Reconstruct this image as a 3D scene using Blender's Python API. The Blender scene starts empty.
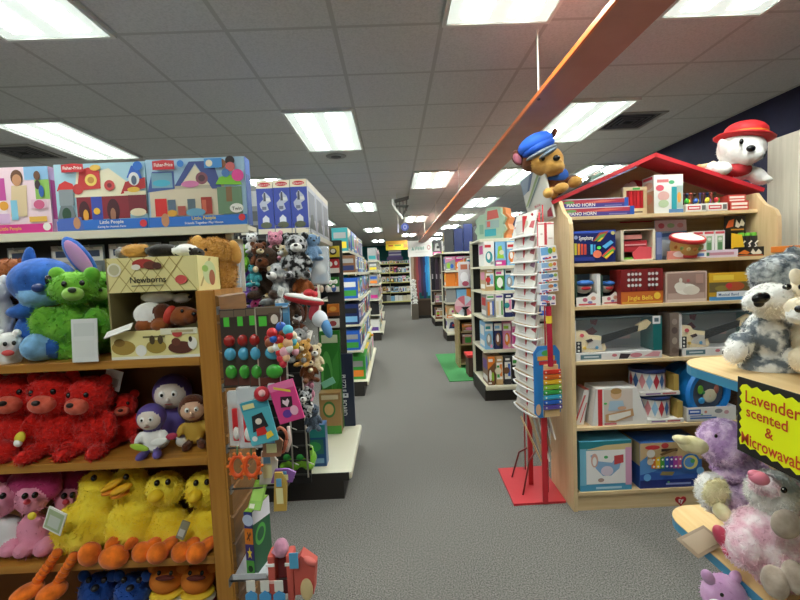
import bpy, bmesh, math, random
import numpy as np
from mathutils import Matrix, Vector, Euler
PI = math.pi
rnd = random.Random(7)
SC = bpy.context.scene
COL = SC.collection

# ------------------------------------------------------------------ camera
F_PX = 429.44
HC, HCEIL = 1.55, 2.95
PITCH, ROLL, YAW = [math.radians(a) for a in (-3.634, 2.4, -0.747)]
Rz = Matrix.Rotation(YAW, 3, 'Z'); Rx = Matrix.Rotation(PITCH, 3, 'X'); Ry = Matrix.Rotation(ROLL, 3, 'Y')
RC = Rz @ Rx @ Ry                       # columns: right, forward, up
cam = bpy.data.cameras.new('camera'); cam.sensor_width = 36.0; cam.lens = 36.0 * F_PX / 800
cam.clip_start = 0.05
co = bpy.data.objects.new('camera', cam); COL.objects.link(co)
r_, f_, u_ = RC.col[0], RC.col[1], RC.col[2]
co.matrix_world = Matrix(((r_.x, u_.x, -f_.x, 0), (r_.y, u_.y, -f_.y, 0), (r_.z, u_.z, -f_.z, HC), (0, 0, 0, 1)))
SC.camera = co
def P(u, v, x=None, y=None, z=None):
    """the place in the room seen at a point of the photograph, on a plane of known x, y or z"""
    d = RC @ Vector(((u - 400) / F_PX, 1, -(v - 300) / F_PX))
    t = y / d.y if y is not None else (x / d.x if x is not None else (z - HC) / d.z)
    return Vector((0, 0, HC)) + d * t
def slot(u0, v0, u1, v1, y):
    um, vm = (u0 + u1) / 2, (v0 + v1) / 2
    return P(u0, vm, y=y).x, P(u1, vm, y=y).x, P(um, v1, y=y).z, P(um, v0, y=y).z

# ------------------------------------------------------------------ materials
MATS = {}
def lin(h):
    h = h.lstrip('#'); c = [int(h[i:i + 2], 16) / 255 for i in (0, 2, 4)]
    return [x / 12.92 if x <= .04045 else ((x + .055) / 1.055) ** 2.4 for x in c] + [1]
def _new(name):
    m = bpy.data.materials.new(name); m.use_nodes = True
    return m, m.node_tree.nodes, m.node_tree.links, m.node_tree.nodes['Principled BSDF']
def M(h, rough=.5, metal=0, spec=.5, alpha=1, trans=0):
    k = (h, rough, metal, spec, alpha, trans)
    if k not in MATS:
        m, n, l, b = _new('paint_' + h.lstrip('#'))
        b.inputs['Base Color'].default_value = lin(h); b.inputs['Roughness'].default_value = rough
        b.inputs['Metallic'].default_value = metal; b.inputs['Specular IOR Level'].default_value = spec
        b.inputs['Alpha'].default_value = alpha; b.inputs['Transmission Weight'].default_value = trans
        MATS[k] = m
    return MATS[k]
def noisy(name, h1, h2, scale=30, rough=.8, bump=.2, stretch=(1, 1, 1), lo=.35, hi=.65, detail=4, spec=.3):
    if name in MATS: return MATS[name]
    m, n, l, b = _new(name)
    tc = n.new('ShaderNodeTexCoord'); mp = n.new('ShaderNodeMapping'); no = n.new('ShaderNodeTexNoise'); cr = n.new('ShaderNodeValToRGB')
    mp.inputs['Scale'].default_value = stretch; no.inputs['Scale'].default_value = scale; no.inputs['Detail'].default_value = detail
    cr.color_ramp.elements[0].position = lo; cr.color_ramp.elements[1].position = hi
    cr.color_ramp.elements[0].color = lin(h1); cr.color_ramp.elements[1].color = lin(h2)
    l.new(tc.outputs['Object'], mp.inputs[0]); l.new(mp.outputs[0], no.inputs['Vector']); l.new(no.outputs[0], cr.inputs[0]); l.new(cr.outputs[0], b.inputs['Base Color'])
    b.inputs['Roughness'].default_value = rough; b.inputs['Specular IOR Level'].default_value = spec
    if bump:
        bp = n.new('ShaderNodeBump'); bp.inputs['Strength'].default_value = bump; bp.inputs['Distance'].default_value = .01
        l.new(no.outputs[0], bp.inputs['Height']); l.new(bp.outputs[0], b.inputs['Normal'])
    MATS[name] = m; return m
def fur(h, h2=None, scale=26, lo=.3, hi=.7):
    k = 'fur' + h + (h2 or '') + str(scale)
    if k in MATS: return MATS[k]
    if h2 is None:
        c = [int(h.lstrip('#')[i:i + 2], 16) for i in (0, 2, 4)]
        h2 = ''.join('%02x' % int(min(255, x * 1.12 + 6)) for x in c); h = ''.join('%02x' % int(x * .82) for x in c)
    m = noisy(k, h, h2, scale, .95, .5, lo=lo, hi=hi, spec=.1)
    m.node_tree.nodes['Principled BSDF'].inputs['Sheen Weight'].default_value = .25
    return m
def emit(name, h, s):
    if name in MATS: return MATS[name]
    m, n, l, b = _new(name)
    b.inputs['Base Color'].default_value = lin(h); b.inputs['Emission Color'].default_value = lin(h); b.inputs['Emission Strength'].default_value = s
    MATS[name] = m; return m
WOOD = noisy('honey_wood', 'a06a26', 'bd8638', 3, .38, .03, (.8, 22, 14), .3, .7, spec=.45)
WOODV = noisy('honey_wood_upright', 'a06a26', 'bb8336', 3, .38, .03, (14, 14, .8), .3, .7, spec=.45)
SLAT = noisy('slatwall_wood', '6e4a22', '835a2b', 3, .45, .03, (14, 2, 22), .3, .7)
BIRCH = noisy('birch', 'cdb083', 'dcc297', 3, .4, .02, (1, 16, 16), .3, .7)
BIRCHV = noisy('birch_upright', 'cdb083', 'dac095', 3, .4, .02, (16, 16, 1), .3, .7)
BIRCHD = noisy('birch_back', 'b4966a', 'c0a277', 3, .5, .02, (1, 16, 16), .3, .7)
BLACK = M('#141414', .6); DARK = M('#2a2724', .6); WHITE = M('#f2f1ec', .5); CREAM = M('#d9d4bd', .45); STEEL = M('#b9b9b6', .3, 1)
GLOSSB = M('#0b0b0c', .15); RED = M('#c81e20', .45); WIRE = M('#d8d3c6', .4)
CLEAR = M('#e8eef2', .06, 0, .6, .16); CLEAR2 = M('#e8eef2', .1, 0, .6, .35)

# ------------------------------------------------------------------ mesh builder
_txt = {}
def textmesh(s):
    if s not in _txt:
        c = bpy.data.curves.new('lettering', 'FONT'); c.body = s; c.size = 1; c.offset = .012; c.resolution_u = 3
        o = bpy.data.objects.new('lettering', c); COL.objects.link(o)
        me = bpy.data.meshes.new_from_object(o.evaluated_get(bpy.context.evaluated_depsgraph_get()))
        _txt[s] = ([tuple(v.co[:2]) for v in me.vertices], [tuple(p.vertices) for p in me.polygons])
        bpy.data.objects.remove(o); bpy.data.curves.remove(c); bpy.data.meshes.remove(me)
    return _txt[s]
class MB:
    def __init__(s): s.bm = bmesh.new(); s.ms = []; s.M = Matrix()
    def mi(s, m):
        if m not in s.ms: s.ms.append(m)
        return s.ms.index(m)
    def add(s, vs, fs, m, smooth=False):
        k = s.mi(m); bv = [s.bm.verts.new(s.M @ Vector(v)) for v in vs]
        for f in fs:
            try:
                bf = s.bm.faces.new([bv[i] for i in f]); bf.material_index = k; bf.smooth = smooth
            except ValueError: pass
    def box(s, a, b, m, bev=0):
        t = bmesh.new(); x0, y0, z0 = [min(a[i], b[i]) for i in range(3)]; x1, y1, z1 = [max(a[i], b[i]) for i in range(3)]
        bmesh.ops.create_cube(t, size=1)
        for v in t.verts: v.co = Vector((x0 + (v.co.x + .5) * (x1 - x0), y0 + (v.co.y + .5) * (y1 - y0), z0 + (v.co.z + .5) * (z1 - z0)))
        if bev:
            bev = min(bev, .45 * min(x1 - x0, y1 - y0, z1 - z0))
            bmesh.ops.bevel(t, geom=list(t.edges), offset=bev, segments=2, affect='EDGES', profile=.6)
        t.verts.index_update(); s.add([v.co[:] for v in t.verts], [[v.index for v in f.verts] for f in t.faces], m); t.free()
    def cyl(s, p0, p1, r0, m, r1=None, seg=14, smooth=True):
        r1 = r0 if r1 is None else r1; p0, p1 = Vector(p0), Vector(p1); d = (p1 - p0).normalized()
        a = d.cross(Vector((0, 0, 1)) if abs(d.z) < .9 else Vector((1, 0, 0))).normalized(); b = d.cross(a)
        vs = []
        for p, r in ((p0, r0), (p1, r1)):
            vs += [p + (a * math.cos(2 * PI * i / seg) + b * math.sin(2 * PI * i / seg)) * r for i in range(seg)]
        s.add(vs, [[i, (i + 1) % seg, seg + (i + 1) % seg, seg + i] for i in range(seg)], m, smooth)
        s.add(vs[:seg], [list(range(seg))[::-1]], m); s.add(vs[seg:], [list(range(seg))], m)
    def tube(s, pts, r, m, seg=8):
        pts = [Vector(p) for p in pts]; vs = []; n = len(pts); a = None
        for i, p in enumerate(pts):
            d = (pts[min(i + 1, n - 1)] - pts[max(i - 1, 0)]).normalized()
            if a is None: a = d.cross(Vector((0, 0, 1)) if abs(d.z) < .9 else Vector((1, 0, 0))).normalized()
            else: a = (a - d * a.dot(d)).normalized()
            b = d.cross(a); vs += [p + (a * math.cos(2 * PI * k / seg) + b * math.sin(2 * PI * k / seg)) * r for k in range(seg)]
        fs = [[i * seg + k, i * seg + (k + 1) % seg, (i + 1) * seg + (k + 1) % seg, (i + 1) * seg + k] for i in range(n - 1) for k in range(seg)]
        fs += [list(range(seg))[::-1], [(n - 1) * seg + k for k in range(seg)]]
        s.add(vs, fs, m, True)
    def ell(s, c, r, m, rot=None, u=16, v=10):
        R = Euler([math.radians(a) for a in (rot or (0, 0, 0))]).to_matrix(); c = Vector(c); vs = [c + R @ Vector((0, 0, -r[2]))]
        for j in range(1, v):
            t = PI * j / v
            for i in range(u):
                p = 2 * PI * i / u; vs.append(c + R @ Vector((r[0] * math.sin(t) * math.cos(p), r[1] * math.sin(t) * math.sin(p), -r[2] * math.cos(t))))
        vs.append(c + R @ Vector((0, 0, r[2]))); L = len(vs) - 1; fs = []
        for i in range(u):
            fs.append([0, 1 + (i + 1) % u, 1 + i]); fs.append([L, L - u + i, L - u + (i + 1) % u])
            for j in range(v - 2): fs.append([1 + j * u + i, 1 + j * u + (i + 1) % u, 1 + (j + 1) * u + (i + 1) % u, 1 + (j + 1) * u + i])
        s.add(vs, fs, m, True)
    def prism(s, pts, ext, m, smooth=False):
        """closed polygon swept along a vector"""
        n = len(pts); e = Vector(ext); vs = [Vector(p) for p in pts] + [Vector(p) + e for p in pts]
        s.add(vs, [list(range(n))[::-1], [n + i for i in range(n)]], m)
        s.add(vs, [[i, (i + 1) % n, n + (i + 1) % n, n + i] for i in range(n)], m, smooth)
    def lathe(s, prof, m, c=(0, 0, 0), seg=24):
        c = Vector(c); vs = []; n = len(prof)
        for r, z in prof: vs += [c + Vector((r * math.cos(2 * PI * i / seg), r * math.sin(2 * PI * i / seg), z)) for i in range(seg)]
        fs = [[j * seg + i, j * seg + (i + 1) % seg, (j + 1) * seg + (i + 1) % seg, (j + 1) * seg + i] for j in range(n - 1) for i in range(seg)]
        s.add(vs, fs, m, True)
    def art(s, o, ux, uy, items, lift=.0006):
        o, ux, uy = Vector(o), Vector(ux), Vector(uy); n = ux.cross(uy).normalized(); W, H = ux.length, uy.length; k = 0
        def at(x, y, d): return o + ux * x + uy * y + n * d
        for it in items:
            k += 1; d = lift * (1 + .5 * k); t = it[0]
            if t == 'r': pts = [(it[1], it[2]), (it[3], it[2]), (it[3], it[4]), (it[1], it[4])]; c = it[5]
            elif t == 'c': pts = [(it[1] + it[3] * H / W * math.cos(2 * PI * i / 20), it[2] + it[3] * math.sin(2 * PI * i / 20)) for i in range(20)]; c = it[4]
            elif t == 'e': pts = [(it[1] + it[3] * math.cos(2 * PI * i / 20), it[2] + it[4] * math.sin(2 * PI * i / 20)) for i in range(20)]; c = it[5]
            elif t == 'p': pts = it[1]; c = it[2]
            elif t in ('t', 'tc'):
                vs, fs = textmesh(it[1]); h = it[4] * H / .7; w = max(v[0] for v in vs) * h
                sx = h if len(it) < 7 or w <= it[6] * W else h * it[6] * W / w
                w = max(v[0] for v in vs) * sx; x0 = it[2] * W - (w / 2 if t == 'tc' else 0)
                mm = M(it[5]) if isinstance(it[5], str) else it[5]
                s.add([at((x0 + v[0] * sx) / W, it[3] + v[1] * h / H, d) for v in vs], fs, mm); continue
            mm = M(c) if isinstance(c, str) else c
            s.add([at(x, y, d) for x, y in pts], [list(range(len(pts)))], mm)
    def obj(s, name, parent=None):
        me = bpy.data.meshes.new(name); s.bm.normal_update(); s.bm.to_mesh(me); s.bm.free()
        for m in s.ms: me.materials.append(m)
        o = bpy.data.objects.new(name, me); COL.objects.link(o)
        if parent is not None: o.parent = parent
        return o
def tag(o, label, cat, group=None, kind=None):
    if label: o['label'] = label
    if cat: o['category'] = cat
    if group: o['group'] = group
    if kind: o['kind'] = kind
    return o
def thing(name, label, cat, loc=(0, 0, 0), rz=0, group=None):
    o = bpy.data.objects.new(name, None); COL.objects.link(o); o.empty_display_size = .05
    o.location = loc; o.rotation_euler = (0, 0, math.radians(rz)); return tag(o, label, cat, group)
def struct(name, mb, label=None):
    o = mb.obj(name); o['kind'] = 'structure'
    if label: o['label'] = label
    return o
def dup(root, loc, rz=None, label=None, group=None):
    r = root.copy(); COL.objects.link(r); r.location = loc
    if rz is not None: r.rotation_euler = (0, 0, math.radians(rz))
    if label: r['label'] = label
    if group: r['group'] = group
    for ch in list(root.children):
        c = ch.copy(); COL.objects.link(c); c.parent = r
        for g in list(ch.children):
            d = g.copy(); COL.objects.link(d); d.parent = c
    return r
ORD = 'first second third fourth fifth sixth seventh eighth ninth tenth eleventh twelfth thirteenth fourteenth fifteenth'.split()

# ------------------------------------------------------------------ cartons
def carton(name, label, x0, x1, y0, d, z0, z1, base, front=(), group=None, cat='box', rz=0, left=(), right=(), top=(), bev=.002, sides=None, tilt=0):
    """printed carton; front face looks along -y before turning by rz about its front-left-bottom corner"""
    w, h = x1 - x0, z1 - z0; mb = MB(); bm_ = M(base, .35) if isinstance(base, str) else base
    mb.box((0, 0, 0), (w, d, h), bm_, bev)
    if front: mb.art((0, 0, 0), (w, 0, 0), (0, 0, h), front)
    if left: mb.art((0, d, 0), (0, -d, 0), (0, 0, h), left)
    if right: mb.art((w, 0, 0), (0, d, 0), (0, 0, h), right)
    if top: mb.art((0, 0, h), (w, 0, 0), (0, d, 0), top)
    o = mb.obj(name); o.location = (x0, y0, z0); o.rotation_euler = (math.radians(tilt), 0, math.radians(rz))
    return tag(o, label, cat, group)
PAL = dict(navy='1d2b5e', blue='2a5fc0', sky='7fb9e0', teal='2c8f94', green='3f9d3f', lime='9acb3a', yellow='f0cf2e', orange='e8822a', red='c8262a',
           pink='e78fb8', magenta='c9328a', purple='6b489c', white='eceae4', cream='e2d9bd', grey='9a9a98', charcoal='3b3b3d', black='1b1b1d', brown='7a5233', tan='c2a070')
def genart(c, seed):
    r = random.Random(seed); q = [k for k in PAL if k != c]; a, b, e = r.sample(q, 3); A, Bc, E_ = PAL[a], PAL[b], PAL[e]; w = PAL['white']
    k = r.randrange(5); it = []
    if k == 0: it = [('r', .04, .68, .96, .95, w), ('r', .1, .75, .7, .86, A), ('e', .5, .36, .34, .24, Bc), ('e', .45, .4, .16, .14, w), ('r', .62, .06, .92, .18, E_)]
    elif k == 1: it = [('r', 0, 0, 1, .22, A), ('r', .08, .06, .6, .16, w), ('p', [(.15, .3), (.85, .3), (.6, .85), (.3, .8)], Bc), ('c', .6, .55, .1, E_)]
    elif k == 2: it = [('r', .08, .2, .92, .8, w), ('r', .14, .26, .5, .7, A), ('r', .54, .3, .86, .74, Bc), ('r', .2, .86, .8, .93, w), ('c', .3, .5, .12, E_)]
    elif k == 3: it = [('p', [(0, .55), (1, .8), (1, 1), (0, 1)], A), ('r', .1, .82, .7, .92, w), ('e', .35, .34, .2, .2, Bc), ('e', .68, .3, .18, .16, E_), ('r', .06, .04, .5, .1, w)]
    else: it = [('r', 0, .8, 1, 1, w), ('r', .1, .86, .9, .94, A), ('r', .12, .1, .4, .7, Bc), ('r', .44, .14, .68, .66, w), ('r', .72, .1, .9, .72, E_)]
    return it
def row_x(cols, x0, x1, y, z, h, d, place, group, hv=.05, kind='toy carton', seed=1, from_='the aisle', gap=.006, arts=True):
    n = len(cols); r = random.Random(seed * 31 + 5); w = (x1 - x0) / n
    for i, c in enumerate(cols):
        hh = h * (1 - hv * r.random())
        carton('toy_box', f'{c} {kind}, {ORD[i]} from {from_}, {place}', x0 + i * w + gap, x0 + (i + 1) * w - gap, y + .01 * r.random(), d, z, z + hh,
               PAL[c], genart(c, seed * 97 + i) if arts else (), group, left=[('r', .1, .1, .9, .3, PAL['white']), ('r', .15, .5, .85, .85, PAL[r.choice(list(PAL))])])
def row_y(cols, x, y0, y1, z, h, d, place, group, sgn=1, hv=.08, kind='toy carton', seed=1, gap=.01):
    """cartons along an aisle shelf, faces turned to +x (sgn 1) or -x (sgn -1)"""
    n = len(cols); r = random.Random(seed * 17 + 3); w = (y1 - y0) / n
    for i, c in enumerate(cols):
        hh = h * (1 - hv * r.random()); a = y0 + i * w + gap; b = y0 + (i + 1) * w - gap; lab = f'{c} {kind}, {ORD[i]} from near end, {place}'
        sd = [('r', .1, .12, .9, .4, PAL[r.choice(list(PAL))]), ('r', .12, .55, .88, .8, PAL[r.choice(['navy', 'charcoal', 'grey', 'white', 'black', 'blue'])])]
        if sgn > 0: carton('toy_box', lab, x - .012 - .01 * r.random(), x - .012 + (b - a), a, d, z, z + hh, PAL[c], genart(c, seed * 53 + i), group, rz=90, left=sd)
        else: carton('toy_box', lab, x + .012, x + .012 + (b - a), b, d, z, z + hh, PAL[c], genart(c, seed * 53 + i), group, rz=-90, right=sd)

# ------------------------------------------------------------------ soft toys
def blobmesh(blobs, vox, smooth, nfur, flen, seed=1, droop=.35):
    """one continuous skin around overlapping ellipsoids, each face keeping its own blob's cloth, with pile"""
    bm = bmesh.new(); info = []
    for b in blobs:
        m, c, r = b[0], Vector(b[1]), b[2]; R = Euler([math.radians(a) for a in (b[3] if len(b) > 3 else (0, 0, 0))]).to_matrix()
        g = bmesh.ops.create_icosphere(bm, subdivisions=3, radius=1)
        for v in g['verts']: v.co = c + R @ Vector((v.co.x * r[0], v.co.y * r[1], v.co.z * r[2]))
        info.append((m, np.array(c), np.array(r), np.array(R)))
    me = bpy.data.meshes.new('t'); bm.to_mesh(me); bm.free(); o = bpy.data.objects.new('t', me); COL.objects.link(o)
    md = o.modifiers.new('r', 'REMESH'); md.mode = 'VOXEL'; md.voxel_size = vox
    ms = o.modifiers.new('s', 'SMOOTH'); ms.iterations = smooth; ms.factor = .5
    out = bpy.data.meshes.new_from_object(o.evaluated_get(bpy.context.evaluated_depsgraph_get()))
    bpy.data.objects.remove(o); bpy.data.meshes.remove(me)
    mats = []
    for m, *_ in info:
        if m not in mats: mats.append(m)
    nv = len(out.vertices); V = np.empty(nv * 3); out.vertices.foreach_get('co', V); V = V.reshape(-1, 3)
    N = np.empty(nv * 3); out.vertices.foreach_get('normal', N); N = N.reshape(-1, 3)
    faces = [tuple(p.vertices) for p in out.polygons]
    C = np.array([V[list(f)].mean(0) for f in faces]); D = []
    for m, c, r, R in info:
        q = (C - c) @ R; k = np.linalg.norm(q / r, axis=1); D.append((k - 1) * np.linalg.norm(q, axis=1) / np.maximum(k, 1e-6))
    own = np.argmin(np.array(D), axis=0); fi = [mats.index(info[k][0]) for k in own]
    vs = [tuple(v) for v in V]; fs = list(faces); mi = list(fi); sm = [True] * len(fs)
    if nfur:
        rg = np.random.default_rng(seed); pick = rg.integers(0, len(faces), nfur)
        for p in pick:
            f = faces[p]; w = rg.random(len(f)); w /= w.sum(); a = (V[list(f)] * w[:, None]).sum(0); n = N[list(f)].mean(0)
            q = rg.normal(0, 1, 3); q -= n * q.dot(n); q /= np.linalg.norm(q) + 1e-9; n = n * .5 + q * .62 + np.array([0, 0, -droop]); n /= np.linalg.norm(n) + 1e-9
            t = np.cross(n, rg.normal(0, 1, 3)); t /= np.linalg.norm(t) + 1e-9; L = flen * (.6 + .8 * rg.random()); b = len(vs)
            vs += [tuple(a - t * L * .16 - n * L * .15), tuple(a + t * L * .16 - n * L * .15), tuple(a + n * L)]; fs.append((b, b + 1, b + 2)); mi.append(fi[p]); sm.append(False)
    bpy.data.meshes.remove(out); me = bpy.data.meshes.new('body'); me.from_pydata(vs, [], fs)
    for m in mats: me.materials.append(m)
    me.polygons.foreach_set('material_index', mi); me.polygons.foreach_set('use_smooth', sm); me.update(); return me
def soft(name, label, cat, loc, rz, s, blobs, parts=(), vox=.028, smooth=3, nfur=1500, flen=.03, group=None, seed=1, tilt=(0, 0)):
    """soft toy: body plus parts; parts are (name, label, [(mat, centre, radii, rot)...], children)"""
    root = thing(name, label, cat, loc, rz, group); root.rotation_euler = (math.radians(tilt[0]), math.radians(tilt[1]), math.radians(rz)); root.scale = (s, s, s)
    me = blobmesh(blobs, vox, smooth, nfur, flen, seed); o = bpy.data.objects.new('body', me); COL.objects.link(o); o.parent = root
    def put(pt, par):
        mb = MB()
        for b in pt[2]:
            if callable(b): b(mb)
            else: mb.ell(b[1], b[2], b[0], b[3] if len(b) > 3 else None)
        q = mb.obj(pt[0], par)
        if pt[1]: q['label'] = pt[1]
        for ch in (pt[3] if len(pt) > 3 else ()): put(ch, q)
    for pt in parts: put(pt, root)
    return root
def pair(name, label, m, c, r, rot=None, kids=None):
    out = []
    for sx in (-1, 1):
        rr = (rot[0], sx * rot[1], sx * rot[2]) if rot else (0, 0, 0)
        out.append((name, label, [(m, (sx * c[0], c[1], c[2]), r, rr)], [(k[0], k[1], [(k[2], (sx * k[3][0], k[3][1], k[3][2]), k[4])]) for k in (kids or [])]))
    return out
def tagcard(c, w, h, rot=(0, 0, 0), m=None):
    def f(mb):
        old = mb.M; mb.M = mb.M @ Matrix.Translation(Vector(c)) @ Euler([math.radians(a) for a in rot]).to_matrix().to_4x4()
        mb.box((-w / 2, -.004, -h / 2), (w / 2, .004, h / 2), m or WHITE, .003); mb.art((-w / 2, -.004, -h / 2), (w, 0, 0), (0, 0, h), [('r', .15, .2, .85, .6, 'c9c6be')], .002)
        mb.M = old
    return f
def critter(name, label, u, v, y, hpx, main, muz=None, ear=None, belly=None, feet=None, rz=0, z=None, ears='round', eyes='bead', nose='1a1513', fur_n=1200, flen=.03, group=None, wide=1.0,
            cat='plush toy', extra=(), xblobs=(), head=1.0, arms=True, seed=1, tilt=(0, 0), hat=None, loc=None, H=None, tagc=None):
    if loc is None:
        loc = P(u, v, y=y)
        if z is not None: loc.z = z
    H = H or hpx * y / F_PX; mn = main; h = head; mz = muz or mn; ea = ear or mn
    bl = [(mn, (0, 0, .27), (.21 * wide, .17, .27)), (mn, (0, -.03, .70), (.23 * h, .2 * h, .22 * h)), (mn, (-.17, -.2, .085), (.09, .2, .085), (0, 0, -14)), (mn, (.17, -.2, .085), (.09, .2, .085), (0, 0, 14))]
    if arms: bl += [(mn, (-.23 * wide, -.07, .36), (.065, .08, .17), (-20, 22, 0)), (mn, (.23 * wide, -.07, .36), (.065, .08, .17), (-20, -22, 0))]
    if belly: bl.append((belly, (0, -.05, .27), (.15 * wide, .145, .21)))
    bl += list(xblobs); ps = []
    if muz: ps.append(('muzzle', None, [(mz, (0, -.2 * h - .01, .64), (.12 * h, .1 * h, .09 * h))], [('nose', None, [(M(nose, .3), (0, -.3 * h, .68), (.042, .03, .03))])] if nose else []))
    elif nose: ps.append(('nose', None, [(M(nose, .3), (0, -.235 * h, .68), (.045, .035, .035))]))
    if eyes == 'bead': ps += pair('eye', None, M('#0c0b0b', .08), (.095 * h, -.195 * h, .765), (.03, .024, .034))
    elif eyes == 'white': ps += pair('eye', None, M('#f4f3ee', .25), (.085 * h, -.175 * h, .80), (.065, .05, .068), None, [('pupil', None, M('#0c0b0b', .1), (.075 * h, -.222 * h, .79), (.024, .012, .026))])
    if ears == 'round': ps += pair('ear', None, ea, (.17 * h, 0, .88), (.08, .045, .08))
    elif ears == 'long': ps += pair('ear', None, ea, (.13, 0, 1.05), (.065, .035, .22), (0, 14, 0))
    elif ears == 'floppy': ps += pair('ear', None, ea, (.235 * h, -.03, .69), (.05, .08, .16), (0, 12, 0))
    elif ears == 'pointy': ps += pair('ear', None, ea, (.15, 0, .92), (.07, .04, .12), (0, 18, 0))
    if feet: ps += pair('foot', None, feet, (.21, -.37, .09), (.085, .05, .095))
    if tagc: ps.append(('hang_tag', None, [tagcard(tagc[0], .16, .22, tagc[1])]))
    ps += list(extra)
    return soft(name, label, cat, loc, rz, H, bl, ps, .03, 3, fur_n, flen, group, seed, tilt)
# ------------------------------------------------------------------ painted by picture: blobs given at photo points with a depth
def pblobs(o, lst):
    out = []
    for b in lst:
        m, u, v, y, ru, rd, rv = b[:7]; a = b[7] if len(b) > 7 else 0; c = P(u, v, y=y) - o; k = y / F_PX
        out.append((m, tuple(c), (ru * k, rd * k, rv * k), (0, -a, 0)))
    return out
def pparts(o, lst): return [(p[0], p[1], [b if callable(b) else pblobs(o, [b])[0] for b in p[2]], pparts(o, p[3]) if len(p) > 3 else []) for p in lst]
def psoft(name, label, base, blobs, parts=(), vox=.008, nfur=2500, flen=.012, cat='plush toy', group=None, seed=1, smooth=3):
    o = P(base[0], base[1], y=base[2])
    if len(base) > 3: o.z = base[3]
    return soft(name, label, cat, o, 0, 1, pblobs(o, blobs), pparts(o, parts), vox, smooth, nfur, flen, group, seed)

# ================================================================== the setting
XL, XR, YF, YB = -7.0, 3.41, -3.2, 22.0
mb = MB(); mb.box((XL - .1, YF - .1, -.1), (XR + .1, YB + .1, 0), noisy('grey_carpet', '4f4d49', '8f8c86', 150, .95, .4, detail=5, lo=.36, hi=.64, spec=.1)); struct('floor', mb, 'grey speckled commercial carpet')
# ceiling: lay-in tiles in a T-bar grid
GX, GY, G0X, G0Y = .61, .59, .336, 1.345
cm, n, l, b = _new('ceiling_tile')
tc = n.new('ShaderNodeTexCoord'); sp = n.new('ShaderNodeSeparateXYZ'); l.new(tc.outputs['Object'], sp.inputs[0])
def mth(op, a, bb=None):
    q = n.new('ShaderNodeMath'); q.operation = op
    for i, s in enumerate((a, bb)):
        if s is None: continue
        if isinstance(s, (int, float)): q.inputs[i].default_value = s
        else: l.new(s, q.inputs[i])
    return q.outputs[0]
def seam(out, g, o0):
    fr = mth('FRACT', mth('DIVIDE', mth('SUBTRACT', out, o0 - 61 * g), g)); return mth('LESS_THAN', mth('MINIMUM', fr, mth('SUBTRACT', 1.0, fr)), .013 / .6)
ln = mth('MAXIMUM', seam(sp.outputs[0], GX, G0X), seam(sp.outputs[1], GY, G0Y))
no = n.new('ShaderNodeTexNoise'); no.inputs['Scale'].default_value = 90; l.new(tc.outputs['Object'], no.inputs['Vector'])
cr = n.new('ShaderNodeValToRGB'); cr.color_ramp.elements[0].color = lin('bcbebe'); cr.color_ramp.elements[1].color = lin('cccdcd'); cr.color_ramp.elements[0].position = .3; cr.color_ramp.elements[1].position = .6
l.new(no.outputs[0], cr.inputs[0]); mx = n.new('ShaderNodeMix'); mx.data_type = 'RGBA'; l.new(ln, mx.inputs[0]); l.new(cr.outputs[0], mx.inputs[6]); mx.inputs[7].default_value = lin('b0b1b0'); l.new(mx.outputs[2], b.inputs['Base Color'])
b.inputs['Roughness'].default_value = .9; bp = n.new('ShaderNodeBump'); bp.inputs['Strength'].default_value = .15; l.new(no.outputs[0], bp.inputs['Height']); l.new(bp.outputs[0], b.inputs['Normal'])
mb = MB(); mb.box((XL - .1, YF - .1, HCEIL), (XR + .1, YB + .1, HCEIL + .1), cm); struct('ceiling', mb, 'suspended ceiling of grey lay-in tiles')
NAVYW = noisy('navy_wall_paint', '1d1d38', '232340', 6, .7, .02); TEALW = M('#14706e', .7); OFFW = M('#b9b5aa', .8)
mb = MB(); mb.box((XR, YF, 0), (XR + .1, YB, HCEIL), NAVYW); struct('wall_right', mb, 'dark navy painted wall')
mb = MB(); mb.box((XL - .1, YF, 0), (XL, YB, HCEIL), OFFW); struct('wall_left', mb)
mb = MB(); mb.box((XL, YB, 0), (XR, YB + .1, HCEIL), TEALW); struct('wall_back', mb, 'teal painted back wall')
mb = MB(); mb.box((XL, YF - .1, 0), (XR, YF, HCEIL), OFFW); struct('wall_front', mb)

# ceiling lights
TUBE = emit('lamp_tube', 'f4fbf6', 13.5); DIFF = emit('lamp_diffuser', 'e6f2ea', .3); FR = M('#d5d8d4', .4)
mb = MB(); w, d = GX, 2 * GY
for a, bb in (((0, 0, -.012), (w, .022, .012)), ((0, d - .022, -.012), (w, d, .012)), ((0, .022, -.012), (.022, d - .022, .012)), ((w - .022, .022, -.012), (w, d - .022, .012))): mb.box(a, bb, FR)
lt = thing('ceiling_light', 'x', 'ceiling light'); mb.obj('frame', lt)
mb = MB(); mb.box((.022, .022, -.004), (w - .022, d - .022, .004), DIFF); dfo = mb.obj('diffuser', lt)
for cx in (.175, .435):
    mb = MB(); mb.box((cx - .075, .07, -.0065), (cx + .075, d - .07, -.0035), TUBE, .001); mb.obj('glowing_strip', dfo)
colx = dict(Z=-3.324, Y=-2.104, A=-.884, B=.336, C=1.556, D=2.776, W=-4.54, V=-5.76)
where = {('A', 1): 'bright ceiling light panel with the small round ceiling speaker just beyond it', ('B', 0): 'ceiling light panel cut by top picture edge, straight over the aisle, before the beam',
         ('B', 2): 'ceiling light panel over the aisle, nearest beyond the round speaker', ('C', 1): 'ceiling light panel crossed by the orange beam, beside the air vent', ('C', 0): 'ceiling light panel cut off at the top edge beyond the orange beam',
         ('Z', 1): 'long ceiling light panel above the toy playset boxes', ('Y', 0): 'ceiling light panel in the top corner above the boxed playsets', ('A', 3): 'small far ceiling light panel second in line beyond the round speaker'}
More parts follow.
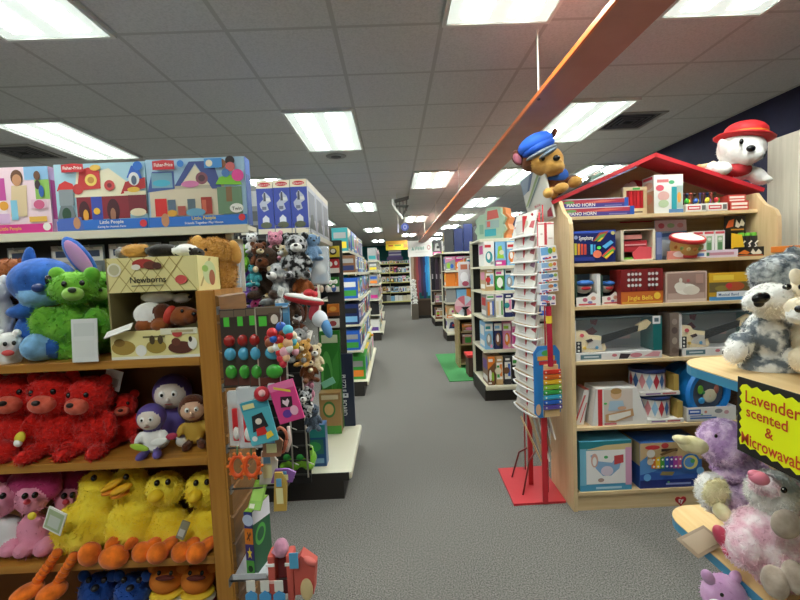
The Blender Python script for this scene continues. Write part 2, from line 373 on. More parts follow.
first = True; rown = {-1: 'behind', 2: 'third', 3: 'fourth', 4: 'fifth', 5: 'sixth', 6: 'seventh', 7: 'eighth', 0: 'first', 1: 'second'}
cname = dict(A='column of lights just left-of-aisle', B='column of lights over the aisle', C='column of lights right-of-beam', D='column of lights by the navy wall', Z='third column left-of-aisle', Y='second column left-of-aisle', W='fourth column left-of-aisle', V='fifth column left-of-aisle')
for c, rows in dict(A=(-1, 1, 3, 5, 7), B=(0, 2, 4, 6), C=(0, 1, 2, 3, 4, 5, 6, 7), D=(2, 4, 6), Y=(0, 2, 4), Z=(-1, 1, 3), W=(0, 2), V=(1, 3)).items():  # row behind the camera and outermost columns: unseen repeats added for bounce light
    for r in rows:
        y = 1.345 + 2.36 * r; lab = where.get((c, r), f'ceiling light panel, {rown[r]} row back, {cname[c]}'); loc = (colx[c], y, HCEIL - .012)
        if first: lt.location = loc; lt['label'] = lab; lt['group'] = 'ceiling light panels'; first = False
        else: dup(lt, loc, label=lab)

# orange beam hung on rods
BEAM = noisy('terracotta_paint', 'b3766a', 'bd8074', 4, .5, .02)
t = thing('hanging_beam', 'long flat terracotta beam hung on thin rods below the ceiling', 'beam', (.90, 0, 2.55))
mb = MB(); mb.box((.003, -2.8, 0), (.232, 17, .022), BEAM, .002); mb.obj('board', t)
mb = MB(); mb.box((-.012, -2.8, -.002), (.003, 17, .024), M('#e0702a', .35), .002); mb.obj('lit_edge', t)  # board's own side face, painted brighter orange for the light it catches
for y in (-.4, 2.62, 5.7, 8.75, 11.8, 14.85):
    mb = MB(); mb.cyl((.012, y, .02), (.012, y, HCEIL - 2.55), .005, WIRE); mb.cyl((.012, y, -.006), (.012, y, 0), .009, DARK); mb.obj('rod', t)
# vents, speaker
def vent(x, y, label):
    t = thing('air_vent', label, 'air vent', (x, y, HCEIL - .01)); mb = MB(); g = M('#8d8b86', .5)
    for a, bb in (((0, 0, 0), (.5, .04, .01)), ((0, .46, 0), (.5, .5, .01)), ((0, .04, 0), (.04, .46, .01)), ((.46, .04, 0), (.5, .46, .01))): mb.box(a, bb, g)
    mb.obj('frame', t); mb = MB()
    mb.box((.04, .04, .004), (.46, .46, .009), M('#17181c', .8)); mb.obj('throat', t)
    for i in range(5):
        q = .06 + .042 * i; mb = MB()
        for a, bb in (((q, q), (.5 - q, q + .012)), ((q, .488 - q), (.5 - q, .5 - q)), ((q, q + .012), (q + .012, .488 - q)), ((.488 - q, q + .012), (.5 - q, .488 - q))): mb.box((*a, .0 - .002 * i), (*bb, .005), M('#55565a', .5))
        if i < 4: mb.obj('louver', t)
        else: mb.bm.free()
p = P(628, 121, z=HCEIL); vent(p.x - .25, p.y - .25, 'square dark air vent in the ceiling beside the light panel right-of-beam')
p = P(24, 152, z=HCEIL); vent(p.x - .25, p.y - .25, 'dark air vent in the ceiling beside the light over the playsets')
p = P(336, 156, z=HCEIL); t = thing('ceiling_speaker', 'small round grey speaker grille in the ceiling past the light', 'speaker', (p.x, p.y, HCEIL))
mb = MB(); mb.lathe([(.001, -.012), (.1, -.012), (.115, -.008), (.12, 0)], M('#8a8987', .5)); mb.obj('rim', t)
mb = MB(); mb.lathe([(.001, -.014), (.06, -.014), (.062, -.011)], M('#4c4c4d', .7)); mb.obj('grille', t)

# ================================================================== wooden plush shelf (front-left)
y0 = 1.5; SX0, SX1 = -2.3, -.69; ZS = [P(105, v, y=1.5).z for v in (361, 461.5, 561.5)] + [.21]
t = thing('wooden_display_shelf', 'honey coloured wooden shelf unit full of plush toys with slatwall end', 'shelf', (0, 0, 0))
mb = MB(); mb.box((SX1, y0, 0), (SX1 + .06, y0 + .03, 1.517), WOODV, .004); mb.box((SX1, y0 + .03, 0), (SX1 + .02, y0 + .27, 1.517), WOODV); mb.obj('front_post', t)
EX = SX1 + .078
mb = MB(); yy0, yy1 = y0 + .004, y0 + .28; zz = 0.0; mb.box((SX1 + .06, yy0, 0), (EX - .012, yy1, 1.517), WOODV)
while zz < 1.5:
    mb.prism([(EX - .012, yy0, zz + .006), (EX, yy0, zz + .006), (EX, yy0, min(zz + .092, 1.517)), (EX - .012, yy0, min(zz + .098, 1.517))], (0, yy1 - yy0, 0), SLAT); zz += .1
mb.obj('slatwall_end_panel', t)
mb = MB(); mb.box((SX1 + .02, y0 + .03, 1.505), (SX1 + .06, yy1, 1.517), WOOD); mb.obj('top_cap', t)
mb = MB(); mb.box((SX0, y0 + .262, 0), (SX1, y0 + .28, 1.49), M('#7a4c20', .6)); mb.obj('back_panel', t)
for z in ZS:
    mb = MB(); mb.box((SX0, y0, z - .03), (SX1, y0 + .262, z), WOOD, .003); mb.obj('shelf_board', t)
mb = MB(); mb.box((SX0 - .03, y0, 0), (SX0, y0 + .28, 1.517), WOODV); mb.obj('side_panel', t)
mb = MB(); mb.box((SX0, y0 + .02, 0), (SX1, y0 + .04, .18), WOOD); mb.obj('kick_board', t)

# ================================================================== gondolas
def gondola(label, x0, x1, y0, y1, levels, face='x+', back=1, deckz=.19, kick=.06, deck_over=0.0, lip='d9d4bd', tops=None, ends=True, peg=None):
    """store fixture: dark kick base, pale deck, back panel, posts and shelves on one face ('x+','x-','y-')"""
    t = thing('gondola_shelf', label, 'store shelf', (0, 0, 0)); L = M('#' + lip, .45)
    B_ = M('#2b2622', .6)
    def loc(s0, s1, d0, d1):                       # s along the run, d depth measured from the back
        if face == 'x+': return (x0 + d0, y0 + s0, x0 + d1, y0 + s1)
        if face == 'x-': return (x1 - d1, y0 + s0, x1 - d0, y0 + s1)
        return (x0 + s0, y1 - d1, x0 + s1, y1 - d0)
    run, dep = ((y1 - y0), (x1 - x0)) if face[0] == 'x' else ((x1 - x0), (y1 - y0))
    def bx(mb, s0, s1, d0, d1, z0, z1, m, bev=0):
        a = loc(s0, s1, d0, d1); mb.box((a[0], a[1], z0), (a[2], a[3], z1), m, bev)
    ztop = max(levels) + .02
    mb = MB(); bx(mb, .0, run, 0, dep - kick, 0, deckz - .055, B_); mb.obj('kick_base', t)
    mb = MB(); bx(mb, 0, run, .02, dep, deckz - .055, deckz, L, .018); mb.obj('base_deck', t)
    if ends:
        for s in (0, run - .004):
            mb = MB(); bx(mb, s - .003, s + .005, 0, dep - .02, deckz - .06, deckz - .004, B_); mb.obj('deck_end_cap', t)
    if back:
        mb = MB(); bx(mb, 0, run, 0, .02, 0, ztop, M('#2e2c2a', .7)); mb.obj('back_panel', t)
    nseg = max(1, round(run / 1.2))
    for i in range(nseg + 1):
        s = min(max(i * run / nseg, .015), run - .015); mb = MB(); bx(mb, s - .015, s + .015, .02, .05, 0, ztop, L); mb.obj('upright', t)
    for k, z in enumerate(levels):
        dd = dep - .06 if tops is None else tops[k]
        mb = MB(); bx(mb, .0, run, .02, dd, z - .022, z, L); bx(mb, 0, run, dd - .012, dd + .004, z - .034, z + .004, L, .002); mb.obj('shelf_board', t)
    return t
# cross gondola behind the wooden shelf
ZF = 1.804
t = gondola('dark gondola behind the plush shelf, toy playset boxes along its top', -3.3, -.79, 2.05, 2.2, [ZF], 'y-', tops=[.146], kick=.02, deckz=.1)
mb = MB(); mb.box((-.79, 2.05, ZF - .022), (-.675, 2.18, ZF), CREAM); mb.box((-.79, 2.046, ZF - .034), (-.675, 2.06, ZF + .004), CREAM, .002); mb.obj('shelf_end', t)
yF = 2.062
def fbox(u0, v0, u1, v1, name, label, base, art, right=(), left=(), d=.07):
    x0, x1, z0, z1 = slot(u0, v0, u1, v1, yF); carton(name, label, x0, x1, yF, d, ZF + .0065, z1, base, art, 'playset boxes on the top shelf', left=left, right=right, bev=.003)
W_ = 'f4f2ea'; BL = '2f74d0'
def brand(x, y, w, h, txt, col='c92b35'): return [('p', [(x, y), (x + w, y), (x + w, y + h * .9), (x + w * .5, y + h), (x, y + h * .9)], col), ('tc', txt, x + w / 2, y + h * .32, h * .36, W_, w * .86)]
fbox(-60, 168, 50.5, 228, 'playset_box', 'pink playset box with child playing on front, left-hand end of top shelf', 'e8a6c8',
     [('r', 0, .1, 1, 1, 'e5b3d6'), ('r', .5, .1, 1, 1, 'efd3dc'), ('r', .87, .5, 1, 1, '8fbf5a'), ('r', .78, .8, 1, 1, '8ab7dc'), ('r', .5, .5, .6, .84, 'c34f9b'), ('r', .5, .3, .6, .5, 'f2dfe6'), ('c', .575, .42, .07, 'e9a53c'),
      ('r', .5, .15, .62, .3, 'd9b4d8'), ('p', [(.63, .25), (.78, .25), (.8, .72), (.66, .72)], 'dcc49c'), ('e', .715, .84, .055, .12, '6b4630'), ('e', .715, .8, .042, .09, 'c58f68'), ('r', .64, .2, .7, .5, '86c4dc'), ('e', .9, .86, .03, .07, '6b4630'),
      ('e', .9, .72, .026, .07, '3b2a28'), ('e', .93, .62, .024, .09, '2f5fa8'), ('r', .83, .36, .97, .5, 'e7c3d2'), ('e', .9, .42, .05, .07, 'cf5f86'), ('r', .8, .16, .96, .24, 'e9b84e'), ('r', 0, 0, 1, .13, 'd9348b'), ('t', 'Little People', .52, .045, .05, 'f3c53c', .2), ('c', .955, .08, .06, W_)],
     right=[('r', .1, .2, .9, .8, 'd9348b')])
fbox(56, 163, 147, 226, 'playset_box', 'school playset box with red bell tower and fold-out schoolhouse picture', '8fc3dc',
     [('r', 0, .15, 1, 1, 'a9d0df'), ('p', [(.2, .5), (.25, .9), (.4, .86), (.6, .92), (.8, .7), (.8, .48)], 'efe6c8'), ('r', .22, .16, .8, .5, '8e2734'), ('r', .38, .14, .5, .5, '3c4fb0'), ('e', .3, .28, .06, .16, '4b1d26'), ('e', .62, .28, .07, .18, '4b1d26'),
      ('p', [(.24, .6), (.28, .9), (.38, .94), (.5, .88), (.5, .62)], 'cf3a3a'), ('c', .4, .75, .09, 'f0d56a'), ('c', .4, .75, .05, 'c98f40'), ('c', .25, .62, .08, 'd04040'), ('c', .6, .66, .08, 'd04a4a'), ('c', .6, .66, .035, '7d2430'), ('c', .44, .28, .05, 'f0c33c'), ('e', .46, .93, .06, .045, 'e7b84a'),
      ('p', [(.02, .6), (.05, .7), (.12, .75), (.2, .7), (.22, .6)], 'd93636'), ('r', .04, .38, .2, .62, '8e979b'), ('p', [(0, .16), (.22, .16), (.18, .38), (.05, .38)], '737d82'), ('e', .11, .25, .05, .1, '2f4f3a'), ('e', .32, .22, .03, .09, 'e8a53a'), ('e', .62, .22, .03, .1, 'a8745a'),
      ('p', [(.72, .52), (1, .6), (1, .76), (.78, .7)], 'b92f34'), ('r', .76, .5, 1, .56, 'e9dfc2'), ('r', .8, .22, 1, .5, '7a2330'), ('e', .9, .24, .09, .06, 'e7d8b8'), ('p', [(.8, .76), (.86, .94), (.94, .9), (.97, .74)], '2d5fc4'), ('e', .88, .74, .06, .1, 'e5e6e4'), ('e', .88, .72, .03, .07, '54627c'),
      ('c', .93, .93, .07, '2f74d0'), ('e', .87, .58, .07, .04, 'e9bd48'), ('r', 0, 0, 1, .15, BL), ('p', [(0, 0), (.3, 0), (.27, .2), (.02, .18)], '4d6cc0'), ('e', .22, .11, .04, .09, 'c9926a'), ('tc', 'Little People', .6, .085, .05, W_, .3), ('tc', 'Caring for Animals Farm', .6, .025, .03, W_, .36), ('c', .95, .07, .055, 'd3343c')] + brand(.1, .87, .24, .13, 'Fisher-Price'))
fbox(147.5, 158, 246, 222, 'playset_box', 'dollhouse playset box with blue gabled roof picture beside the school playset', '9fc6e2',
     [('r', 0, .14, 1, 1, 'a8cbe4'), ('r', .02, .14, .76, .56, 'ddd0b6'), ('r', .06, .55, .78, .62, 'c9bfa8'), ('p', [(.0, .52), (.06, .82), (.28, .82), (.28, .56)], '4a5f9f'), ('r', .05, .58, .26, .8, '7ea8bd'), ('e', .15, .65, .09, .05, '4fb6d0'), ('p', [(.28, .6), (.44, .95), (.68, .95), (.76, .54), (.66, .54), (.5, .92), (.34, .6)], '4a5896'),
      ('p', [(.34, .6), (.5, .9), (.64, .6)], 'e3d8bd'), ('c', .56, .7, .09, '8c5560'), ('c', .56, .7, .05, '5a3b45'), ('e', .44, .62, .09, .05, 'd77fae'), ('r', .07, .16, .19, .42, 'd62a2a'), ('r', .2, .18, .28, .4, '5d6f84'), ('e', .24, .2, .05, .05, 'e4aa3a'), ('r', .4, .24, .48, .4, '5b6c78'), ('r', .54, .17, .65, .42, 'a4392f'), ('r', .55, .2, .59, .38, 'cf6a52'),
      ('r', .3, .16, .38, .3, 'b2564a'), ('e', .48, .2, .1, .06, '6ba5c4'), ('r', .71, .16, .96, .56, '6f8f70'), ('p', [(.7, .6), (.74, .7), (.84, .74), (.94, .68), (.97, .58)], '86cf3c'), ('r', .8, .34, .86, .56, '8a6a48'), ('c', .77, .9, .07, 'a06b48'), ('c', .86, .94, .07, '2a1d1d'), ('c', .86, .85, .07, 'd06a6a'), ('c', .93, .72, .09, 'e84f9c'), ('c', .81, .76, .06, '4a78b8'), ('e', .9, .24, .07, .07, 'efeee8'), ('tc', 'Twin', .9, .21, .05, '333333'),
      ('c', .36, .92, .05, '3f86d8'), ('r', .6, .84, .78, .98, '4f97da'), ('c', .65, .91, .05, 'f0e3c8'), ('r', 0, 0, 1, .145, BL), ('e', .17, .1, .04, .1, 'c9926a'), ('tc', 'Little People', .56, .088, .05, 'f1d24a', .28), ('tc', 'Friends Together Play House', .56, .026, .034, W_, .42), ('c', .95, .1, .05, 'd3343c')] + brand(.08, .84, .22, .14, 'Fisher-Price'),
     right=[('r', 0, .75, 1, 1, '2f62b8'), ('r', 0, 0, 1, .75, '234c96')])
# hook-hung clear packs under that shelf
for i, u in enumerate((18, 62, 93, 120, 150, 181, 205, 232)):
    p0, p1 = P(u - 12, 240, y=2.15), P(u + 12, 262, y=2.15); c = [('9aa2a5', 'grey'), ('c9c9c4', 'silver'), ('7f8a90', 'slate'), ('d8d3c8', 'white')][i % 4]
    t = thing('blister_pack', f'{c[1]} clear blister pack on a hook under the playset shelf, {ORD[i]} from left-hand end', 'blister pack', ((p0.x + p1.x) / 2, 2.15, 1.55), group='clear packs on hooks under the playsets')
    w = (p1.x - p0.x) / 2; mb = MB(); mb.box((-w, 0, -.06), (w, .006, .2), M('#' + c[0], .3)); mb.art((-w, 0, -.06), (2 * w, 0, 0), (0, 0, .26), [('r', .06, .7, .94, .96, W_), ('r', .2, .78, .8, .9, '3b4a66')]); mb.obj('backing_card', t)
    mb = MB(); mb.box((-w * .8, -.035, -.045), (w * .8, -.002, .1), CLEAR2, .01); mb.obj('bubble', t)
    mb = MB(); mb.ell((-.01, -.018, .02), (w * .4, .014, .05), M('#' + ['b08a62', 'd6d3ca', '8a5a4a', '66788c'][i % 4], .5)); mb.obj('toy', t)
    mb = MB(); mb.tube([(0, .13, .185), (0, -.02, .185), (0, -.03, .197)], .003, STEEL); mb.obj('hook', t)

# gondolas along the aisle (left-hand row)
D1 = .19
G1a = gondola('near aisle gondola with pegs of plush at its end', -1.02, -.345, 2.9, 3.84, [1.84], 'x+', tops=[.49])
mb = MB(); mb.box((-1.03, 2.86, .14), (-.62, 2.89, 1.84), M('#1e1c1b', .7), .002)
for k in range(17): mb.box((-1.03, 2.852, .2 + .1 * k), (-.62, 2.862, .212 + .1 * k), M('#3a3836', .5))
mb.obj('end_peg_panel', G1a)
for x in (-1.0, -.735, -.635):
    mb = MB(); mb.tube([(x, 2.845, .19), (x, 2.845, 1.83)], .006, WIRE)
    for k in range(13): mb.tube([(x, 2.845, .3 + k * .12), (x + .05, 2.80, .3 + k * .12)], .0035, WIRE)
    mb.obj('wire_upright', G1a)
G1b = gondola('second aisle gondola with blue cartons at its end', -.98, -.37, 5.4, 7.9, [.59, .92, 1.25, 1.58, 1.85], 'x+', tops=[.55, .55, .55, .54, .46])
G2 = gondola('third gondola along the left-hand aisle row', -.9, -.28, 9.9, 12.4, [.6, .95, 1.3, 1.62, 1.85], 'x+')
G3 = gondola('fourth gondola along the left-hand aisle row', -.98, -.36, 13.1, 15.4, [.6, .95, 1.3, 1.62], 'x+')
G4 = gondola('fifth gondola along the left-hand aisle row', -1.1, -.48, 16.2, 18.6, [.6, .95, 1.3, 1.62], 'x+')
gl = 'cartons on the left-hand aisle gondolas'
BB = [['blue', 'navy', 'sky', 'navy', 'blue', 'charcoal'], ['navy', 'navy', 'blue', 'charcoal', 'navy', 'sky'], ['blue', 'sky', 'blue', 'blue', 'navy', 'charcoal'], ['brown', 'blue', 'sky', 'navy', 'grey', 'blue'], ['teal', 'blue', 'blue', 'grey', 'purple', 'purple']]
for k, (z, xx, cols, nm) in enumerate(zip((.59, .92, 1.25, 1.58, 1.85), (-.44, -.44, -.44, -.45, -.53), BB, ('lowest', 'second', 'third', 'fourth', 'top'))):
    row_y(cols, xx, 5.415, 7.86, z + .002, (.27, .27, .28, .22, .3)[k], .2, f'{nm} shelf, second aisle gondola', gl, seed=k + 1)
row_y(['green', 'yellow', 'grey', 'white'], -.40, 5.5, 7.8, D1 + .002, .30, .25, 'base deck, second aisle gondola', gl, seed=9, hv=0)
PA = [['charcoal', 'black', 'navy', 'charcoal', 'grey', 'red'], ['black', 'charcoal', 'red', 'brown', 'grey', 'navy'], ['brown', 'grey', 'red', 'charcoal', 'tan', 'navy'], ['tan', 'red', 'grey', 'navy', 'white', 'charcoal'], ['cream', 'tan', 'orange', 'grey', 'teal', 'grey']]
def fill(G, x, y0, y1, levels, h, d, place, n, seed, hv=.2):
    for k, z in enumerate(levels):
        cols = [PA[(k + seed) % 5][(i * (seed + 2) + k) % 6] for i in range(n)]
        row_y(cols, x, y0 + .04, y1 - .04, z + .002, h[k], d, f'{("lowest", "second", "third", "fourth", "top")[k] if k < 4 else "top"} shelf, {place}', gl, seed=seed * 10 + k, hv=hv)
fill(G2, -.35, 9.9, 12.4, [.6, .95, 1.3, 1.62, 1.85], (.3, .28, .26, .2, .34), .2, 'third aisle gondola', 6, 1)
row_y(['white', 'grey', 'sky', 'red', 'white'], -.35, 9.95, 12.3, D1 + .002, .3, .25, 'base deck, third aisle gondola', gl, seed=66)
fill(G3, -.43, 13.1, 15.4, [.6, .95, 1.3, 1.62], (.28, .3, .26, .3), .2, 'fourth aisle gondola', 5, 2)
row_y(['white', 'sky', 'grey', 'white', 'tan'], -.43, 13.15, 15.3, D1 + .002, .3, .25, 'base deck, fourth aisle gondola', gl, seed=67)
fill(G4, -.55, 16.2, 18.6, [.6, .95, 1.3, 1.62], (.28, .3, .26, .3), .2, 'fifth aisle gondola', 4, 3)
row_y(['grey', 'white', 'tan', 'sky'], -.55, 16.3, 18.5, D1 + .002, .3, .25, 'base deck, fifth aisle gondola', gl, seed=68)

# ================================================================== soft toys on the wooden shelf
Z1, Z2, Z3, Z4 = ZS
FB = fur('2f62b4'); LB = fur('7fb2dc'); PKE = M('#b98ab8', .8); FGREEN = fur('4a9a28', '86c442', 18); FRED = fur('b01512', 'e0281e', 20); FYEL = fur('eac51c', 'fbec52', 14); FORA = fur('ec701e'); FPINK = fur('d07a9c'); FTAN = fur('b07c36', 'd8a95c', 20); FBRN = fur('5a2f1c')
FWHT = fur('d9d7d1', 'f4f3ef', 20); FBLK = fur('15130f', '332e28', 20); FGRY = fur('7c7c7c', 'a5a5a3', 18); FCAR = fur('7a3f1e', '9c5a2c', 20); FMAG = fur('8c2450', 'b53a70', 24); FPUR = fur('5a4585'); FDBL = fur('1d3f86', '2c58b0', 20)
EYE = M('#0c0b0b', .08); EYEW = M('#f4f3ee', .25); ORP = M('#e07a24', .8); SATIN = M('#f2f0ec', .35); SATP = M('#5b4a94', .5); SKIN = M('#dcb193', .7); DPINK = M('#dc8fa8', .8)
# blue long-eared toy
psoft('plush_rabbit', 'blue long-eared plush with pink inner ears beside the green shaggy plush', (42, 360, 1.62, Z1),
      [(FB, 44, 282, 1.62, 30, 26, 24), (LB, 44, 295, 1.60, 20, 22, 12), (FB, 44, 335, 1.66, 24, 22, 28), (FB, 22, 311, 1.58, 15, 10, 7, 8), (LB, 42, 346, 1.56, 13, 22, 15), (FB, 62, 345, 1.6, 12, 20, 14)],
      [('ear', 'long raised ear with pink lining', [(FB, 80, 258, 1.66, 10, 6, 25, 34), (PKE, 79, 258, 1.645, 7.5, 4, 21, 34)]), ('ear', 'bent ear drooping to one side', [(FB, 29, 266, 1.62, 6, 6, 19, -8), (FB, 24, 280, 1.61, 12, 6, 10, 0), (PKE, 20, 284, 1.59, 8, 4, 7, -30)]),
       ('eye', None, [(EYE, 28, 283, 1.535, 3.4, 3, 6, -12)]), ('eye', None, [(EYE, 49, 281, 1.527, 3.6, 3, 6, 10)]), ('nose', None, [(M('#223a78', .4), 38, 288, 1.525, 6, 4, 4.5)])], vox=.009, nfur=900, flen=.006, seed=3)
def shaggy(name, label, du, dy, s=4, tg=True):
    GM = fur('7fae4a', '9cc85e', 18)
    ps = [('eye', None, [(EYE, 82 + du, 283, 1.493 + dy, 2.6, 2, 3)]), ('eye', None, [(EYE, 64 + du, 284, 1.493 + dy, 2.6, 2, 3)]), ('muzzle', None, [(GM, 73 + du, 294, 1.492 + dy, 10, 8, 7)], [('nose', None, [(M('#23301a', .4), 72 + du, 290, 1.466 + dy, 4, 3, 2.8)])]),
          ('ear', None, [(FGREEN, 57 + du, 275, 1.55 + dy, 8, 5, 8)]), ('ear', None, [(FGREEN, 92 + du, 275, 1.56 + dy, 8, 5, 8)])]
    psoft(name, label, (72 + du, 360, 1.58 + dy, Z1), [(FGREEN, 74 + du, 288, 1.56 + dy, 23, 18, 16), (FGREEN, 72 + du, 325, 1.6 + dy, 33, 20, 21), (FGREEN, 44 + du, 322, 1.56 + dy, 12, 11, 16, -15), (FGREEN, 98 + du, 325, 1.56 + dy, 12, 11, 18, 10), (FGREEN, 72 + du, 346, 1.62 + dy, 28, 20, 15)], ps, vox=.008, nfur=3000, flen=.014, seed=s)
shaggy('plush_bear', 'bright green shaggy plush between the blue rabbit plush and the puppy carton', 0, 0)
shaggy('plush_bear', 'second green shaggy plush half hidden behind the front green one', 26, .115, 8)
def card(name, label, u0, v0, u1, v1, y, art, base='e6e4dd', rz=0, tilt=0, cat='tag', group=None):
    x0, x1, z0, z1 = slot(u0, v0, u1, v1, y); mb = MB(); mb.box((0, 0, 0), (x1 - x0, .004, z1 - z0), M('#' + base, .4), .001); mb.art((0, 0, 0), (x1 - x0, 0, 0), (0, 0, z1 - z0), art)
    o = mb.obj(name); o.location = (x0, y, z0); o.rotation_euler = (math.radians(tilt), 0, math.radians(rz)); return tag(o, label, cat, group)
o = card('price_card', 'grey printed card propped against the green shaggy plush', 72, 318, 98, 361, 1.497, [('r', .1, .6, .9, .9, 'cfd3cf'), ('r', .12, .12, .88, .5, 'd8dad6')], 'dcdedb'); o.location.z = Z1 + .001; o.location.y = 1.489; o.rotation_euler.x = math.radians(-4)
# white plush cut by the picture edge
psoft('plush_cat', 'white plush at the outer end of the top plush shelf', (-2, 364, 1.6, Z1), [(FWHT, -4, 318, 1.62, 15, 14, 34), (FWHT, -4, 290, 1.6, 13, 12, 12)], [('ear', None, [(FWHT, 4, 281, 1.6, 4, 4, 6)])], vox=.008, nfur=400, flen=.008)
psoft('plush_mouse', 'small white plush with grey eyes in front of the tall white plush', (8, 366, 1.52, Z1), [(FWHT, 9, 344, 1.54, 12, 11, 12), (FWHT, 8, 358, 1.55, 12, 11, 9)], [('eye', None, [(EYE, 5, 344, 1.50, 2, 1.5, 2.4)]), ('eye', None, [(EYE, 14, 343, 1.50, 2, 1.5, 2.4)]), ('bow', 'red and white bow', [(M('#d64a4a', .7), 8, 353, 1.505, 6, 3, 3)]), ('ear', None, [(FWHT, 0, 333, 1.54, 4, 3, 4)]), ('ear', None, [(FWHT, 17, 333, 1.54, 4, 3, 4)])], vox=.006, nfur=300, flen=.006)
# brown furry toys further back, on the ledge of the gondola
psoft('plush_bear', 'brown shaggy plush lying behind the blue rabbit plush', (12, 300, 1.72, Z1), [(FCAR, 8, 272, 1.70, 34, 14, 13), (FCAR, 40, 278, 1.70, 14, 12, 12), (FBRN, 10, 320, 1.71, 36, 12, 36)], [('ear', None, [(FBRN, 30, 262, 1.7, 6, 5, 5)])], vox=.009, nfur=1600, flen=.016)
psoft('plush_dog', 'fluffy golden tan plush dog standing on the wooden post behind the puppy carton', (222, 290, 1.74, 1.518), [(FTAN, 214, 255, 1.74, 22, 11, 17), (FTAN, 222, 272, 1.745, 14, 11, 22), (FTAN, 212, 272, 1.75, 12, 9, 20), (FTAN, 198, 246, 1.74, 9, 8, 8), (FTAN, 230, 252, 1.74, 8, 8, 10), (FTAN, 205, 262, 1.735, 10, 9, 8)],
      [('ear', None, [(FTAN, 235, 252, 1.73, 6, 5, 12, 12)]), ('ear', None, [(FTAN, 196, 245, 1.73, 6, 5, 10, -20)]), ('nose', None, [(EYE, 203, 260, 1.69, 3, 3, 2.4)]), ('eye', None, [(EYE, 206, 250, 1.70, 1.8, 1.6, 2)])], vox=.009, nfur=2600, flen=.017, seed=5)
# carton with puppies
yC = 1.505; x0, x1, z0_, z1 = slot(108, 257, 200, 361, yC); H = z1 - Z1; W = x1 - x0; D = .19
t = thing('puppy_carton', 'yellow checked display carton lettered Newborns holding plush puppies', 'display carton', (x0, yC, Z1 + .001))
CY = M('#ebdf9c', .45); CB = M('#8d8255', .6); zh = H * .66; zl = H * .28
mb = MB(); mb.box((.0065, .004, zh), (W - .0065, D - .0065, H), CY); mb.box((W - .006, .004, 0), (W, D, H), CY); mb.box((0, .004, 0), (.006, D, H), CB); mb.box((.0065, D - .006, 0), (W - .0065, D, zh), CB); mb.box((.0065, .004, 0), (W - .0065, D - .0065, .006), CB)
lat = []
for k in range(-3, 9): lat += [('p', [(max(0, min(1, a)), max(0, min(1, b))) for a, b in ((k * .14, 0), (k * .14 + .012, 0), (k * .14 + .30, 1), (k * .14 + .288, 1))], 'b7a35e')] if 0 <= k <= 4 else []
for k in range(2, 8): lat += [('p', [(k * .14, 0), (k * .14 + .012, 0), (k * .14 - .276, 1), (k * .14 - .288, 1)], 'b7a35e')] if k * .14 + .012 <= 1 else []
lat += [('c', .1, .66, .2, 'f1ecd6'), ('c', .1, .66, .15, 'c9c39a'), ('e', .42, .82, .12, .13, 'b5382f'), ('e', .5, .76, .08, .12, '6e3524'), ('e', .34, .72, .05, .08, 'efe9d8'), ('e', .57, .74, .05, .1, '50261b'), ('e', .82, .32, .065, .13, 'd65350'), ('tc', 'Newborns', .46, .27, .17, '1c1a12', .5), ('r', .28, .17, .62, .195, '4b452c')]
mb.art((0, .004, zh), (W, 0, 0), (0, 0, H - zh), lat)
mb.art((W, .004, zh), (0, D - .004, 0), (0, 0, H - zh), [('p', [(.05, .1), (.12, .1), (.6, .95), (.5, .95)], 'b7a35e'), ('e', .5, .5, .3, .36, 'c7d6a0'), ('e', .6, .35, .14, .24, '9c5a3a'), ('e', .3, .62, .14, .1, '8fbb58')])
mb.obj('header_panel', t); mb = MB(); mb.box((0, -.002, 0), (W, .004, zl), CY, .001)
lw = [('p', [(.0, .0), (1, 0), (1, .1), (0, .1)], 'f1eddc'), ('e', .14, .42, .13, .26, 'a98a3d'), ('e', .1, .6, .06, .14, '8b6a2d'), ('e', .33, .3, .06, .2, 'f0ede4'), ('r', .36, .74, .6, .8, '6d6436'), ('e', .5, .42, .11, .24, 'a48a3a'), ('e', .46, .66, .03, .16, '4a3a1e'), ('e', .55, .66, .03, .16, '4a3a1e'), ('e', .77, .36, .14, .22, '5d2f20'), ('e', .72, .56, .05, .14, '6e3a28'), ('e', .9, .5, .05, .22, 'ece8dd'), ('e', .88, .64, .02, .1, '3a2a20'), ('e', .74, .86, .055, .13, 'c0443f')]
mb.art((0, -.002, 0), (W, 0, 0), (0, 0, zl), lw); mb.obj('front_panel', t)
psoft('plush_puppy', 'brown and white plush puppy lying inside the Newborns carton', (165, 345, 1.56, Z1 + .01), [(FWHT, 150, 314, 1.56, 15, 13, 12), (FCAR, 146, 326, 1.54, 9, 12, 7), (FCAR, 162, 325, 1.535, 9, 12, 7), (FCAR, 183, 316, 1.545, 14, 12, 10), (FCAR, 191, 316, 1.53, 7, 9, 8), (FBRN, 163, 312, 1.55, 8, 10, 9), (FCAR, 165, 340, 1.57, 26, 12, 16)], [('collar', 'red collar', [(M('#c23a2a', .6), 170, 315, 1.53, 5, 8, 10, -20)]), ('eye', None, [(EYE, 182, 311, 1.507, 1.7, 1.4, 1.9)]), ('nose', None, [(EYE, 194, 314, 1.505, 2.6, 2, 2)]), ('ear', None, [(FBRN, 176, 319, 1.52, 4, 3, 7, 20)])], vox=.006, nfur=500, flen=.006)
psoft('plush_puppy', 'white plush puppy tucked at the top inside the Newborns carton', (165, 300, 1.575, Z1 + .15), [(FWHT, 158, 297, 1.585, 17, 8, 6), (FWHT, 182, 298, 1.585, 9, 8, 5)], [('nose', None, [(EYE, 190, 297, 1.565, 2, 1.6, 1.6)])], vox=.006, nfur=200, flen=.005)
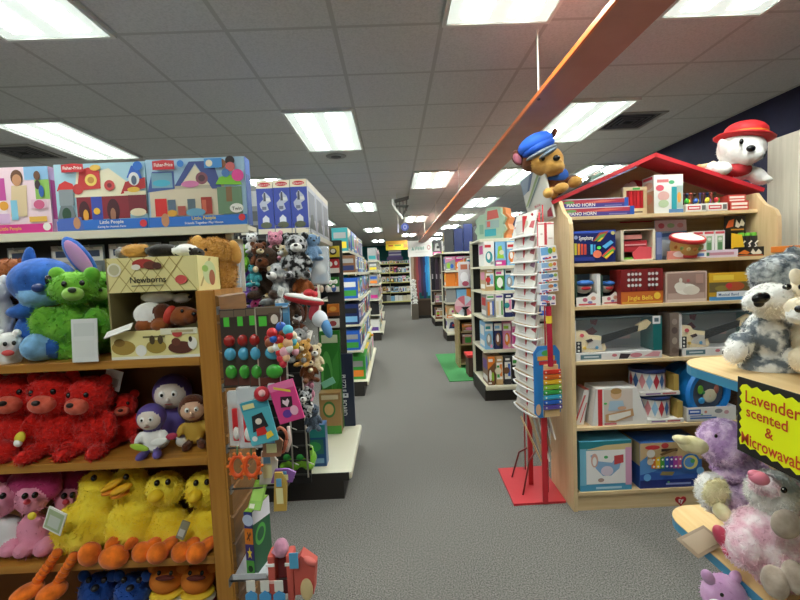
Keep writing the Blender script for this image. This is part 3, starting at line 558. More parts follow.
psoft('plush_puppy', 'black and white plush puppy lying on top of the carton', (165, 258, 1.56, Z1 + H + .002), [(FBLK, 164, 251, 1.57, 17, 16, 7), (FWHT, 186, 251, 1.57, 12, 14, 7), (FBLK, 197, 253, 1.56, 7, 9, 5)], [('ear', None, [(FBLK, 178, 251, 1.54, 4, 3, 6)]), ('eye', None, [(EYE, 190, 249, 1.525, 1.4, 1.2, 1.5)]), ('nose', None, [(EYE, 199, 252, 1.53, 2, 1.5, 1.5)])], vox=.006, nfur=500, flen=.006)
psoft('plush_puppy', 'tan plush puppy lying on top of the carton beside the black one', (137, 258, 1.58, Z1 + H + .002), [(FTAN, 137, 251, 1.585, 13, 14, 7), (FTAN, 143, 249, 1.575, 6, 8, 5), (FGRY, 122, 253, 1.6, 5, 9, 6)], [('ear', None, [(FTAN, 131, 250, 1.55, 4, 3, 5)]), ('nose', None, [(EYE, 146, 249, 1.55, 1.8, 1.4, 1.4)])], vox=.006, nfur=500, flen=.007)
o = card('hang_tag', 'white tag card sticking out of the Newborns carton', 103, 328, 132, 338, 1.47, [('r', .1, .2, .9, .8, 'dcdad2')], 'eceae4', 12, -60); o['category'] = 'tag'
p = P(176, 333, y=1.497); o.rotation_euler = (math.radians(-55), math.radians(-18), 0)
card('hang_tag', 'cream tag strip under the brown puppy in the carton', 160, 328, 197, 334, 1.499, [('r', .3, .3, .9, .7, 'b9ad80')], 'e4dfc6', 0, 0)
FRM = fur('d0543c', 'e0705a', 20)
# second shelf: red bears, small dolls
for i, (u, hp, yy, sd) in enumerate(((26, 86, 1.62, 1), (62, 88, 1.6, 2), (98, 82, 1.6, 3))):
    lab = ('red shaggy plush bear beside the blue plush on the middle shelf', 'middle one of three red shaggy plush bears in a row', 'red shaggy plush bear with a white tag behind its head')[i]
    mouth = ('mouth', 'dark open mouth', [(M('#2a0708', .7), (0, -.262, .6), (.085, .05, .05))])
    c = critter('plush_bear', lab, u, 462, yy, hp, FRED, rz=(16, 8, -4)[i], z=Z2, muz=FRM, nose='1a1210', ears='round', fur_n=2600, flen=.045, wide=1.15, head=1.12, seed=sd, group='red plush bears')
    if i == 2:
        p = P(112, 388, y=1.66) ; q = (p - c.location) / (hp * yy / F_PX); mb = MB(); tagcard((0, 0, 0), .22, .26, (0, 18, 0))(mb); o = mb.obj('hang_tag', c); o.location = (.19, .12, .86)
psoft('plush_bear', 'blue plush peeking past the outermost red bear', (-4, 462, 1.62, Z2), [(FDBL, -6, 420, 1.62, 16, 14, 20), (FDBL, -2, 445, 1.62, 18, 14, 18), (FDBL, -6, 398, 1.6, 13, 12, 12)], [('eye', None, [(EYE, 4, 396, 1.555, 2.7, 3, 3.2)])], vox=.008, nfur=900, flen=.01)
psoft('plush_bear', 'small red plush lying at the outer shelf edge with a yellow label', (4, 464, 1.52, Z2), [(FRED, 2, 452, 1.54, 15, 12, 12), (FRED, -8, 446, 1.55, 12, 12, 14)], [('label', 'yellow and white label', [(M('#e3d23c', .6), 20, 438, 1.525, 5, 3, 7, -30), (WHITE, 18, 443, 1.52, 4, 3, 4)])], vox=.007, nfur=600, flen=.01)
critter('plush_bear', 'small red plush behind the white and purple doll', 129, 458, 1.68, 55, FRED, muz=FRM, z=Z2, nose='3a1a10', fur_n=500, rz=20, seed=9)
def doll(name, label, u, v, y, hpx, z, hood, face, torso, limb, rz=0, hair=None, extra=(), nf=0, arms=True, group=None):
    H = hpx * y / F_PX; p = P(u, v, y=y); bl = [(torso, (0, 0, .25), (.17, .13, .24)), (hood, (0, 0, .68), (.25, .22, .25)), (face, (0, -.07, .67), (.21, .18, .2)), (limb, (-.12, -.22, .07), (.08, .17, .075), (0, 0, -12)), (limb, (.12, -.22, .07), (.08, .17, .075), (0, 0, 12)), (torso, (-.22, -.05, .32), (.06, .07, .14), (-20, 25, 0)), (torso, (.22, -.05, .32), (.06, .07, .14), (-20, -25, 0))]
    if hair: bl.append((hair, (0, .05, .78), (.26, .2, .2)))
    ps = pair('eye', None, EYEW, (.075, -.235, .71), (.04, .025, .045), None, [('pupil', None, EYE, (.07, -.256, .705), (.018, .01, .022))]) + [('nose', None, [(face, (0, -.26, .64), (.025, .02, .025))]), ('mouth', None, [(M('#8a4038', .6), (0, -.238, .575), (.05, .015, .01))])] + list(extra)
    return soft(name, label, 'doll', (p.x, p.y, z), rz, H, bl, ps, .03, 3, nf, .03, group)
lbl = ('label', 'green and white printed label', [(M('#a8c83c', .5), (-.12, -.3, .25), (.16, .02, .06), (0, 20, 0)), (WHITE, (.2, -.31, .32), (.14, .02, .07), (0, -12, 0)), (M('#b03050', .5), (.4, -.28, .38), (.1, .02, .06), (0, -12, 0))])
PFACE = M('#e4d8cc', .7)
doll('soft_doll', 'white and purple soft doll lying in front of another on the middle shelf', 155, 460, 1.55, 56, Z2, SATP, PFACE, SATIN, SATP, 10, extra=[lbl])
doll('soft_doll', 'purple hooded soft doll at the back behind the white one', 178, 462, 1.67, 74, Z2, SATP, PFACE, SATP, SATIN, 14)
doll('soft_doll', 'small brown haired soft doll against the wooden post', 197, 462, 1.62, 56, Z2, FBRN, SKIN, M('#c9a23c', .7), FBRN, 20)
# third shelf: pink dolls and yellow ducks
WSHIRT = M('#d8d6d6', .6)
psoft('soft_doll', 'pink doll in white dress at the outer end of the third shelf', (0, 556, 1.57, Z3), [(FMAG, -4, 484, 1.6, 20, 14, 18), (DPINK, 0, 500, 1.56, 16, 13, 17), (WSHIRT, 2, 532, 1.58, 22, 14, 18), (DPINK, 12, 548, 1.54, 9, 12, 7), (DPINK, -8, 550, 1.54, 10, 12, 8)],
      [('eye', None, [(EYE, 3, 496, 1.505, 2.7, 3, 3.2)]), ('nose', None, [(DPINK, -4, 505, 1.5, 3, 3, 3)])], vox=.008, nfur=300, flen=.01, cat='doll')
def pinkdoll(du, y, sc, lab, crd):
    U = lambda u: 32 + (u - 32) * sc + du
    psoft('soft_doll', lab, (U(32), 556, y, Z3), [(FMAG, U(34), 480, y + .03, 26 * sc, 16, 13), (FMAG, U(50), 487, y + .02, 12 * sc, 10, 12), (DPINK, U(32), 499, y - .01, 15 * sc, 13, 15), (DPINK, U(34), 530, y, 15 * sc, 12, 18), (DPINK, U(26), 548, y - .05, 9 * sc, 13, 8), (DPINK, U(46), 546, y - .05, 9 * sc, 13, 9)],
          [('eye', None, [(EYE, U(35), 495, y - .062, 2.7, 3, 3.2)]), ('eye', None, [(EYE, U(25), 496, y - .06, 2.7, 3, 3.2)]), ('nose', None, [(M('#c2384a', .6), U(27), 502, y - .065, 3, 3, 2.6)])] + crd, vox=.008, nfur=500, flen=.014, cat='doll')
pinkdoll(0, 1.58, 1, 'pink haired soft doll with yellow bow, second from the shelf end', [('bow', 'yellow bow', [(M('#e6cf3a', .6), 32, 516, 1.51, 4, 3, 4)])])
pinkdoll(38, 1.66, .85, 'magenta haired soft doll wedged against the yellow ducks', [])
o = card('picture_book', 'white and green picture card held before the pink dolls', 41, 503, 62, 527, 1.47, [('r', .08, .08, .92, .92, 'a9b78f'), ('r', .2, .2, .8, .7, 'c9cec4')], 'eceae2', -8); o['category'] = 'book'; o.rotation_euler.y = math.radians(24)
BEAK = M('#e58a1c', .6); STR1 = M('#d98fae', .7)
def stripeleg(pts, y):
    def f(mb, o=None): pass
    return f
def duck(lab, base, bl, ps, sd): psoft('plush_duck', lab, base, bl, ps, vox=.008, nfur=2600, flen=.013, seed=sd, group='yellow plush ducks')
def legs(o_uvy, a, b, y, n=7, r=5):
    out = []
    for i in range(n):
        f = i / (n - 1); out.append((FORA, a[0] + (b[0] - a[0]) * f, a[1] + (b[1] - a[1]) * f, y, r, r, 3.6, math.degrees(math.atan2(-(b[0] - a[0]), (a[1] - b[1])) ) ))
    return out
duck('yellow plush duck leaning back with long orange legs hanging over the shelf edge', (86, 560, 1.6, Z3), [(FYEL, 84, 528, 1.58, 31, 20, 27), (FYEL, 98, 498, 1.62, 17, 16, 22), (FYEL, 98, 484, 1.62, 17, 14, 13)],
     [('beak', 'open orange and yellow beak', [(M('#e8b01e', .6), 112, 485, 1.55, 13, 8, 3.5, 28), (BEAK, 112, 491, 1.55, 11, 7, 3, 14)]), ('eye', None, [(EYE, 94, 478, 1.553, 2.7, 3, 3.2)]), ('leg', 'long hanging orange leg', legs(0, (57, 553), (38, 580), 1.49)), ('leg', 'long hanging orange leg', legs(0, (74, 556), (58, 582), 1.485)),
      ('foot', 'flat orange foot', [(FORA, 27, 592, 1.475, 16, 14, 7, 14)]), ('foot', 'flat orange foot', [(FORA, 52, 592, 1.47, 14, 14, 8, 8)])], 11)
duck('second yellow plush duck, tall neck, sitting upright with big orange feet', (134, 560, 1.61, Z3), [(FYEL, 134, 523, 1.6, 25, 20, 26), (FYEL, 130, 486, 1.62, 19, 16, 20), (FYEL, 118, 528, 1.58, 12, 14, 16)],
     [('beak', None, [(M('#e8b01e', .6), 121, 489, 1.545, 11, 9, 4, 20), (BEAK, 120, 494, 1.55, 9, 8, 3, 12)]), ('eye', None, [(EYE, 126, 477, 1.556, 2.7, 3, 3.2)]), ('leg', None, [(FORA, 114, 541, 1.53, 6, 12, 5)]), ('leg', None, [(FORA, 132, 542, 1.53, 5, 12, 5, 30)]), ('foot', 'large orange foot', [(FORA, 90, 554, 1.5, 11, 10, 12, 10)]), ('foot', 'large orange foot', [(FORA, 114, 557, 1.495, 15, 10, 12, 0)])], 12)
def sitduck(u, lab, sd, crd=[]):
    duck(lab, (u, 560, 1.61, Z3), [(FYEL, u, 489, 1.6, 18, 16, 18), (FYEL, u + 4, 528, 1.61, 20, 17, 25), (FYEL, u - 10, 530, 1.6, 10, 14, 16)],
         [('beak', 'round yellow beak', [(M('#ecc21e', .6), u - 9, 496, 1.535, 7, 9, 6)]), ('eye', None, [(EYE, u - 8, 483, 1.54, 2.7, 3, 3.2)]), ('eye', None, [(EYE, u + 3, 482, 1.54, 2.7, 3, 3.2)]),
          ('leg', None, [(FORA, u - 14, 546, 1.53, 10, 13, 6, 30), (FORA, u - 23, 552, 1.5, 9, 10, 10, 30)]), ('leg', None, [(FORA, u + 2, 546, 1.53, 11, 13, 6, 30), (FORA, u - 7, 553, 1.495, 11, 10, 10, 30)])] + crd, sd)
sitduck(165, 'round headed yellow plush duck with a grey tag card at its side', 13, [('hang_tag', 'folded grey tag card', [tagcard(tuple(P(183, 530, y=1.5) - Vector((P(165, 560, y=1.61).x, P(165, 560, y=1.61).y, Z3))), .03, .07, (0, 25, 0), M('#8f8a72', .5))])])
sitduck(204, 'round headed yellow plush duck pressed against the wooden post', 14)
# lowest shelf
for u, lab, sd in ((98, 'blue plush bear on the lowest shelf, under the upright duck', 21), (133, 'second blue plush bear, nearer the striped plush', 22)):
    psoft('plush_bear', lab, (u, 660, 1.6, Z4), [(FDBL, u, 590, 1.6, 18, 16, 17), (FDBL, u, 635, 1.62, 20, 17, 34)], [('nose', None, [(M('#1a1a22', .4), u - 3, 588, 1.535, 4, 4, 3)]), ('ear', None, [(FDBL, u - 14, 576, 1.6, 6, 4, 6)]), ('ear', None, [(FDBL, u + 14, 576, 1.6, 6, 4, 6)]), ('eye', None, [(EYE, u - 9, 580, 1.54, 2.7, 3, 3.2)]), ('eye', None, [(EYE, u + 6, 580, 1.54, 2.7, 3, 3.2)])], vox=.009, nfur=900, flen=.012, seed=sd)
OHD = M('#d0741c', .8)
for u, lab in ((167, 'orange plush bear in striped shirt on the lowest shelf'), (198, 'orange plush bear in striped shirt nearest the wooden post')):
    o = psoft('soft_doll', lab, (u, 660, 1.6, Z4), [(OHD, u, 578, 1.6, 17, 15, 14), (M('#5a2f5c', .8), u, 620, 1.6, 18, 15, 26)], [('mouth', None, [(M('#5a1a10', .8), u - 2, 578, 1.54, 10, 3, 2.5)]), ('collar', 'yellow collar', [(M('#e6c32e', .7), u, 592, 1.59, 17, 14, 3.4)]), ('stripe', 'white shirt stripe', [(M('#cfc9c4', .8), u, 597.5, 1.585, 18, 15, 1.8)]), ('stripe', 'red shirt stripe', [(M('#a03040', .8), u, 603, 1.585, 18.3, 15.2, 2)]), ('ear', None, [(OHD, u - 14, 568, 1.6, 5, 4, 5)]), ('ear', None, [(OHD, u + 14, 568, 1.6, 5, 4, 5)]), ('eye', None, [(EYE, u - 8, 573, 1.54, 2, 2, 2.4)]), ('eye', None, [(EYE, u + 4, 573, 1.54, 2, 2, 2.4)])], vox=.009, nfur=0, cat='doll')

# ================================================================== slatwall end: peg goods
HOOK = M('#8a8a8c', .3, 1)
def hook(x, y, z, L=.2, par=None):
    mb = MB(); mb.tube([(EX - .002, y, z), (EX + L, y, z), (EX + L + .008, y, z + .012)], .0032, HOOK); mb.box((EX, y - .012, z - .014), (EX + .004, y + .012, z + .014), HOOK); o = mb.obj('peg_hook', par); return o
def hk(v, y, L, lab): 
    o = hook(0, y, P(255, v, y=y).z, L); tag(o, lab, 'peg hook', 'peg hooks on the slatwall end')
hk(309, 1.49, .24, 'steel peg hook carrying the dark candy cards'); hk(386, 1.49, .2, 'steel peg hook carrying the clear packs'); hk(447, 1.49, .16, 'steel peg hook carrying the orange rings'); hk(488, 1.5, .2, 'steel peg hook above the tall picture book'); hk(580, 1.435, .28, 'lowest steel peg hook with blue tags')
def sx(u, v, y): return P(u, v, y=y)
for i, (u0, u1) in enumerate(((219, 243), (233, 256), (245, 268), (254, 287))):
    y = 1.475 - .016 * i; a, b_ = sx(u0, 310 - i, y), sx(u1, 386, y); w, h = b_.x - a.x, a.z - b_.z
    t = thing('candy_card', f'dark blister card with red, blue and green candies, {ORD[i]} from the wooden panel', 'blister card', (a.x, y, b_.z), 0, 'candy cards on the slatwall')
    mb = MB(); mb.box((0, 0, 0), (w, .003, h), M('#3a3029', .4), .001); mb.art((0, 0, 0), (w, 0, 0), (0, 0, h), [('r', 0, 0, .05, 1, 'a89c8c'), ('r', 0, .975, 1, 1, '8d8274'), ('r', .07, .9, .96, .985, '6c5a48'), ('r', .14, .76, .42, .88, '4fc43a'), ('r', .5, .8, .9, .92, '5a4638'), ('r', .06, .02, .94, .12, '5a2c20'), ('e', .7, .84, .13, .06, 'd9d2c2')] if i == 3 else [('r', .04, .9, .96, .985, '6c5a48'), ('r', .2, .78, .5, .9, '4fc43a'), ('r', .06, .02, .94, .12, '5a2c20')]); mb.obj('backing_card', t)
    for c, zz, r in (('9a2420', .6, .05), ('4fa3c4', .43, .055), ('3f9c34', .2, .06)):
        mb = MB(); mb.ell((w * (.5 if i < 3 else .62), -.012, h * zz), (w * .3, .014, h * r * 1.5), M('#' + c, .25)); mb.obj('candy', t)
p = sx(282, 316, 1.50); o = carton('toy_box', 'light blue card hanging behind the front candy card', p.x - .022, p.x + .026, 1.50, .006, p.z - .04, p.z + .045, '5f9fd0', [('r', .1, .6, .9, .9, '8fc0e4')], cat='card'); 
# bunch of character-free ball figures
cols = ['c8262c', 'c8262c', '2a62c0', '58b8d0', 'f0e2c0', 'e9c83a', 'e8a9b8', 'f2f0ea', '8a4a2a', 'e6b48a', 'd03040']
pts = [(272, 333), (279, 340), (281, 327), (288, 330), (292, 336), (294, 346), (285, 352), (278, 347), (270, 343), (288, 343), (282, 358)]
t = thing('keychain_cluster', 'cluster of small coloured figure keychains in front of the candy cards', 'keychains', sx(281, 340, 1.38))
for i, ((u, v), c) in enumerate(zip(pts, cols)):
    mb = MB(); q = sx(u, v, 1.37 + .012 * (i % 3)) - t.location; mb.ell(q, (.017, .015, .017), M('#' + c, .35)); mb.ell(q + Vector((.004, -.003, -.018)), (.012, .012, .014), M('#' + cols[(i * 3 + 2) % 11], .4)); mb.obj('figure', t)
mb = MB(); mb.tube([(0, .02, .075), (-.01, .05, .1)], .003, HOOK); mb.tube([(0, .02, .075), (0, .0, .05)], .002, HOOK); mb.obj('ring', t)
t = thing('toy_figure', 'tan small toy figure hanging under the keychain cluster', 'toy', sx(280, 372, 1.5)); mb = MB(); mb.ell((0, 0, 0), (.018, .012, .045), M('#c2946a', .6)); mb.obj('body', t); mb = MB(); mb.ell((0, 0, .055), (.015, .013, .016), M('#d8b08a', .6)); mb.obj('head', t)
# clear packs, second row
for i, (u0, v0, u1, v1, lab) in enumerate(((226, 392, 246, 446, 'clear pack with red toy inside, nearest the wooden panel'), (235, 388, 262, 448, 'clear pack with red and white toy in front of the first'), (262, 375, 282, 400, 'empty topped clear pack hanging above the pink card'))):
    y = 1.455 - .014 * i; a, b_ = sx(u0, v0, y), sx(u1, v1, y); w, h = b_.x - a.x, a.z - b_.z; t = thing('clear_pack', lab, 'blister pack', (a.x, y, b_.z))
    mb = MB(); mb.box((0, 0, 0), (w, .016, h), CLEAR2, .006); mb.obj('bubble', t); mb = MB(); mb.box((.002, .017, h * .75), (w - .002, .019, h), M('#e6e4e0', .4)); mb.obj('header', t)
    mb = MB(); mb.box((w * .25, -.004, h * .1), (w * .75, .012, h * .7), M(('#c8242a', '#c8242a', '#d9d6d2')[i], .35), .008); mb.ell((w * .5, -.004, h * .25), (w * .2, .01, h * .12), M('#eae6e0', .4)); mb.obj('toy', t)
def picard(name, label, cu, cv, y, wpx, hpx, a, base, art, d=.012):
    k = y / F_PX; w, h = wpx * k, hpx * k; mb = MB(); mb.box((-w / 2, 0, -h / 2), (w / 2, d, h / 2), M('#' + base, .4), .003); mb.art((-w / 2, 0, -h / 2), (w, 0, 0), (0, 0, h), art)
    o = mb.obj(name); o.location = sx(cu, cv, y); o.rotation_euler = (0, math.radians(-a), 0)
    m2 = MB(); m2.tube([(0, .004, h / 2 - .004), (0, .03, h / 2 + .02), (0, .1, h / 2 + .022)], .002, HOOK); m2.obj('hang_loop', o); return tag(o, label, 'toy pack')
picard('toy_pack', 'turquoise square toy pack hanging tilted in front of the red packs', 259, 422, 1.405, 28, 46, 12, '55b5c4', [('r', 0, .8, 1, 1, '3d9ab0'), ('p', [(.2, .3), (.8, .36), (.7, .7), (.3, .66)], '23252a'), ('p', [(.3, .2), (.7, .2), (.66, .38), (.34, .36)], 'd5302c'), ('p', [(.62, .08), (.9, .14), (.84, .26), (.64, .22)], 'f0cf3a'), ('e', .5, .52, .12, .07, 'f2e6d6'), ('e', .2, .16, .1, .06, 'f0efe8'), ('r', .08, .84, .5, .95, 'e9e2a0')])
picard('toy_pack', 'bright pink square toy pack with heart, hanging tilted', 286, 402, 1.40, 26, 42, 14, 'e0458c', [('r', 0, .82, 1, 1, 'f07ab0'), ('p', [(.25, .4), (.7, .35), (.78, .6), (.35, .66)], '2a1420'), ('p', [(.5, .38), (.64, .5), (.6, .58), (.5, .53), (.4, .58), (.36, .5)], 'f5d9e4'), ('p', [(.2, .88), (.8, .7), (.8, .76), (.2, .94)], 'f0d24a'), ('e', .42, .22, .18, .1, '6a3aa0'), ('e', .72, .26, .16, .12, 'f3b6cf')])
t = thing('pompom_toy', 'round red topped toy above the turquoise pack', 'toy', sx(262, 394, 1.40)); mb = MB(); mb.ell((0, 0, 0), (.026, .018, .026), M('#b82030', .5)); mb.obj('body', t); mb = MB(); mb.ell((.004, -.012, .006), (.012, .01, .012), M('#e8b0b0', .5)); mb.obj('face', t)
# orange ring toys
for i, u in enumerate((238, 252)):
    c = sx(u, 466, 1.47 - .02 * i); t = thing('ring_toy', ('orange ring toy hanging next to the wooden panel', 'orange ring toy hanging nearer the aisle')[i], 'ring toy', c); mb = MB(); og = M('#e2581e', .4)
    mb.tube([(.024 * math.cos(a), .004 * math.sin(a), .034 * math.sin(a)) for a in [k * 2 * PI / 18 for k in range(19)]], .008, og)
    mb.obj('ring', t)
    for k in range(10):
        mb = MB(); a = k * 2 * PI / 10; mb.ell((.034 * math.cos(a), 0, .045 * math.sin(a)), (.006, .006, .006), M('#ec7a2c', .4)); mb.obj('bump', t)
    mb = MB(); mb.tube([(0, 0, .035), (0, .004, .07)], .003, M('#55724a', .5)); mb.obj('loop', t)
t = thing('chenille_toy', 'orange and pink looped toy under the pink pack', 'toy', sx(281, 440, 1.5)); mb = MB(); mb.tube([(.02 * math.cos(a) * (1 + .2 * math.sin(3 * a)), 0, .045 * math.sin(a)) for a in [k * 2 * PI / 20 for k in range(21)]], .006, M('#c9785a', .5)); mb.obj('loop', t); mb = MB(); mb.tube([(.03, -.005, .05), (.036, -.01, 0), (.02, -.005, -.04)], .006, M('#e8cfc6', .5)); mb.obj('strap', t)
for i, (u, v, w, h, c, lab) in enumerate(((268, 468, 20, 34, 'd6d2c4', 'clear white packet hanging above the tall book'), (283, 476, 26, 14, '8a5aa6', 'purple leaf shaped toy beside the white packet'), (280, 492, 15, 40, 'c2a04a', 'gold and brown packet hanging aisle-side of the book'), (272, 446, 22, 22, 'a77a5c', 'tan looped chew toy under the pink pack'))):
    k = 1.5 / F_PX; p = sx(u, v, 1.5 - .012 * i); t = thing('toy_packet', lab, 'packet', p); mb = MB(); w *= k; h *= k
    mb.prism([(-w / 2, 0, -h / 2), (w * .35, 0, -h / 2), (w / 2, 0, h * .2), (w * .2, 0, h / 2), (-w * .3, 0, h / 2)], (0, .01, 0), M('#' + c, .35)); mb.obj('bag', t); mb = MB(); mb.box((-w * .25, -.003, -h * .3), (w * .2, -.0005, h * .1), M('#e9e3a8', .4)); mb.box((-w * .2, -.004, h * .15), (w * .15, -.0005, h * .35), M('#5f9fc8', .4)); mb.obj('print', t)
# tall book pack with picture spine
yB = 1.47; a, b_ = sx(243.5, 512, yB), sx(256.5, 575, yB); w, h = b_.x - a.x, a.z - b_.z
o = carton('board_book_pack', 'tall board book pack with moon, plane, star and car on its spine', a.x, b_.x, yB, .12, b_.z, a.z, '2b2f6a',
           [('r', 0, .75, 1, 1, '2b3070'), ('c', .5, .875, .09, 'b9c4dc'), ('r', 0, .5, 1, .75, 'd9791e'), ('p', [(.2, .58), (.3, .56), (.8, .66), (.7, .7)], '6a3512'), ('p', [(.3, .68), (.4, .7), (.65, .57), (.55, .55)], '6a3512'), ('r', 0, .25, 1, .5, '3a2a70'), ('p', [(.5, .46), (.58, .4), (.8, .39), (.63, .35), (.7, .28), (.5, .32), (.3, .28), (.37, .35), (.2, .39), (.42, .4)], 'f0d23a'), ('r', 0, 0, 1, .25, '4c9a3c'), ('e', .5, .12, .3, .05, '1e3a1e'), ('r', .3, .12, .7, .17, '1e3a1e')], cat='book',
           right=[('r', 0, 0, 1, 1, '1f5a3a'), ('e', .4, .55, .3, .16, '58b04a'), ('e', .4, .55, .2, .1, '1f5a3a'), ('p', [(0, .8), (1, .7), (1, 1), (0, 1)], 'e4e4ea')], top=[('r', 0, 0, 1, 1, '8abf3a')])
o.rotation_euler.z = math.radians(-12)
k = 1.5 / F_PX; mb = MB(); mb.box((0, 0, 0), (.05, .1, .006), M('#84bb38', .4), .002); mb.art((0, 0, .006), (.05, 0, 0), (0, .1, 0), [('r', .1, .05, .5, .2, 'e8e8d0'), ('r', .1, .3, .9, .9, '9ccc50')]); o = mb.obj('green_booklet'); o.location = sx(248, 511, 1.468); o.location.z += .004; o.rotation_euler = (math.radians(52), 0, math.radians(-14)); tag(o, 'lime green booklet leaning on top of the tall book pack', 'booklet')
mb = MB(); p = P(250, 575, y=yB); mb.box((EX, yB - .01, p.z - .012), (p.x + .06, yB + .135, p.z - .002), M('#b9bcc0', .3), .002); mb.box((EX, yB - .012, p.z - .012), (p.x + .06, yB - .008, p.z + .012), M('#c9ccd0', .3)); tag(mb.obj('slatwall_ledge'), 'small clear grey ledge under the tall board book pack', 'ledge')
# pink castle toy
o = P(291, 570, y=1.44); t = thing('castle_toy', 'pink and red soft toy castle with lilac dome on the lowest hook', 'toy castle', (o.x, o.y, o.z - .1)); SAL = M('#c8584c', .7); LIL = fur('c58ca4')
mb = MB(); mb.box((-.075, -.02, 0), (-.05, .04, .165), SAL, .008); mb.box((-.012, -.02, 0), (.012, .04, .165), SAL, .008); mb.prism([(.014, -.015, .02), (.078, -.015, .02), (.088, -.015, .12), (.04, -.015, .16), (.014, -.015, .12)], (0, .05, 0), SAL); mb.box((-.05, .02, 0), (-.012, .035, .14), M('#7a2f30', .8)); mb.obj('tower', t)
mb = MB(); mb.ell((-.032, .01, .175), (.026, .026, .034), LIL); mb.ell((-.05, .01, .16), (.018, .018, .016), LIL); mb.obj('dome', t)
mb = MB(); mb.ell((.055, -.018, .04), (.022, .008, .04), M('#dcc490', .7)); mb.obj('door', t)
mb = MB(); mb.box((-.078, -.023, .13), (-.05, -.019, .14), WHITE); mb.box((-.014, -.023, .13), (.014, -.019, .14), WHITE); mb.box((-.078, -.023, .07), (-.05, -.019, .08), M('#e9b8b0')); mb.obj('trim', t)
mb = MB(); mb.ell((.07, -.01, .135), (.026, .014, .012), M('#d06a60', .7), (0, 35, 0)); mb.obj('roof', t)
mb = MB(); mb.box((.004, -.03, .125), (.034, -.027, .18), M('#58a8d0', .4)); q = mb.obj('tag', t); q['label'] = 'light blue paper tag'
for i, u in enumerate((251, 265, 279)):
    p = P(u, 592, y=1.42 - .006 * i); t = thing('price_tag', f'blue and white tag loop on the lowest hook, {ORD[i]} from the wooden panel', 'tag', p, group='tag loops on the lowest hook'); mb = MB(); mb.box((-.015, 0, .0), (.015, .003, .04), M('#e4e2da', .4), .001); mb.obj('strap', t); mb = MB(); mb.prism([(-.02, -.001, -.05), (.018, -.001, -.05), (.02, -.001, -.01), (0, -.001, .006), (-.02, -.001, -.01)], (0, .004, 0), M('#4f9fd6', .4)); mb.obj('tag', t)

# ================================================================== plush hanging on the near aisle gondola
def hang(label, u, v, y, hpx, main, **k):
    """small plush on a loop; (u, v) is its middle"""
    hpx *= 1.22; H = hpx * y / F_PX; c = P(u, v, y=y)
    o = critter(k.pop('name', 'plush_animal'), label, u, v, y, hpx, main, loc=(c.x, c.y, c.z - H * .48), H=H, fur_n=k.pop('fur_n', 350), **k)
    mb = MB(); mb.tube([(0, .0, .9), (0, .05, 1.12), (0, .5, 1.16)], .014, HOOK); mb.obj('hang_loop', o); return o
hy = 2.75
FLIME = fur('6fae2c', '98d040', 14); FTEAL = fur('3f9aa0'); FSIL = fur('8c8f90', 'c9c9c6', 10, .42, .58); FSPK = fur('101010', 'b9b9b9', 9, .46, .58); FMONK = fur('6a3a1c'); FCREAM = fur('c9b48a', 'e4d6b4', 16); FPIG = fur('d98fa4'); FVIO = fur('6a3f9a', '8f62bc'); FDK = fur('33241a', '4c3626')
HP = [('lime green plush frog hanging at the top of the peg display edge', 243, 258, 26, FLIME, dict(ears='none', nose=None, belly=None)), ('small white plush mouse hanging at the top beside the lime plush', 252, 243, 18, FWHT, dict()),
      ('brown plush monkey hanging under the white mouse', 259, 257, 26, FMONK, dict(muz=FCREAM, feet=FCREAM)), ('pink plush pig hanging at the top middle of the peg display', 276, 246, 26, FPIG, dict(muz=FPIG, nose='b25a74')), ('cream plush lamb hanging between pig and speckled zebra', 285, 258, 24, FCREAM, dict(muz=FWHT)),
      ('black and white speckled plush hanging by the wire upright', 297, 256, 40, FSPK, dict(muz=FWHT)), ('blue grey plush elephant hanging at the top beside the clear robot pack', 312, 247, 24, fur('6f8fb0'), dict(ears='floppy')),
      ('large dark brown plush bear hanging behind the husky', 268, 272, 46, FDK, dict(muz=FMONK, fur_n=700)), ('grey and white plush husky hanging in the middle of the pegs', 279, 283, 38, FSIL, dict(muz=FWHT, ears='pointy')), ('white faced plush raccoon hanging beside the husky', 294, 279, 32, FSIL, dict(muz=FWHT, ears='pointy', nose='402020')),
      ('chestnut plush horse hanging against the wire upright', 302, 282, 30, FCAR, dict(muz=FCREAM, ears='pointy')), ('teal plush fish toy hanging at the display edge', 255, 274, 22, FTEAL, dict(ears='none', nose=None)), ('purple plush unicorn hanging over the wooden post', 247, 283, 26, FVIO, dict(ears='pointy', nose=None)),
      ('violet plush cat hanging lower beside the post', 256, 294, 26, FPUR, dict(ears='pointy', muz=FPIG)), ('magenta plush bird hanging below the violet cat', 258, 312, 26, FMAG, dict(ears='none')), ('pink plush rabbit hanging beside the magenta bird', 265, 298, 24, FPIG, dict(ears='long')),
      ('tan plush sloth hanging low below the husky', 272, 303, 30, FTAN, dict(muz=FCREAM)), ('dark plush mole hanging low behind the red airplane', 288, 306, 34, FDK, dict(muz=FGRY)), ('chocolate plush dog hanging under the airplane', 292, 326, 46, FBRN, dict(muz=FWHT, ears='floppy')),
      ('grey plush badger hanging beside the chocolate dog', 300, 344, 30, FGRY, dict(muz=FWHT)), ('tan plush monkey in the cluster low on the pegs', 305, 352, 24, FTAN, dict(muz=FCREAM)), ('cream plush monkey in the cluster low on the pegs', 315, 357, 24, FCREAM, dict(muz=FWHT)), ('brown plush monkey in the cluster low on the pegs', 308, 367, 26, FMONK, dict(muz=FCREAM)),
      ('black and white plush panda hanging low by the wire upright', 306, 402, 24, FSPK, dict(muz=FWHT)), ('pink and white plush kitten above the panda', 310, 390, 18, FPIG, dict(muz=FWHT, ears='pointy')), ('slate plush seal hanging lowest, above the blue carton', 313, 416, 24, fur('4f5b68'), dict(ears='none'))]
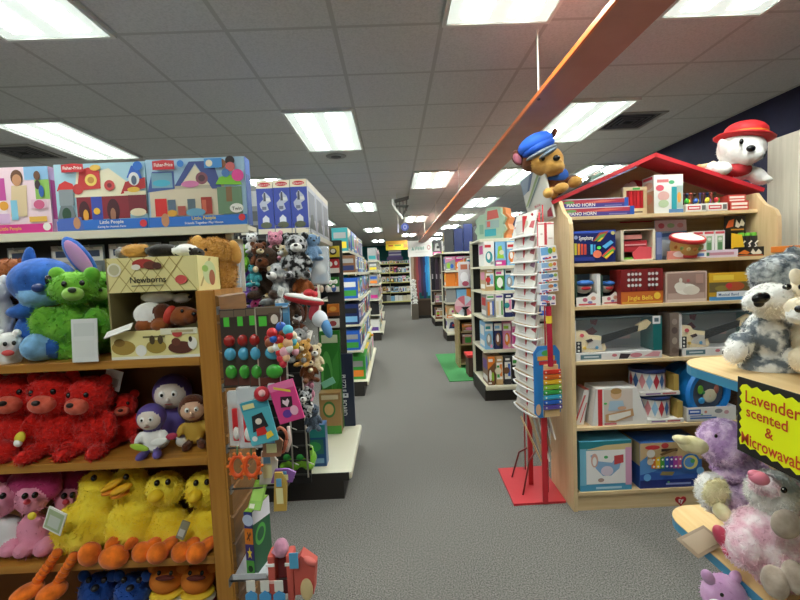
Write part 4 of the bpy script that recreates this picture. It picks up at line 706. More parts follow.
for i, (lab, u, v, hp, m, kw) in enumerate(HP): hang(lab, u, v, hy - .035 * (i % 3), hp, m, seed=30 + i, rz=(-25, 10, 30, -8)[i % 4], group='plush on the peg display', tagc=((.2, -.2, .3), (0, 20, 0)) if i % 5 == 3 else None, **kw)
for i, (u, v) in enumerate(((262, 250), (285, 250), (300, 250), (262, 282), (290, 290), (300, 320), (310, 350), (310, 395))):
    p = P(u, v, y=2.8); mb = MB(); mb.tube([(p.x, 2.862, p.z), (p.x, 2.6, p.z), (p.x, 2.59, p.z + .012)], .003, WIRE); o = mb.obj('peg_hook'); tag(o, 'white wire peg hook on the near gondola end', 'peg hook', 'white peg hooks on the near gondola end')
# clear robot pack and neighbours
p = P(319, 266, y=2.76); t = thing('clear_pack', 'tall clear pack with white robot toy beside the speckled plush', 'blister pack', p); mb = MB(); mb.box((-.06, 0, -.12), (.06, .06, .12), CLEAR2, .012); mb.obj('bubble', t); mb = MB(); mb.box((-.06, .061, -.12), (.06, .064, .13), M('#c9cdd0', .4)); mb.obj('backing_card', t)
mb = MB(); mb.ell((0, .03, .05), (.03, .02, .03), WHITE); mb.ell((0, .03, -.02), (.035, .022, .045), WHITE); mb.box((-.03, .02, -.1), (-.008, .04, -.06), M('#7fa8c8')); mb.box((.008, .02, -.1), (.03, .04, -.06), M('#7fa8c8')); mb.ell((0, .008, .055), (.018, .004, .01), BLACK); mb.obj('toy', t)
p = P(307, 270, y=2.74); mb = MB(); mb.ell((0, 0, 0), (.03, .03, .03), M('#8fb0cc', .3)); mb.ell((0, -.012, .012), (.02, .022, .02), WHITE); tag(mb.obj('toy_ball'), 'pale blue and white ball toy beside the robot pack', 'ball').location = p
p = P(323, 287, y=2.8); t = thing('figure_tray', 'white tray with a row of small figures below the robot pack', 'toy tray', p); mb = MB(); mb.box((-.11, 0, .02), (.09, .05, .04), M('#d8d5cc', .5), .004); mb.obj('ledge', t)
for i, c in enumerate(('e9e6e0', 'a03048', 'e4c8b0', 'd8d4ce', '3f5fa0')):
    mb = MB(); mb.ell((-.09 + .04 * i, -.005, -.012), (.016, .014, .024), M('#' + c, .4)); mb.ell((-.09 + .04 * i, -.012, -.0), (.01, .01, .01), M('#e8d8c8', .4)); mb.obj('figure', t)
# red and white airplane
p = P(304, 300, y=2.4); t = thing('toy_airplane', 'red and white plush airplane jutting out over the peg hooks', 'toy airplane', p); mb = MB(); mb.ell((0, 0, 0), (.115, .035, .026), M('#c83038', .7), (0, 12, 0)); mb.obj('fuselage', t); mb = MB(); mb.ell((0, -.004, .014), (.11, .034, .018), M('#efece6', .8), (0, 12, 0)); mb.obj('wing', t)
mb = MB(); mb.ell((.03, 0, .035), (.032, .03, .026), M('#c02028', .6)); mb.ell((.06, 0, .028), (.02, .024, .02), M('#c02028', .6)); mb.obj('cockpit', t); mb = MB(); mb.tube([(0, .03, .0), (0, .42, .03)], .004, WIRE); mb.obj('peg_hook', t)
p = P(320, 324, y=2.42); t = thing('plush_boot', 'blue and white soft toy dangling under the airplane', 'soft toy', p); mb = MB(); mb.ell((0, 0, .03), (.045, .03, .05), M('#dfe6ec', .8), (0, -25, 0)); mb.obj('body', t); mb = MB(); mb.ell((.035, .0, -.02), (.028, .03, .065), M('#5f97cc', .8), (0, -18, 0)); mb.obj('leg', t); mb = MB(); mb.ell((-.03, 0, .08), (.025, .02, .06), M('#c84858', .8), (0, 20, 0)); mb.obj('arm', t)
mb = MB(); mb.tube([(-.02, 0, .11), (-.02, .42, .13)], .003, WIRE); mb.obj('peg_hook', t)
# goods on the deck end
yD = 3.0; x0, x1, z0, z1 = slot(302, 428, 326, 469, yD); 
carton('toy_box', 'deep blue carton standing on the pale deck end', x0, x1, yD, .1, D1 + .002, z1 + .02, '1f4f86', [('r', 0, .7, 1, 1, '2f8a8c'), ('r', .1, .3, .9, .65, '2f6f6a'), ('e', .5, .48, .3, .12, '3f9a5a'), ('r', .1, .08, .9, .2, '7fa8cc')], left=[('r', 0, 0, 1, 1, '2f6a8a')])
for i, (u, v, r) in enumerate(((291, 458, 11), (304, 458, 13))):
    psoft('plush_turtle', ('lime green plush turtle on the deck nearer the peg goods', 'lime green plush turtle on the deck beside the deep blue carton')[i], (u, 470, 2.93, D1 + .001), [(FLIME, u, v, 2.93, r, 12, 10), (FLIME, u + 5, v + 6, 2.9, 6, 8, 6), (FLIME, u - 7, v + 6, 2.9, 5, 8, 6), (FLIME, u + 4, v - 8, 2.9, 6, 6, 6)], [('shell', 'darker green shell', [(M('#2f9a3a', .6), u - 3, v - 2, 2.89, 6, 6, 6)]), ('eye', None, [(EYE, u + 3, v - 9, 2.862, 1.3, 1.3, 1.5)]), ('eye', None, [(EYE, u + 7, v - 9, 2.862, 1.3, 1.3, 1.5)])], vox=.01, nfur=300, flen=.01, seed=70 + i)
yD = 3.62; x0, x1, _, z1 = slot(320, 393, 341, 436, yD); carton('toy_box', 'brown and green carton low on the deck by the navy carton', x0, x1, yD, .12, D1 + .002, z1, 'a5814f', [('r', 0, 0, 1, .2, '4f9a3c'), ('e', .45, .6, .3, .2, '3f7a3a'), ('e', .45, .6, .22, .14, 'c9a468'), ('r', .1, .84, .9, .95, 'd8c8a0')], left=[('r', 0, 0, 1, 1, '8a6a3c')])
yD = 3.75; x0, x1, _, z1 = slot(321, 331, 341, 410, yD); carton('toy_box', 'tall green board carton standing behind the brown one', x0, x1, yD, .06, D1 + .002, z1, '2f7a2c', [('e', .3, .5, .3, .3, '58a84a'), ('e', .3, .46, .2, .22, '2f7a2c'), ('p', [(.5, .3), (.9, .5), (.9, .8), (.6, .7)], '3f9038'), ('r', .1, .88, .9, .96, 'c8d8b0')])
mb = MB(); p = P(328, 384, y=3.45); mb.box((-.05, 0, -.02), (.06, .012, .035), M('#7fc4a0', .4), .004); o = mb.obj('green_flag'); o.location = p; o.rotation_euler.y = math.radians(-25); tag(o, 'mint green pennant tag in front of the green board carton', 'tag')
yD = 3.80
for v0, v1, base, art, lab in ((246, 257, 'e9d23a', [('e', .5, .5, .3, .3, '3a3020'), ('e', .5, .55, .2, .2, 'f2ead0')], 'yellow small carton at the top of the narrow side column'), (259, 273, 'c22a2e', [('r', 0, 0, 1, .35, 'efe9e0'), ('e', .3, .65, .16, .18, 'f0ece4'), ('e', .75, .7, .14, .16, 'f0ece4')], 'red and white small carton, second in the side column'), (277, 292, '3f8a3a', [('r', 0, 0, 1, .35, 'efe9e0'), ('e', .3, .65, .16, .18, 'f0ece4'), ('e', .75, .7, .14, .16, 'f0ece4')], 'green and white small carton, third in the side column'), (304, 316, 'd87a2c', [('r', 0, 0, 1, .3, '8a4a2a'), ('e', .5, .6, .3, .2, 'f0b050')], 'orange small carton in the side column'), (319, 328, 'e8e4dc', [('e', .5, .5, .3, .3, 'b04a4a')], 'white small carton in the side column under the orange one'), (331, 345, 'c8c23c', [('r', 0, 0, 1, .5, '4f9a4a'), ('r', .1, .6, .6, .9, 'd8432c')], 'yellow and green small carton lowest in the side column')):
    x0, x1, z0, z1 = slot(327, v0, 339, v1, yD); carton('toy_box', lab, x0, x1, yD, .04, z0, z1, base, art, 'small cartons in the narrow side column')
mb = MB(); a = P(341, 255, y=3.83); b_ = P(328, 240, y=3.83); mb.box((b_.x - .03, 3.842, .2), (a.x + .01, 3.852, 1.86), M('#3a3836', .7)); mb.obj('side_fin_panel', G1a)
# navy tall carton lettered PUZZLE BOARD
yN = 3.852; x0, x1 = P(339.5, 390, y=yN).x, P(354.5, 390, y=yN).x; z1 = P(347, 353, y=yN).z; w, h = x1 - x0, z1 - D1
mb = MB(); mb.box((0, 0, 0), (w, .05, h), M('#1c2740', .4), .002); ink = 'd9dce2'
mb.art((0, 0, h), (0, 0, -h), (w, 0, 0), [('tc', 'PUZZLE', .40, .2, .3, ink, .24), ('tc', 'BOARD', .74, .2, .3, ink, .22), ('r', .54, .25, .6, .62, ink), ('r', .552, .38, .575, .5, '1c2740')])
o = mb.obj('puzzle_board_carton'); o.location = (x0, yN - .055, D1 + .001); tag(o, 'tall navy carton lettered PUZZLE BOARD standing on the pale deck', 'carton')
p = P(372, 338, y=6.6); psoft('plush_duck', 'small yellow and green toy on a low shelf end down the left-hand aisle', (367, 342, 7.0, .494), [(M('#d8c42a', .6), 367, 335, 7.0, 5, 8, 3.6), (M('#4f8a2c', .6), 366, 338, 7.0, 5, 8, 2.2)], [('beak', None, [(M('#e0902a', .6), 372, 335, 6.98, 1.6, 3, 1.2)])], vox=.01, nfur=0, cat='toy')
# tall blue cartons on top of the near aisle gondola
art = lambda: [('r', 0, .86, 1, 1, 'e8ddc2'), ('e', .5, .93, .36, .04, 'c8353a'), ('tc', 'Melissa & Doug', .5, .918, .022, W_, .6), ('r', 0, .12, 1, .86, '3a4aa0'), ('p', [(.2, .5), (.16, .58), (.4, .66), (.34, .74), (.5, .8), (.8, .7), (.86, .62), (.6, .56), (.7, .46), (.4, .42)], 'b4b8c6'), ('p', [(.4, .62), (.44, .78), (.54, .78), (.56, .62)], '4a4c58'), ('r', .56, .62, .8, .68, 'd8d8d4'), ('r', .3, .46, .56, .52, '6a6e80'), ('p', [(.3, .22), (.3, .3), (.5, .36), (.7, .3), (.7, .22)], 'd8dae2'), ('e', .5, .17, .34, .06, '5a5f48'), ('r', 0, 0, 1, .1, 'e2d8c0')]
for r in range(3):
    for k, (u0, u1) in enumerate(((257, 273.5), (274, 290.5), (291, 307.5))):
        yb = 2.905 + .31 * r; x0, x1, z0, z1 = slot(u0, 181 - k, u1, 226, 2.905)
        if r == 0 or k == 2: carton('telescope_box', f'tall blue carton with cream top and red oval, {("front", "middle", "back")[r]} row, {ORD[k]} from the playset end', x0, x1, yb, .3, 1.842, z1, '3a4aa0', art(), 'tall blue cartons on the near gondola', right=[('r', 0, 0, 1, 1, 'b9bcc4'), ('r', .1, .3, .9, .8, '7a7f8c'), ('p', [(.1, .1), (.9, .1), (.6, .4), (.3, .36)], '4a4f50'), ('r', 0, .88, 1, 1, 'd8d0bc')])
x0, x1, z0, z1 = slot(249, 186, 258, 224, 3.0); carton('toy_box', 'grey printed carton between the playset boxes and tall blue cartons', x0 - .08, x1, 3.0, .2, 1.842, z1, '8a8c88', [('r', .3, .6, .95, .9, 'c8c8c4'), ('r', .5, .3, .95, .5, '5a5c58'), ('r', .5, .08, .95, .22, '4a4c4a')])

# ================================================================== aisle gondolas beyond the spinner
gr = 'cartons on the right-hand aisle gondolas'
R1 = gondola('gondola end beyond the puzzle spinner, shelves facing the front', 1.02, 2.3, 4.9, 5.7, [.60, .98, 1.29, 1.58, 1.90], 'y-', tops=[.72, .78, .70, .70, .66], deck_over=.02)
row_x(['brown', 'tan', 'charcoal', 'black', 'green', 'black', 'charcoal', 'black', 'green', 'charcoal'], 1.05, 2.0, 4.93, D1 + .002, .34, .3, 'base deck behind the spinner', gr, seed=41)
row_x(['sky', 'navy', 'pink', 'pink', 'pink', 'pink', 'cream', 'pink', 'pink'], 1.04, 2.0, 4.99, .604, .33, .3, 'second shelf behind the spinner', gr, seed=42)
row_x(['grey', 'white', 'navy', 'navy', 'navy', 'navy', 'blue', 'navy', 'white'], 1.06, 2.0, 4.95, .984, .28, .3, 'third shelf behind the spinner', gr, seed=43)
row_x(['tan', 'green', 'sky', 'navy', 'lime', 'sky', 'teal', 'white'], 1.07, 2.0, 5.02, 1.294, .265, .3, 'fourth shelf behind the spinner', gr, seed=44)
row_x(['white', 'sky', 'sky', 'pink', 'sky', 'teal', 'sky'], 1.06, 2.0, 5.02, 1.584, .29, .3, 'fifth shelf behind the spinner', gr, seed=45)
# shaped wooden display piece on top
q = P(496, 238, y=5.1); t = thing('shaped_display_sign', 'teal and orange lobed display sign on top of the gondola end', 'display sign', (1.07, 5.4, 1.905)); t.scale = (1.15, 1.15, 1.15)
def lobes(cx, cz, pts): return [(cx + a, 0, cz + b) for a, b in pts]
fr = [(0, .0), (.28, .0), (.29, .06), (.33, .1), (.3, .16), (.33, .22), (.28, .27), (.28, .33), (.2, .345), (.12, .34), (.1, .28), (.04, .27), (-.02, .22), (.0, .16), (-.03, .1), (0, .06)]
mb = MB(); mb.prism([(a, 0, b) for a, b in fr], (0, .05, 0), M('#9db8a0', .5)); mb.art((0, 0, 0), (.3, 0, 0), (0, 0, .34), [('r', .3, .12, .74, .34, '2f9aa8'), ('r', .34, .36, .86, .6, '8fa8a8'), ('p', [(.4, .62), (.86, .66), (.8, .92), (.42, .9)], 'c85a50'), ('r', .4, .4, .52, .58, 'c85a50'), ('r', .1, .2, .26, .5, '7aa08a')]); mb.obj('front_board', t)
mb = MB(); mb.prism([(a * .9 + .06, .05, b) for a, b in fr], (0, .14, 0), M('#d9844a', .6)); mb.obj('orange_body', t)
t.rotation_euler.z = math.radians(-38)
# toy kitchen cabinet, mat and round toy
t = thing('play_kitchen', 'light wooden play cabinet down the aisle beyond the gondola end', 'play cabinet', (.98, 6.7, 0)); LW = noisy('play_wood', 'b39a6c', 'c4ad80', 4, .5, .02, (1, 1, 12))
for a, b_ in (((0, 0, 0), (.03, .4, .78)), ((.47, 0, 0), (.5, .4, .78))): mb = MB(); mb.box(a, b_, LW, .004); mb.obj('side_panel', t)
mb = MB(); mb.box((-.03, -.02, .78), (.53, .42, .82), M('#ddd3b4', .5), .006); mb.obj('worktop', t)
for z in (.05, .36, .56): mb = MB(); mb.box((.03, .02, z), (.47, .4, z + .02), LW); mb.obj('shelf_board', t)
mb = MB(); mb.box((.03, .38, 0), (.47, .4, .78), M('#8a7450', .7)); mb.obj('back_panel', t)
carton('toy_box', 'dull pink carton inside the wooden play cabinet', 1.05, 1.4, 6.74, .25, .382, .53, 'b07a72', genart('pink', 3)); carton('toy_box', 'tan carton on the upper shelf of the wooden play cabinet', 1.05, 1.4, 6.74, .25, .582, .7, '9a7a4a', genart('tan', 4))
t = thing('round_toy', 'pink and pale blue round toy with dark stand on the play cabinet', 'toy', (1.12, 6.82, .82)); mb = MB()
for k in range(8):
    a0, a1 = k * PI / 4, (k + 1) * PI / 4; mb.prism([(0, 0, .16)] + [(.16 * math.cos(a0 + (a1 - a0) * j / 5), 0, .16 + .16 * math.sin(a0 + (a1 - a0) * j / 5)) for j in range(6)], (0, .03, 0), M(('#e29ab0', '#c8d4e0', '#d8707c', '#e8c0c8')[k % 4], .5))
mb.obj('disc', t); mb = MB(); mb.prism([(-.02, -.02, 0), (.03, -.02, 0), (.02, -.02, .1), (.08, -.02, .15), (-.06, -.02, .14), (-.01, -.02, .09)], (0, .015, 0), BLACK); mb.obj('stand', t)
mb = MB(); mb.box((0, 0, 0), (.12, .12, .22), M('#c8303a', .5), .006); o = mb.obj('red_toy_bottle'); o.location = (1.32, 6.85, .82); tag(o, 'red canister beside the round pink toy on the play cabinet', 'canister')
t = thing('red_toy_chest', 'red topped dark toy box standing before the wooden play cabinet', 'toy chest', (1.02, 6.05, 0)); mb = MB(); mb.box((0, 0, .02), (.24, .25, .3), M('#5a4038', .6), .004); mb.obj('chest', t); mb = MB(); mb.box((-.02, -.02, .3), (.26, .27, .34), M('#cf3230', .5), .006); mb.obj('lid', t)
mb = MB(); mb.box((.72, 5.9, .001), (1.34, 7.9, .012), M('#3f8a4c', .9), .003); tag(mb.obj('green_play_mat'), 'green play mat on the floor under the play cabinet', 'mat')
R2 = gondola('gondola with orange cartons further down the right-hand row', 1.12, 2.6, 9.3, 10.1, [.5, .85, 1.2, 1.55, 1.95], 'y-')
row_x(['white', 'grey', 'white', 'pink', 'white', 'grey'], 1.14, 2.5, 9.4, D1 + .002, .28, .3, 'base deck, orange carton gondola', gr, seed=51)
row_x(['tan', 'green', 'brown', 'grey', 'red', 'tan'], 1.14, 2.5, 9.42, .504, .28, .3, 'second shelf, orange carton gondola', gr, seed=52)
row_x(['grey', 'sky', 'orange', 'orange', 'brown', 'orange'], 1.14, 2.5, 9.42, .854, .3, .3, 'third shelf, orange carton gondola', gr, seed=53, arts=False)
row_x(['orange', 'orange', 'brown', 'orange', 'tan', 'tan'], 1.14, 2.5, 9.42, 1.204, .3, .3, 'fourth shelf, orange carton gondola', gr, seed=54, arts=False)
row_x(['grey', 'orange', 'brown', 'orange', 'grey', 'white'], 1.14, 2.5, 9.42, 1.554, .32, .3, 'fifth shelf, orange carton gondola', gr, seed=55)
row_x(['charcoal', 'navy', 'navy', 'charcoal', 'navy', 'grey'], 1.14, 2.4, 9.42, 1.954, .62, .3, 'top shelf, orange carton gondola', gr, seed=56, hv=.25, arts=False)
# hanging costume packs
for i, (u, lab) in enumerate(((464, 'white clear costume pack hanging in the aisle, nearer the orange cartons'), (473, 'white clear costume pack hanging in the aisle, nearer the spinner'))):
    a, b_ = P(u - 6, 262, y=7.9), P(u + 6, 287, y=7.9); w, h = b_.x - a.x, a.z - b_.z; t = thing('costume_pack', lab, 'costume pack', (a.x, 7.9 + .02 * i, b_.z)); mb = MB(); mb.box((0, 0, 0), (w, .03, h), M('#cfc9cc', .4), .01); mb.art((0, 0, 0), (w, 0, 0), (0, 0, h), [('r', .2, .7, .8, .9, 'b8684a'), ('e', .5, .4, .35, .2, 'e8e6e8'), ('e', .6, .14, .3, .1, 'b04a60')], .003); mb.obj('pouch', t)
    mb = MB(); mb.tube([(w / 2, .015, h), (w / 2, .015, h + .05), (w / 2 + .03, .015, h + .09), (w / 2, .015, h + .1)], .006, STEEL); mb.obj('hanger_hook', t)
a = P(458, 260, y=7.95); b_ = P(480, 258, y=7.95); t = thing('garment_rail', 'grey floor stand holding the white costume packs', 'garment rail', (0, 7.97, 0)); mb = MB(); mb.tube([(a.x, 0, a.z + .05), (b_.x + .3, 0, a.z + .05)], .012, STEEL); mb.obj('rail', t); mb = MB(); mb.cyl((b_.x + .28, 0, .03), (b_.x + .28, 0, a.z + .05), .016, STEEL); mb.obj('pole', t); mb = MB(); mb.box((b_.x + .05, -.1, 0), (b_.x + .5, .1, .03), M('#6a6a6a', .5), .005); mb.obj('foot', t)
# pale shelves behind, between both gondolas
R1b = gondola('pale gondola with mixed goods between the play cabinet and spinner', 1.5, 2.9, 7.2, 7.7, [.5, .9, 1.3, 1.62, 1.9], 'y-')
row_x(['cream', 'white', 'cream', 'tan', 'red'], 1.52, 2.8, 7.27, .904, .24, .25, 'third shelf of the pale gondola', gr, seed=61); row_x(['sky', 'teal', 'blue', 'grey', 'sky'], 1.52, 2.8, 7.27, 1.304, .28, .25, 'fourth shelf of the pale gondola', gr, seed=62)
row_x(['tan', 'cream', 'green', 'tan', 'white'], 1.52, 2.8, 7.27, 1.624, .22, .25, 'fifth shelf of the pale gondola', gr, seed=63); row_x(['white', 'tan', 'cream', 'grey', 'white', 'teal'], 1.52, 2.8, 7.27, 1.904, .3, .25, 'top shelf of the pale gondola', gr, seed=64); row_x(['white', 'red', 'grey', 'pink'], 1.52, 2.8, 7.27, .504, .28, .25, 'second shelf of the pale gondola', gr, seed=65)
# dark costumes rack
R3 = gondola('dark gondola with hanging costumes far down the right-hand row', 1.12, 2.2, 12.0, 13.2, [.6, 1.0, 2.0], 'y-', tops=[.5, .5, 2.5])
for i, (u, c, lab) in enumerate(((433, '2a2630', 'black costume hanging far down the aisle by the scarves'), (437, '4a3a48', 'plum costume with white patch hanging far down the aisle'), (441, '6a5a5c', 'grey costume hanging far down the aisle by the orange cartons'))):
    a, b_ = P(u - 2.4, 258, y=11.7), P(u + 2.4, 290, y=11.7); t = thing('costume', lab, 'costume', (a.x, 11.7, b_.z)); w, h = b_.x - a.x, a.z - b_.z; mb = MB(); mb.prism([(0, 0, 0), (w, 0, 0), (w * .9, 0, h * .8), (w * .6, 0, h), (w * .4, 0, h), (w * .1, 0, h * .8)], (0, .12, 0), M('#' + c, .9)); mb.obj('garment', t)
    mb = MB(); mb.box((w * .2, -.004, h * .35), (w * .5, 0, h * .5), M('#cfc4c8', .6)); mb.obj('patch', t); mb = MB(); mb.tube([(w / 2, .06, h), (w / 2, .06, h + .04), (w / 2, .3, h + .05)], .006, STEEL); mb.obj('hanger_hook', t)
for k, (z, cs) in enumerate(((D1 + .002, ['brown', 'green', 'grey', 'tan']), (.604, ['brown', 'charcoal', 'tan', 'grey']))): row_x(cs, 1.14, 2.1, 12.1, z, .34, .3, f'{("base deck", "second shelf")[k]}, dark costume gondola', gr, seed=81 + k)
row_x(['charcoal', 'grey', 'charcoal', 'grey'], 1.14, 2.1, 12.1, 2.004, .4, .3, 'top shelf, dark costume gondola', gr, seed=83)
# scarf stand, basket, sign
t = thing('scarf_stand', 'white stand holding long scarves at the far aisle end', 'display stand', (1.2, 15.2, 0)); 
for x in (-.62, .5): mb = MB(); mb.box((x, -.03, 0), (x + .05, .03, 2.3), WHITE, .005); mb.obj('post', t)
mb = MB(); mb.cyl((-.6, 0, 2.15), (.52, 0, 2.15), .02, STEEL); mb.obj('rail', t)
for i, (c, nm) in enumerate((('b9a08a', 'beige'), ('8a5a44', 'brown'), ('a04a4a', 'rust red'), ('6a3a5a', 'plum'), ('3a3048', 'dark violet'), ('2a3a6a', 'navy'), ('2a8ad0', 'bright blue'), ('4ab0e0', 'sky blue'), ('2a8a8a', 'teal'))):
    x = .68 + .082 * i; L = 1.35 + .25 * ((i * 7) % 3) / 2; mb = MB(); seg = []
    for k in range(9): seg.append((x + .012 * math.sin(k * 1.3 + i), 15.185 + .008 * math.cos(k * .9 + i), 2.17 - L * k / 8))
    for k in range(8): mb.prism([(seg[k][0] - .045, seg[k][1], seg[k][2]), (seg[k][0] + .045, seg[k][1] - .01, seg[k][2]), (seg[k + 1][0] + .05, seg[k + 1][1] - .01, seg[k + 1][2]), (seg[k + 1][0] - .05, seg[k + 1][1], seg[k + 1][2])], (0, .02, 0), M('#' + c, .8))
    tag(mb.obj('scarf'), f'{nm} scarf hanging from the far white stand', 'scarf', 'scarves on the far stand')
t = thing('wooden_bin', 'dark brown tapered bin on the floor under the far scarves', 'bin', (1.06, 14.5, 0)); mb = MB(); mb.prism([(-.3, -.25, .1), (.3, -.25, .1), (.48, -.25, .62), (-.48, -.25, .62)], (0, .5, 0), M('#4a3a2c', .7)); mb.obj('tub', t); mb = MB(); mb.box((-.36, -.28, 0), (.36, .28, .1), DARK); mb.obj('base', t); mb = MB(); mb.box((-.5, -.27, .6), (.5, -.24, .66), M('#6a5844', .6)); mb.obj('rim', t)
mb = MB(); mb.box((.55, 13.93, 0), (.77, 14.12, .5), M('#6f665a', .6), .01); tag(mb.obj('pedestal'), 'small grey brown pedestal by the far bin', 'pedestal')
for i in range(3): critter('plush_dog', f'white plush dog stacked by the far bin, {("topmost", "middle", "lowest")[i]}', 0, 0, 14, 0, FWHT, loc=(.64 + .02 * i, 14.02, .51 + .27 * (2 - i)), H=.3, ears='floppy', fur_n=0, group='white plush dogs by the far bin')
a, b_ = P(407.5, 241, y=14.6), P(433, 256, y=14.6); w, h = b_.x - a.x, a.z - b_.z; t = thing('hanging_sign', 'white banner sign hung above the far scarves', 'sign', (a.x, 14.6, b_.z)); mb = MB(); mb.box((0, 0, 0), (w, .02, h), M('#f2efe8', .5), .004)
mb.art((0, 0, 0), (w, 0, 0), (0, 0, h), [('p', [(.14, .4), (.2, .62), (.26, .4)], '8fb8a8')] + [('e', .3 + .065 * k, .5 + .03 * (k % 2), .026, .11, 'a8c4b8') for k in range(6)] + [('e', .84, .55, .07, .16, 'd8a8a4'), ('e', .84, .55, .035, .08, 'f2efe8'), ('r', .3, .26, .8, .29, 'd8d4cc')], .004); mb.obj('panel', t)
for x in (.1, w - .1): mb = MB(); mb.cyl((x, .01, h), (x, .01, HCEIL - b_.z), .005, WIRE); mb.obj('cord', t)
# far wall shelf
FS = gondola('long white shelf with yellow edges across the far end of the aisle', -2.2, .84, 20.6, 21.2, [.62, 1.1, 1.56, 2.0], 'y-', lip='d8cf78')
for k, z in enumerate((D1, .62, 1.1, 1.56, 2.0)):
    cs = [(['cream', 'grey', 'white', 'tan', 'sky', 'cream', 'charcoal', 'white'][(i * 3 + k * 5) % 8]) for i in range(9)]
    row_x(cs, -.95, .80, 20.68, z + .003, (.3, .32, .3, .3, .16)[k], .25, f'{("base deck", "second", "third", "fourth", "top")[k]} row of the far end shelf', 'cartons on the far end shelf', seed=90 + k, hv=.25, kind='carton', from_='the left-hand gondolas', arts=k > 0)
for i in range(5):
    z = 2.32 + .075 * i; mb = MB(); mb.box((-.2 + .02 * (i % 2), 20.75, z), (.42, 21.1, z + .07), M(('#6a5a9a', '#d8d2dc')[i % 2], .5), .004); tag(mb.obj('game_box'), f'flat {("violet", "white")[i % 2]} game box, {ORD[i]} from the bottom of the far stack', 'game box', 'flat stack on the far end shelf')
mb = MB(); mb.box((-.28, 20.75, 2.003 + .17), (.5, 21.1, 2.32), M('#5a4a7a', .5), .004); tag(mb.obj('game_box'), 'thick violet game box under the flat stack on the far end shelf', 'game box')
a, b_ = P(385.5, 241, y=17), P(408, 249.5, y=17); w, h = b_.x - a.x, a.z - b_.z; t = thing('hanging_sign', 'yellow and orange banner hung before the far end shelf', 'sign', (a.x, 17, b_.z)); mb = MB(); mb.box((0, 0, 0), (w, .02, h), M('#e8cf2c', .5), .004); mb.art((0, 0, 0), (w, 0, 0), (0, 0, h), [('r', 0, .62, 1, 1, 'd8a02a'), ('r', .8, .2, 1, .62, 'e08a3a'), ('r', .12, .4, .34, .56, 'c85a28'), ('r', .4, .4, .7, .56, '8a9a2a')], .004); mb.obj('panel', t)
for x in (.1, w - .1): mb = MB(); mb.cyl((x, .01, h), (x, .01, HCEIL - b_.z), .005, WIRE); mb.obj('cord', t)
# hanging mobile and little blue sign near the beam
a = P(400, 205, y=7.6); t = thing('hanging_mobile', 'dark lattice mobile with white curved tube hung from the ceiling', 'mobile', a); k = 7.6 / F_PX; mb = MB(); mb.tube([(-7 * k, 0, 6 * k), (-7.2 * k, 0, 1 * k), (-4 * k, 0, -5 * k), (1 * k, 0, -11 * k), (2 * k, 0, -14 * k)], 1.1 * k, WHITE); mb.obj('white_tube', t)
DG = M('#35342f', .7); mb = MB()
for j in range(4): mb.box((-4 * k + 3.4 * k * j, .05, -9 * k + 2.4 * k * abs(1.5 - j)), (-3.2 * k + 3.4 * k * j, .1, 6 * k), DG)
mb.prism([(-5 * k, .04, 3 * k), (9 * k, .04, 6 * k), (9 * k, .04, 9 * k), (-5 * k, .04, 6 * k)], (0, .08, 0), DG); mb.prism([(-4 * k, .04, -1 * k), (8 * k, .04, -2 * k), (8 * k, .04, 0), (-4 * k, .04, 1 * k)], (0, .08, 0), DG); mb.prism([(1 * k, .04, -12 * k), (3 * k, .04, -12 * k), (9 * k, .04, 0), (6 * k, .04, 0)], (0, .06, 0), DG); mb.obj('lattice', t)
for x in (-3 * k, 8.6 * k): mb = MB(); mb.cyl((x, .08, 4 * k), (x, .08, HCEIL - a.z), .005, WIRE); mb.obj('cord', t)
a = P(405, 227, y=9.5); t = thing('hanging_sign', 'small blue and white sign hung over the aisle beyond the mobile', 'sign', a); k = 9.5 / F_PX; mb = MB(); mb.prism([(4 * k * math.cos(j * PI / 4 + PI / 8), 0, 4 * k * math.sin(j * PI / 4 + PI / 8)) for j in range(8)], (0, .02, 0), M('#5f6fd0', .5)); mb.art((-3 * k, 0, -3 * k), (6 * k, 0, 0), (0, 0, 6 * k), [('e', .5, .5, .34, .4, 'b8c0ee'), ('e', .5, .5, .16, .2, '5f6fd0')], .004); mb.obj('panel', t); mb = MB(); mb.cyl((0, .01, 3.6 * k), (0, .01, HCEIL - a.z), .005, WIRE); mb.obj('cord', t); mb = MB(); mb.box((-7.4 * k, 0, -5 * k), (-6 * k, .02, 3 * k), M('#d8d6ea', .5)); mb.cyl((-6.7 * k, .01, 3 * k), (-6.7 * k, .01, HCEIL - a.z), .004, WIRE); mb.obj('side_strip', t)

# ================================================================== birch bookcase with red roof
BX0, BX1, BY0, BYB = 1.075, 2.375, 2.6, 2.99
prof = [(2.6, 0), (2.6, 1.74), (2.604, 1.80), (2.625, 1.84), (2.66, 1.862), (2.70, 1.885), (2.735, 1.925), (2.765, 1.965), (2.99, 1.965), (2.99, 0)]
bk = thing('house_bookcase', 'tall birch bookcase with red gabled roof and curved sides full of toys', 'bookcase', (0, 0, 0))
for x in (BX0, BX1 - .024): mb = MB(); mb.prism([(x, y, z) for y, z in prof], (.024, 0, 0), BIRCHV); mb.obj('side_panel', bk)
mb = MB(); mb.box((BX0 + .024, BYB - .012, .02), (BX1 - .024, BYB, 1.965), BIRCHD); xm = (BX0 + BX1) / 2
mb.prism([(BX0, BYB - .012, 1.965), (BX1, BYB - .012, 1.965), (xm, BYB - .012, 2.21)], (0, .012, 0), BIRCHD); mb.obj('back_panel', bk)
SF = [2.745, 2.68, 2.64, 2.605, 2.605, 2.602]; SV = [216.5, 263.5, 307, 362, 428, 493]
SZ = [P(576, v, y=y).z for v, y in zip(SV, SF)]
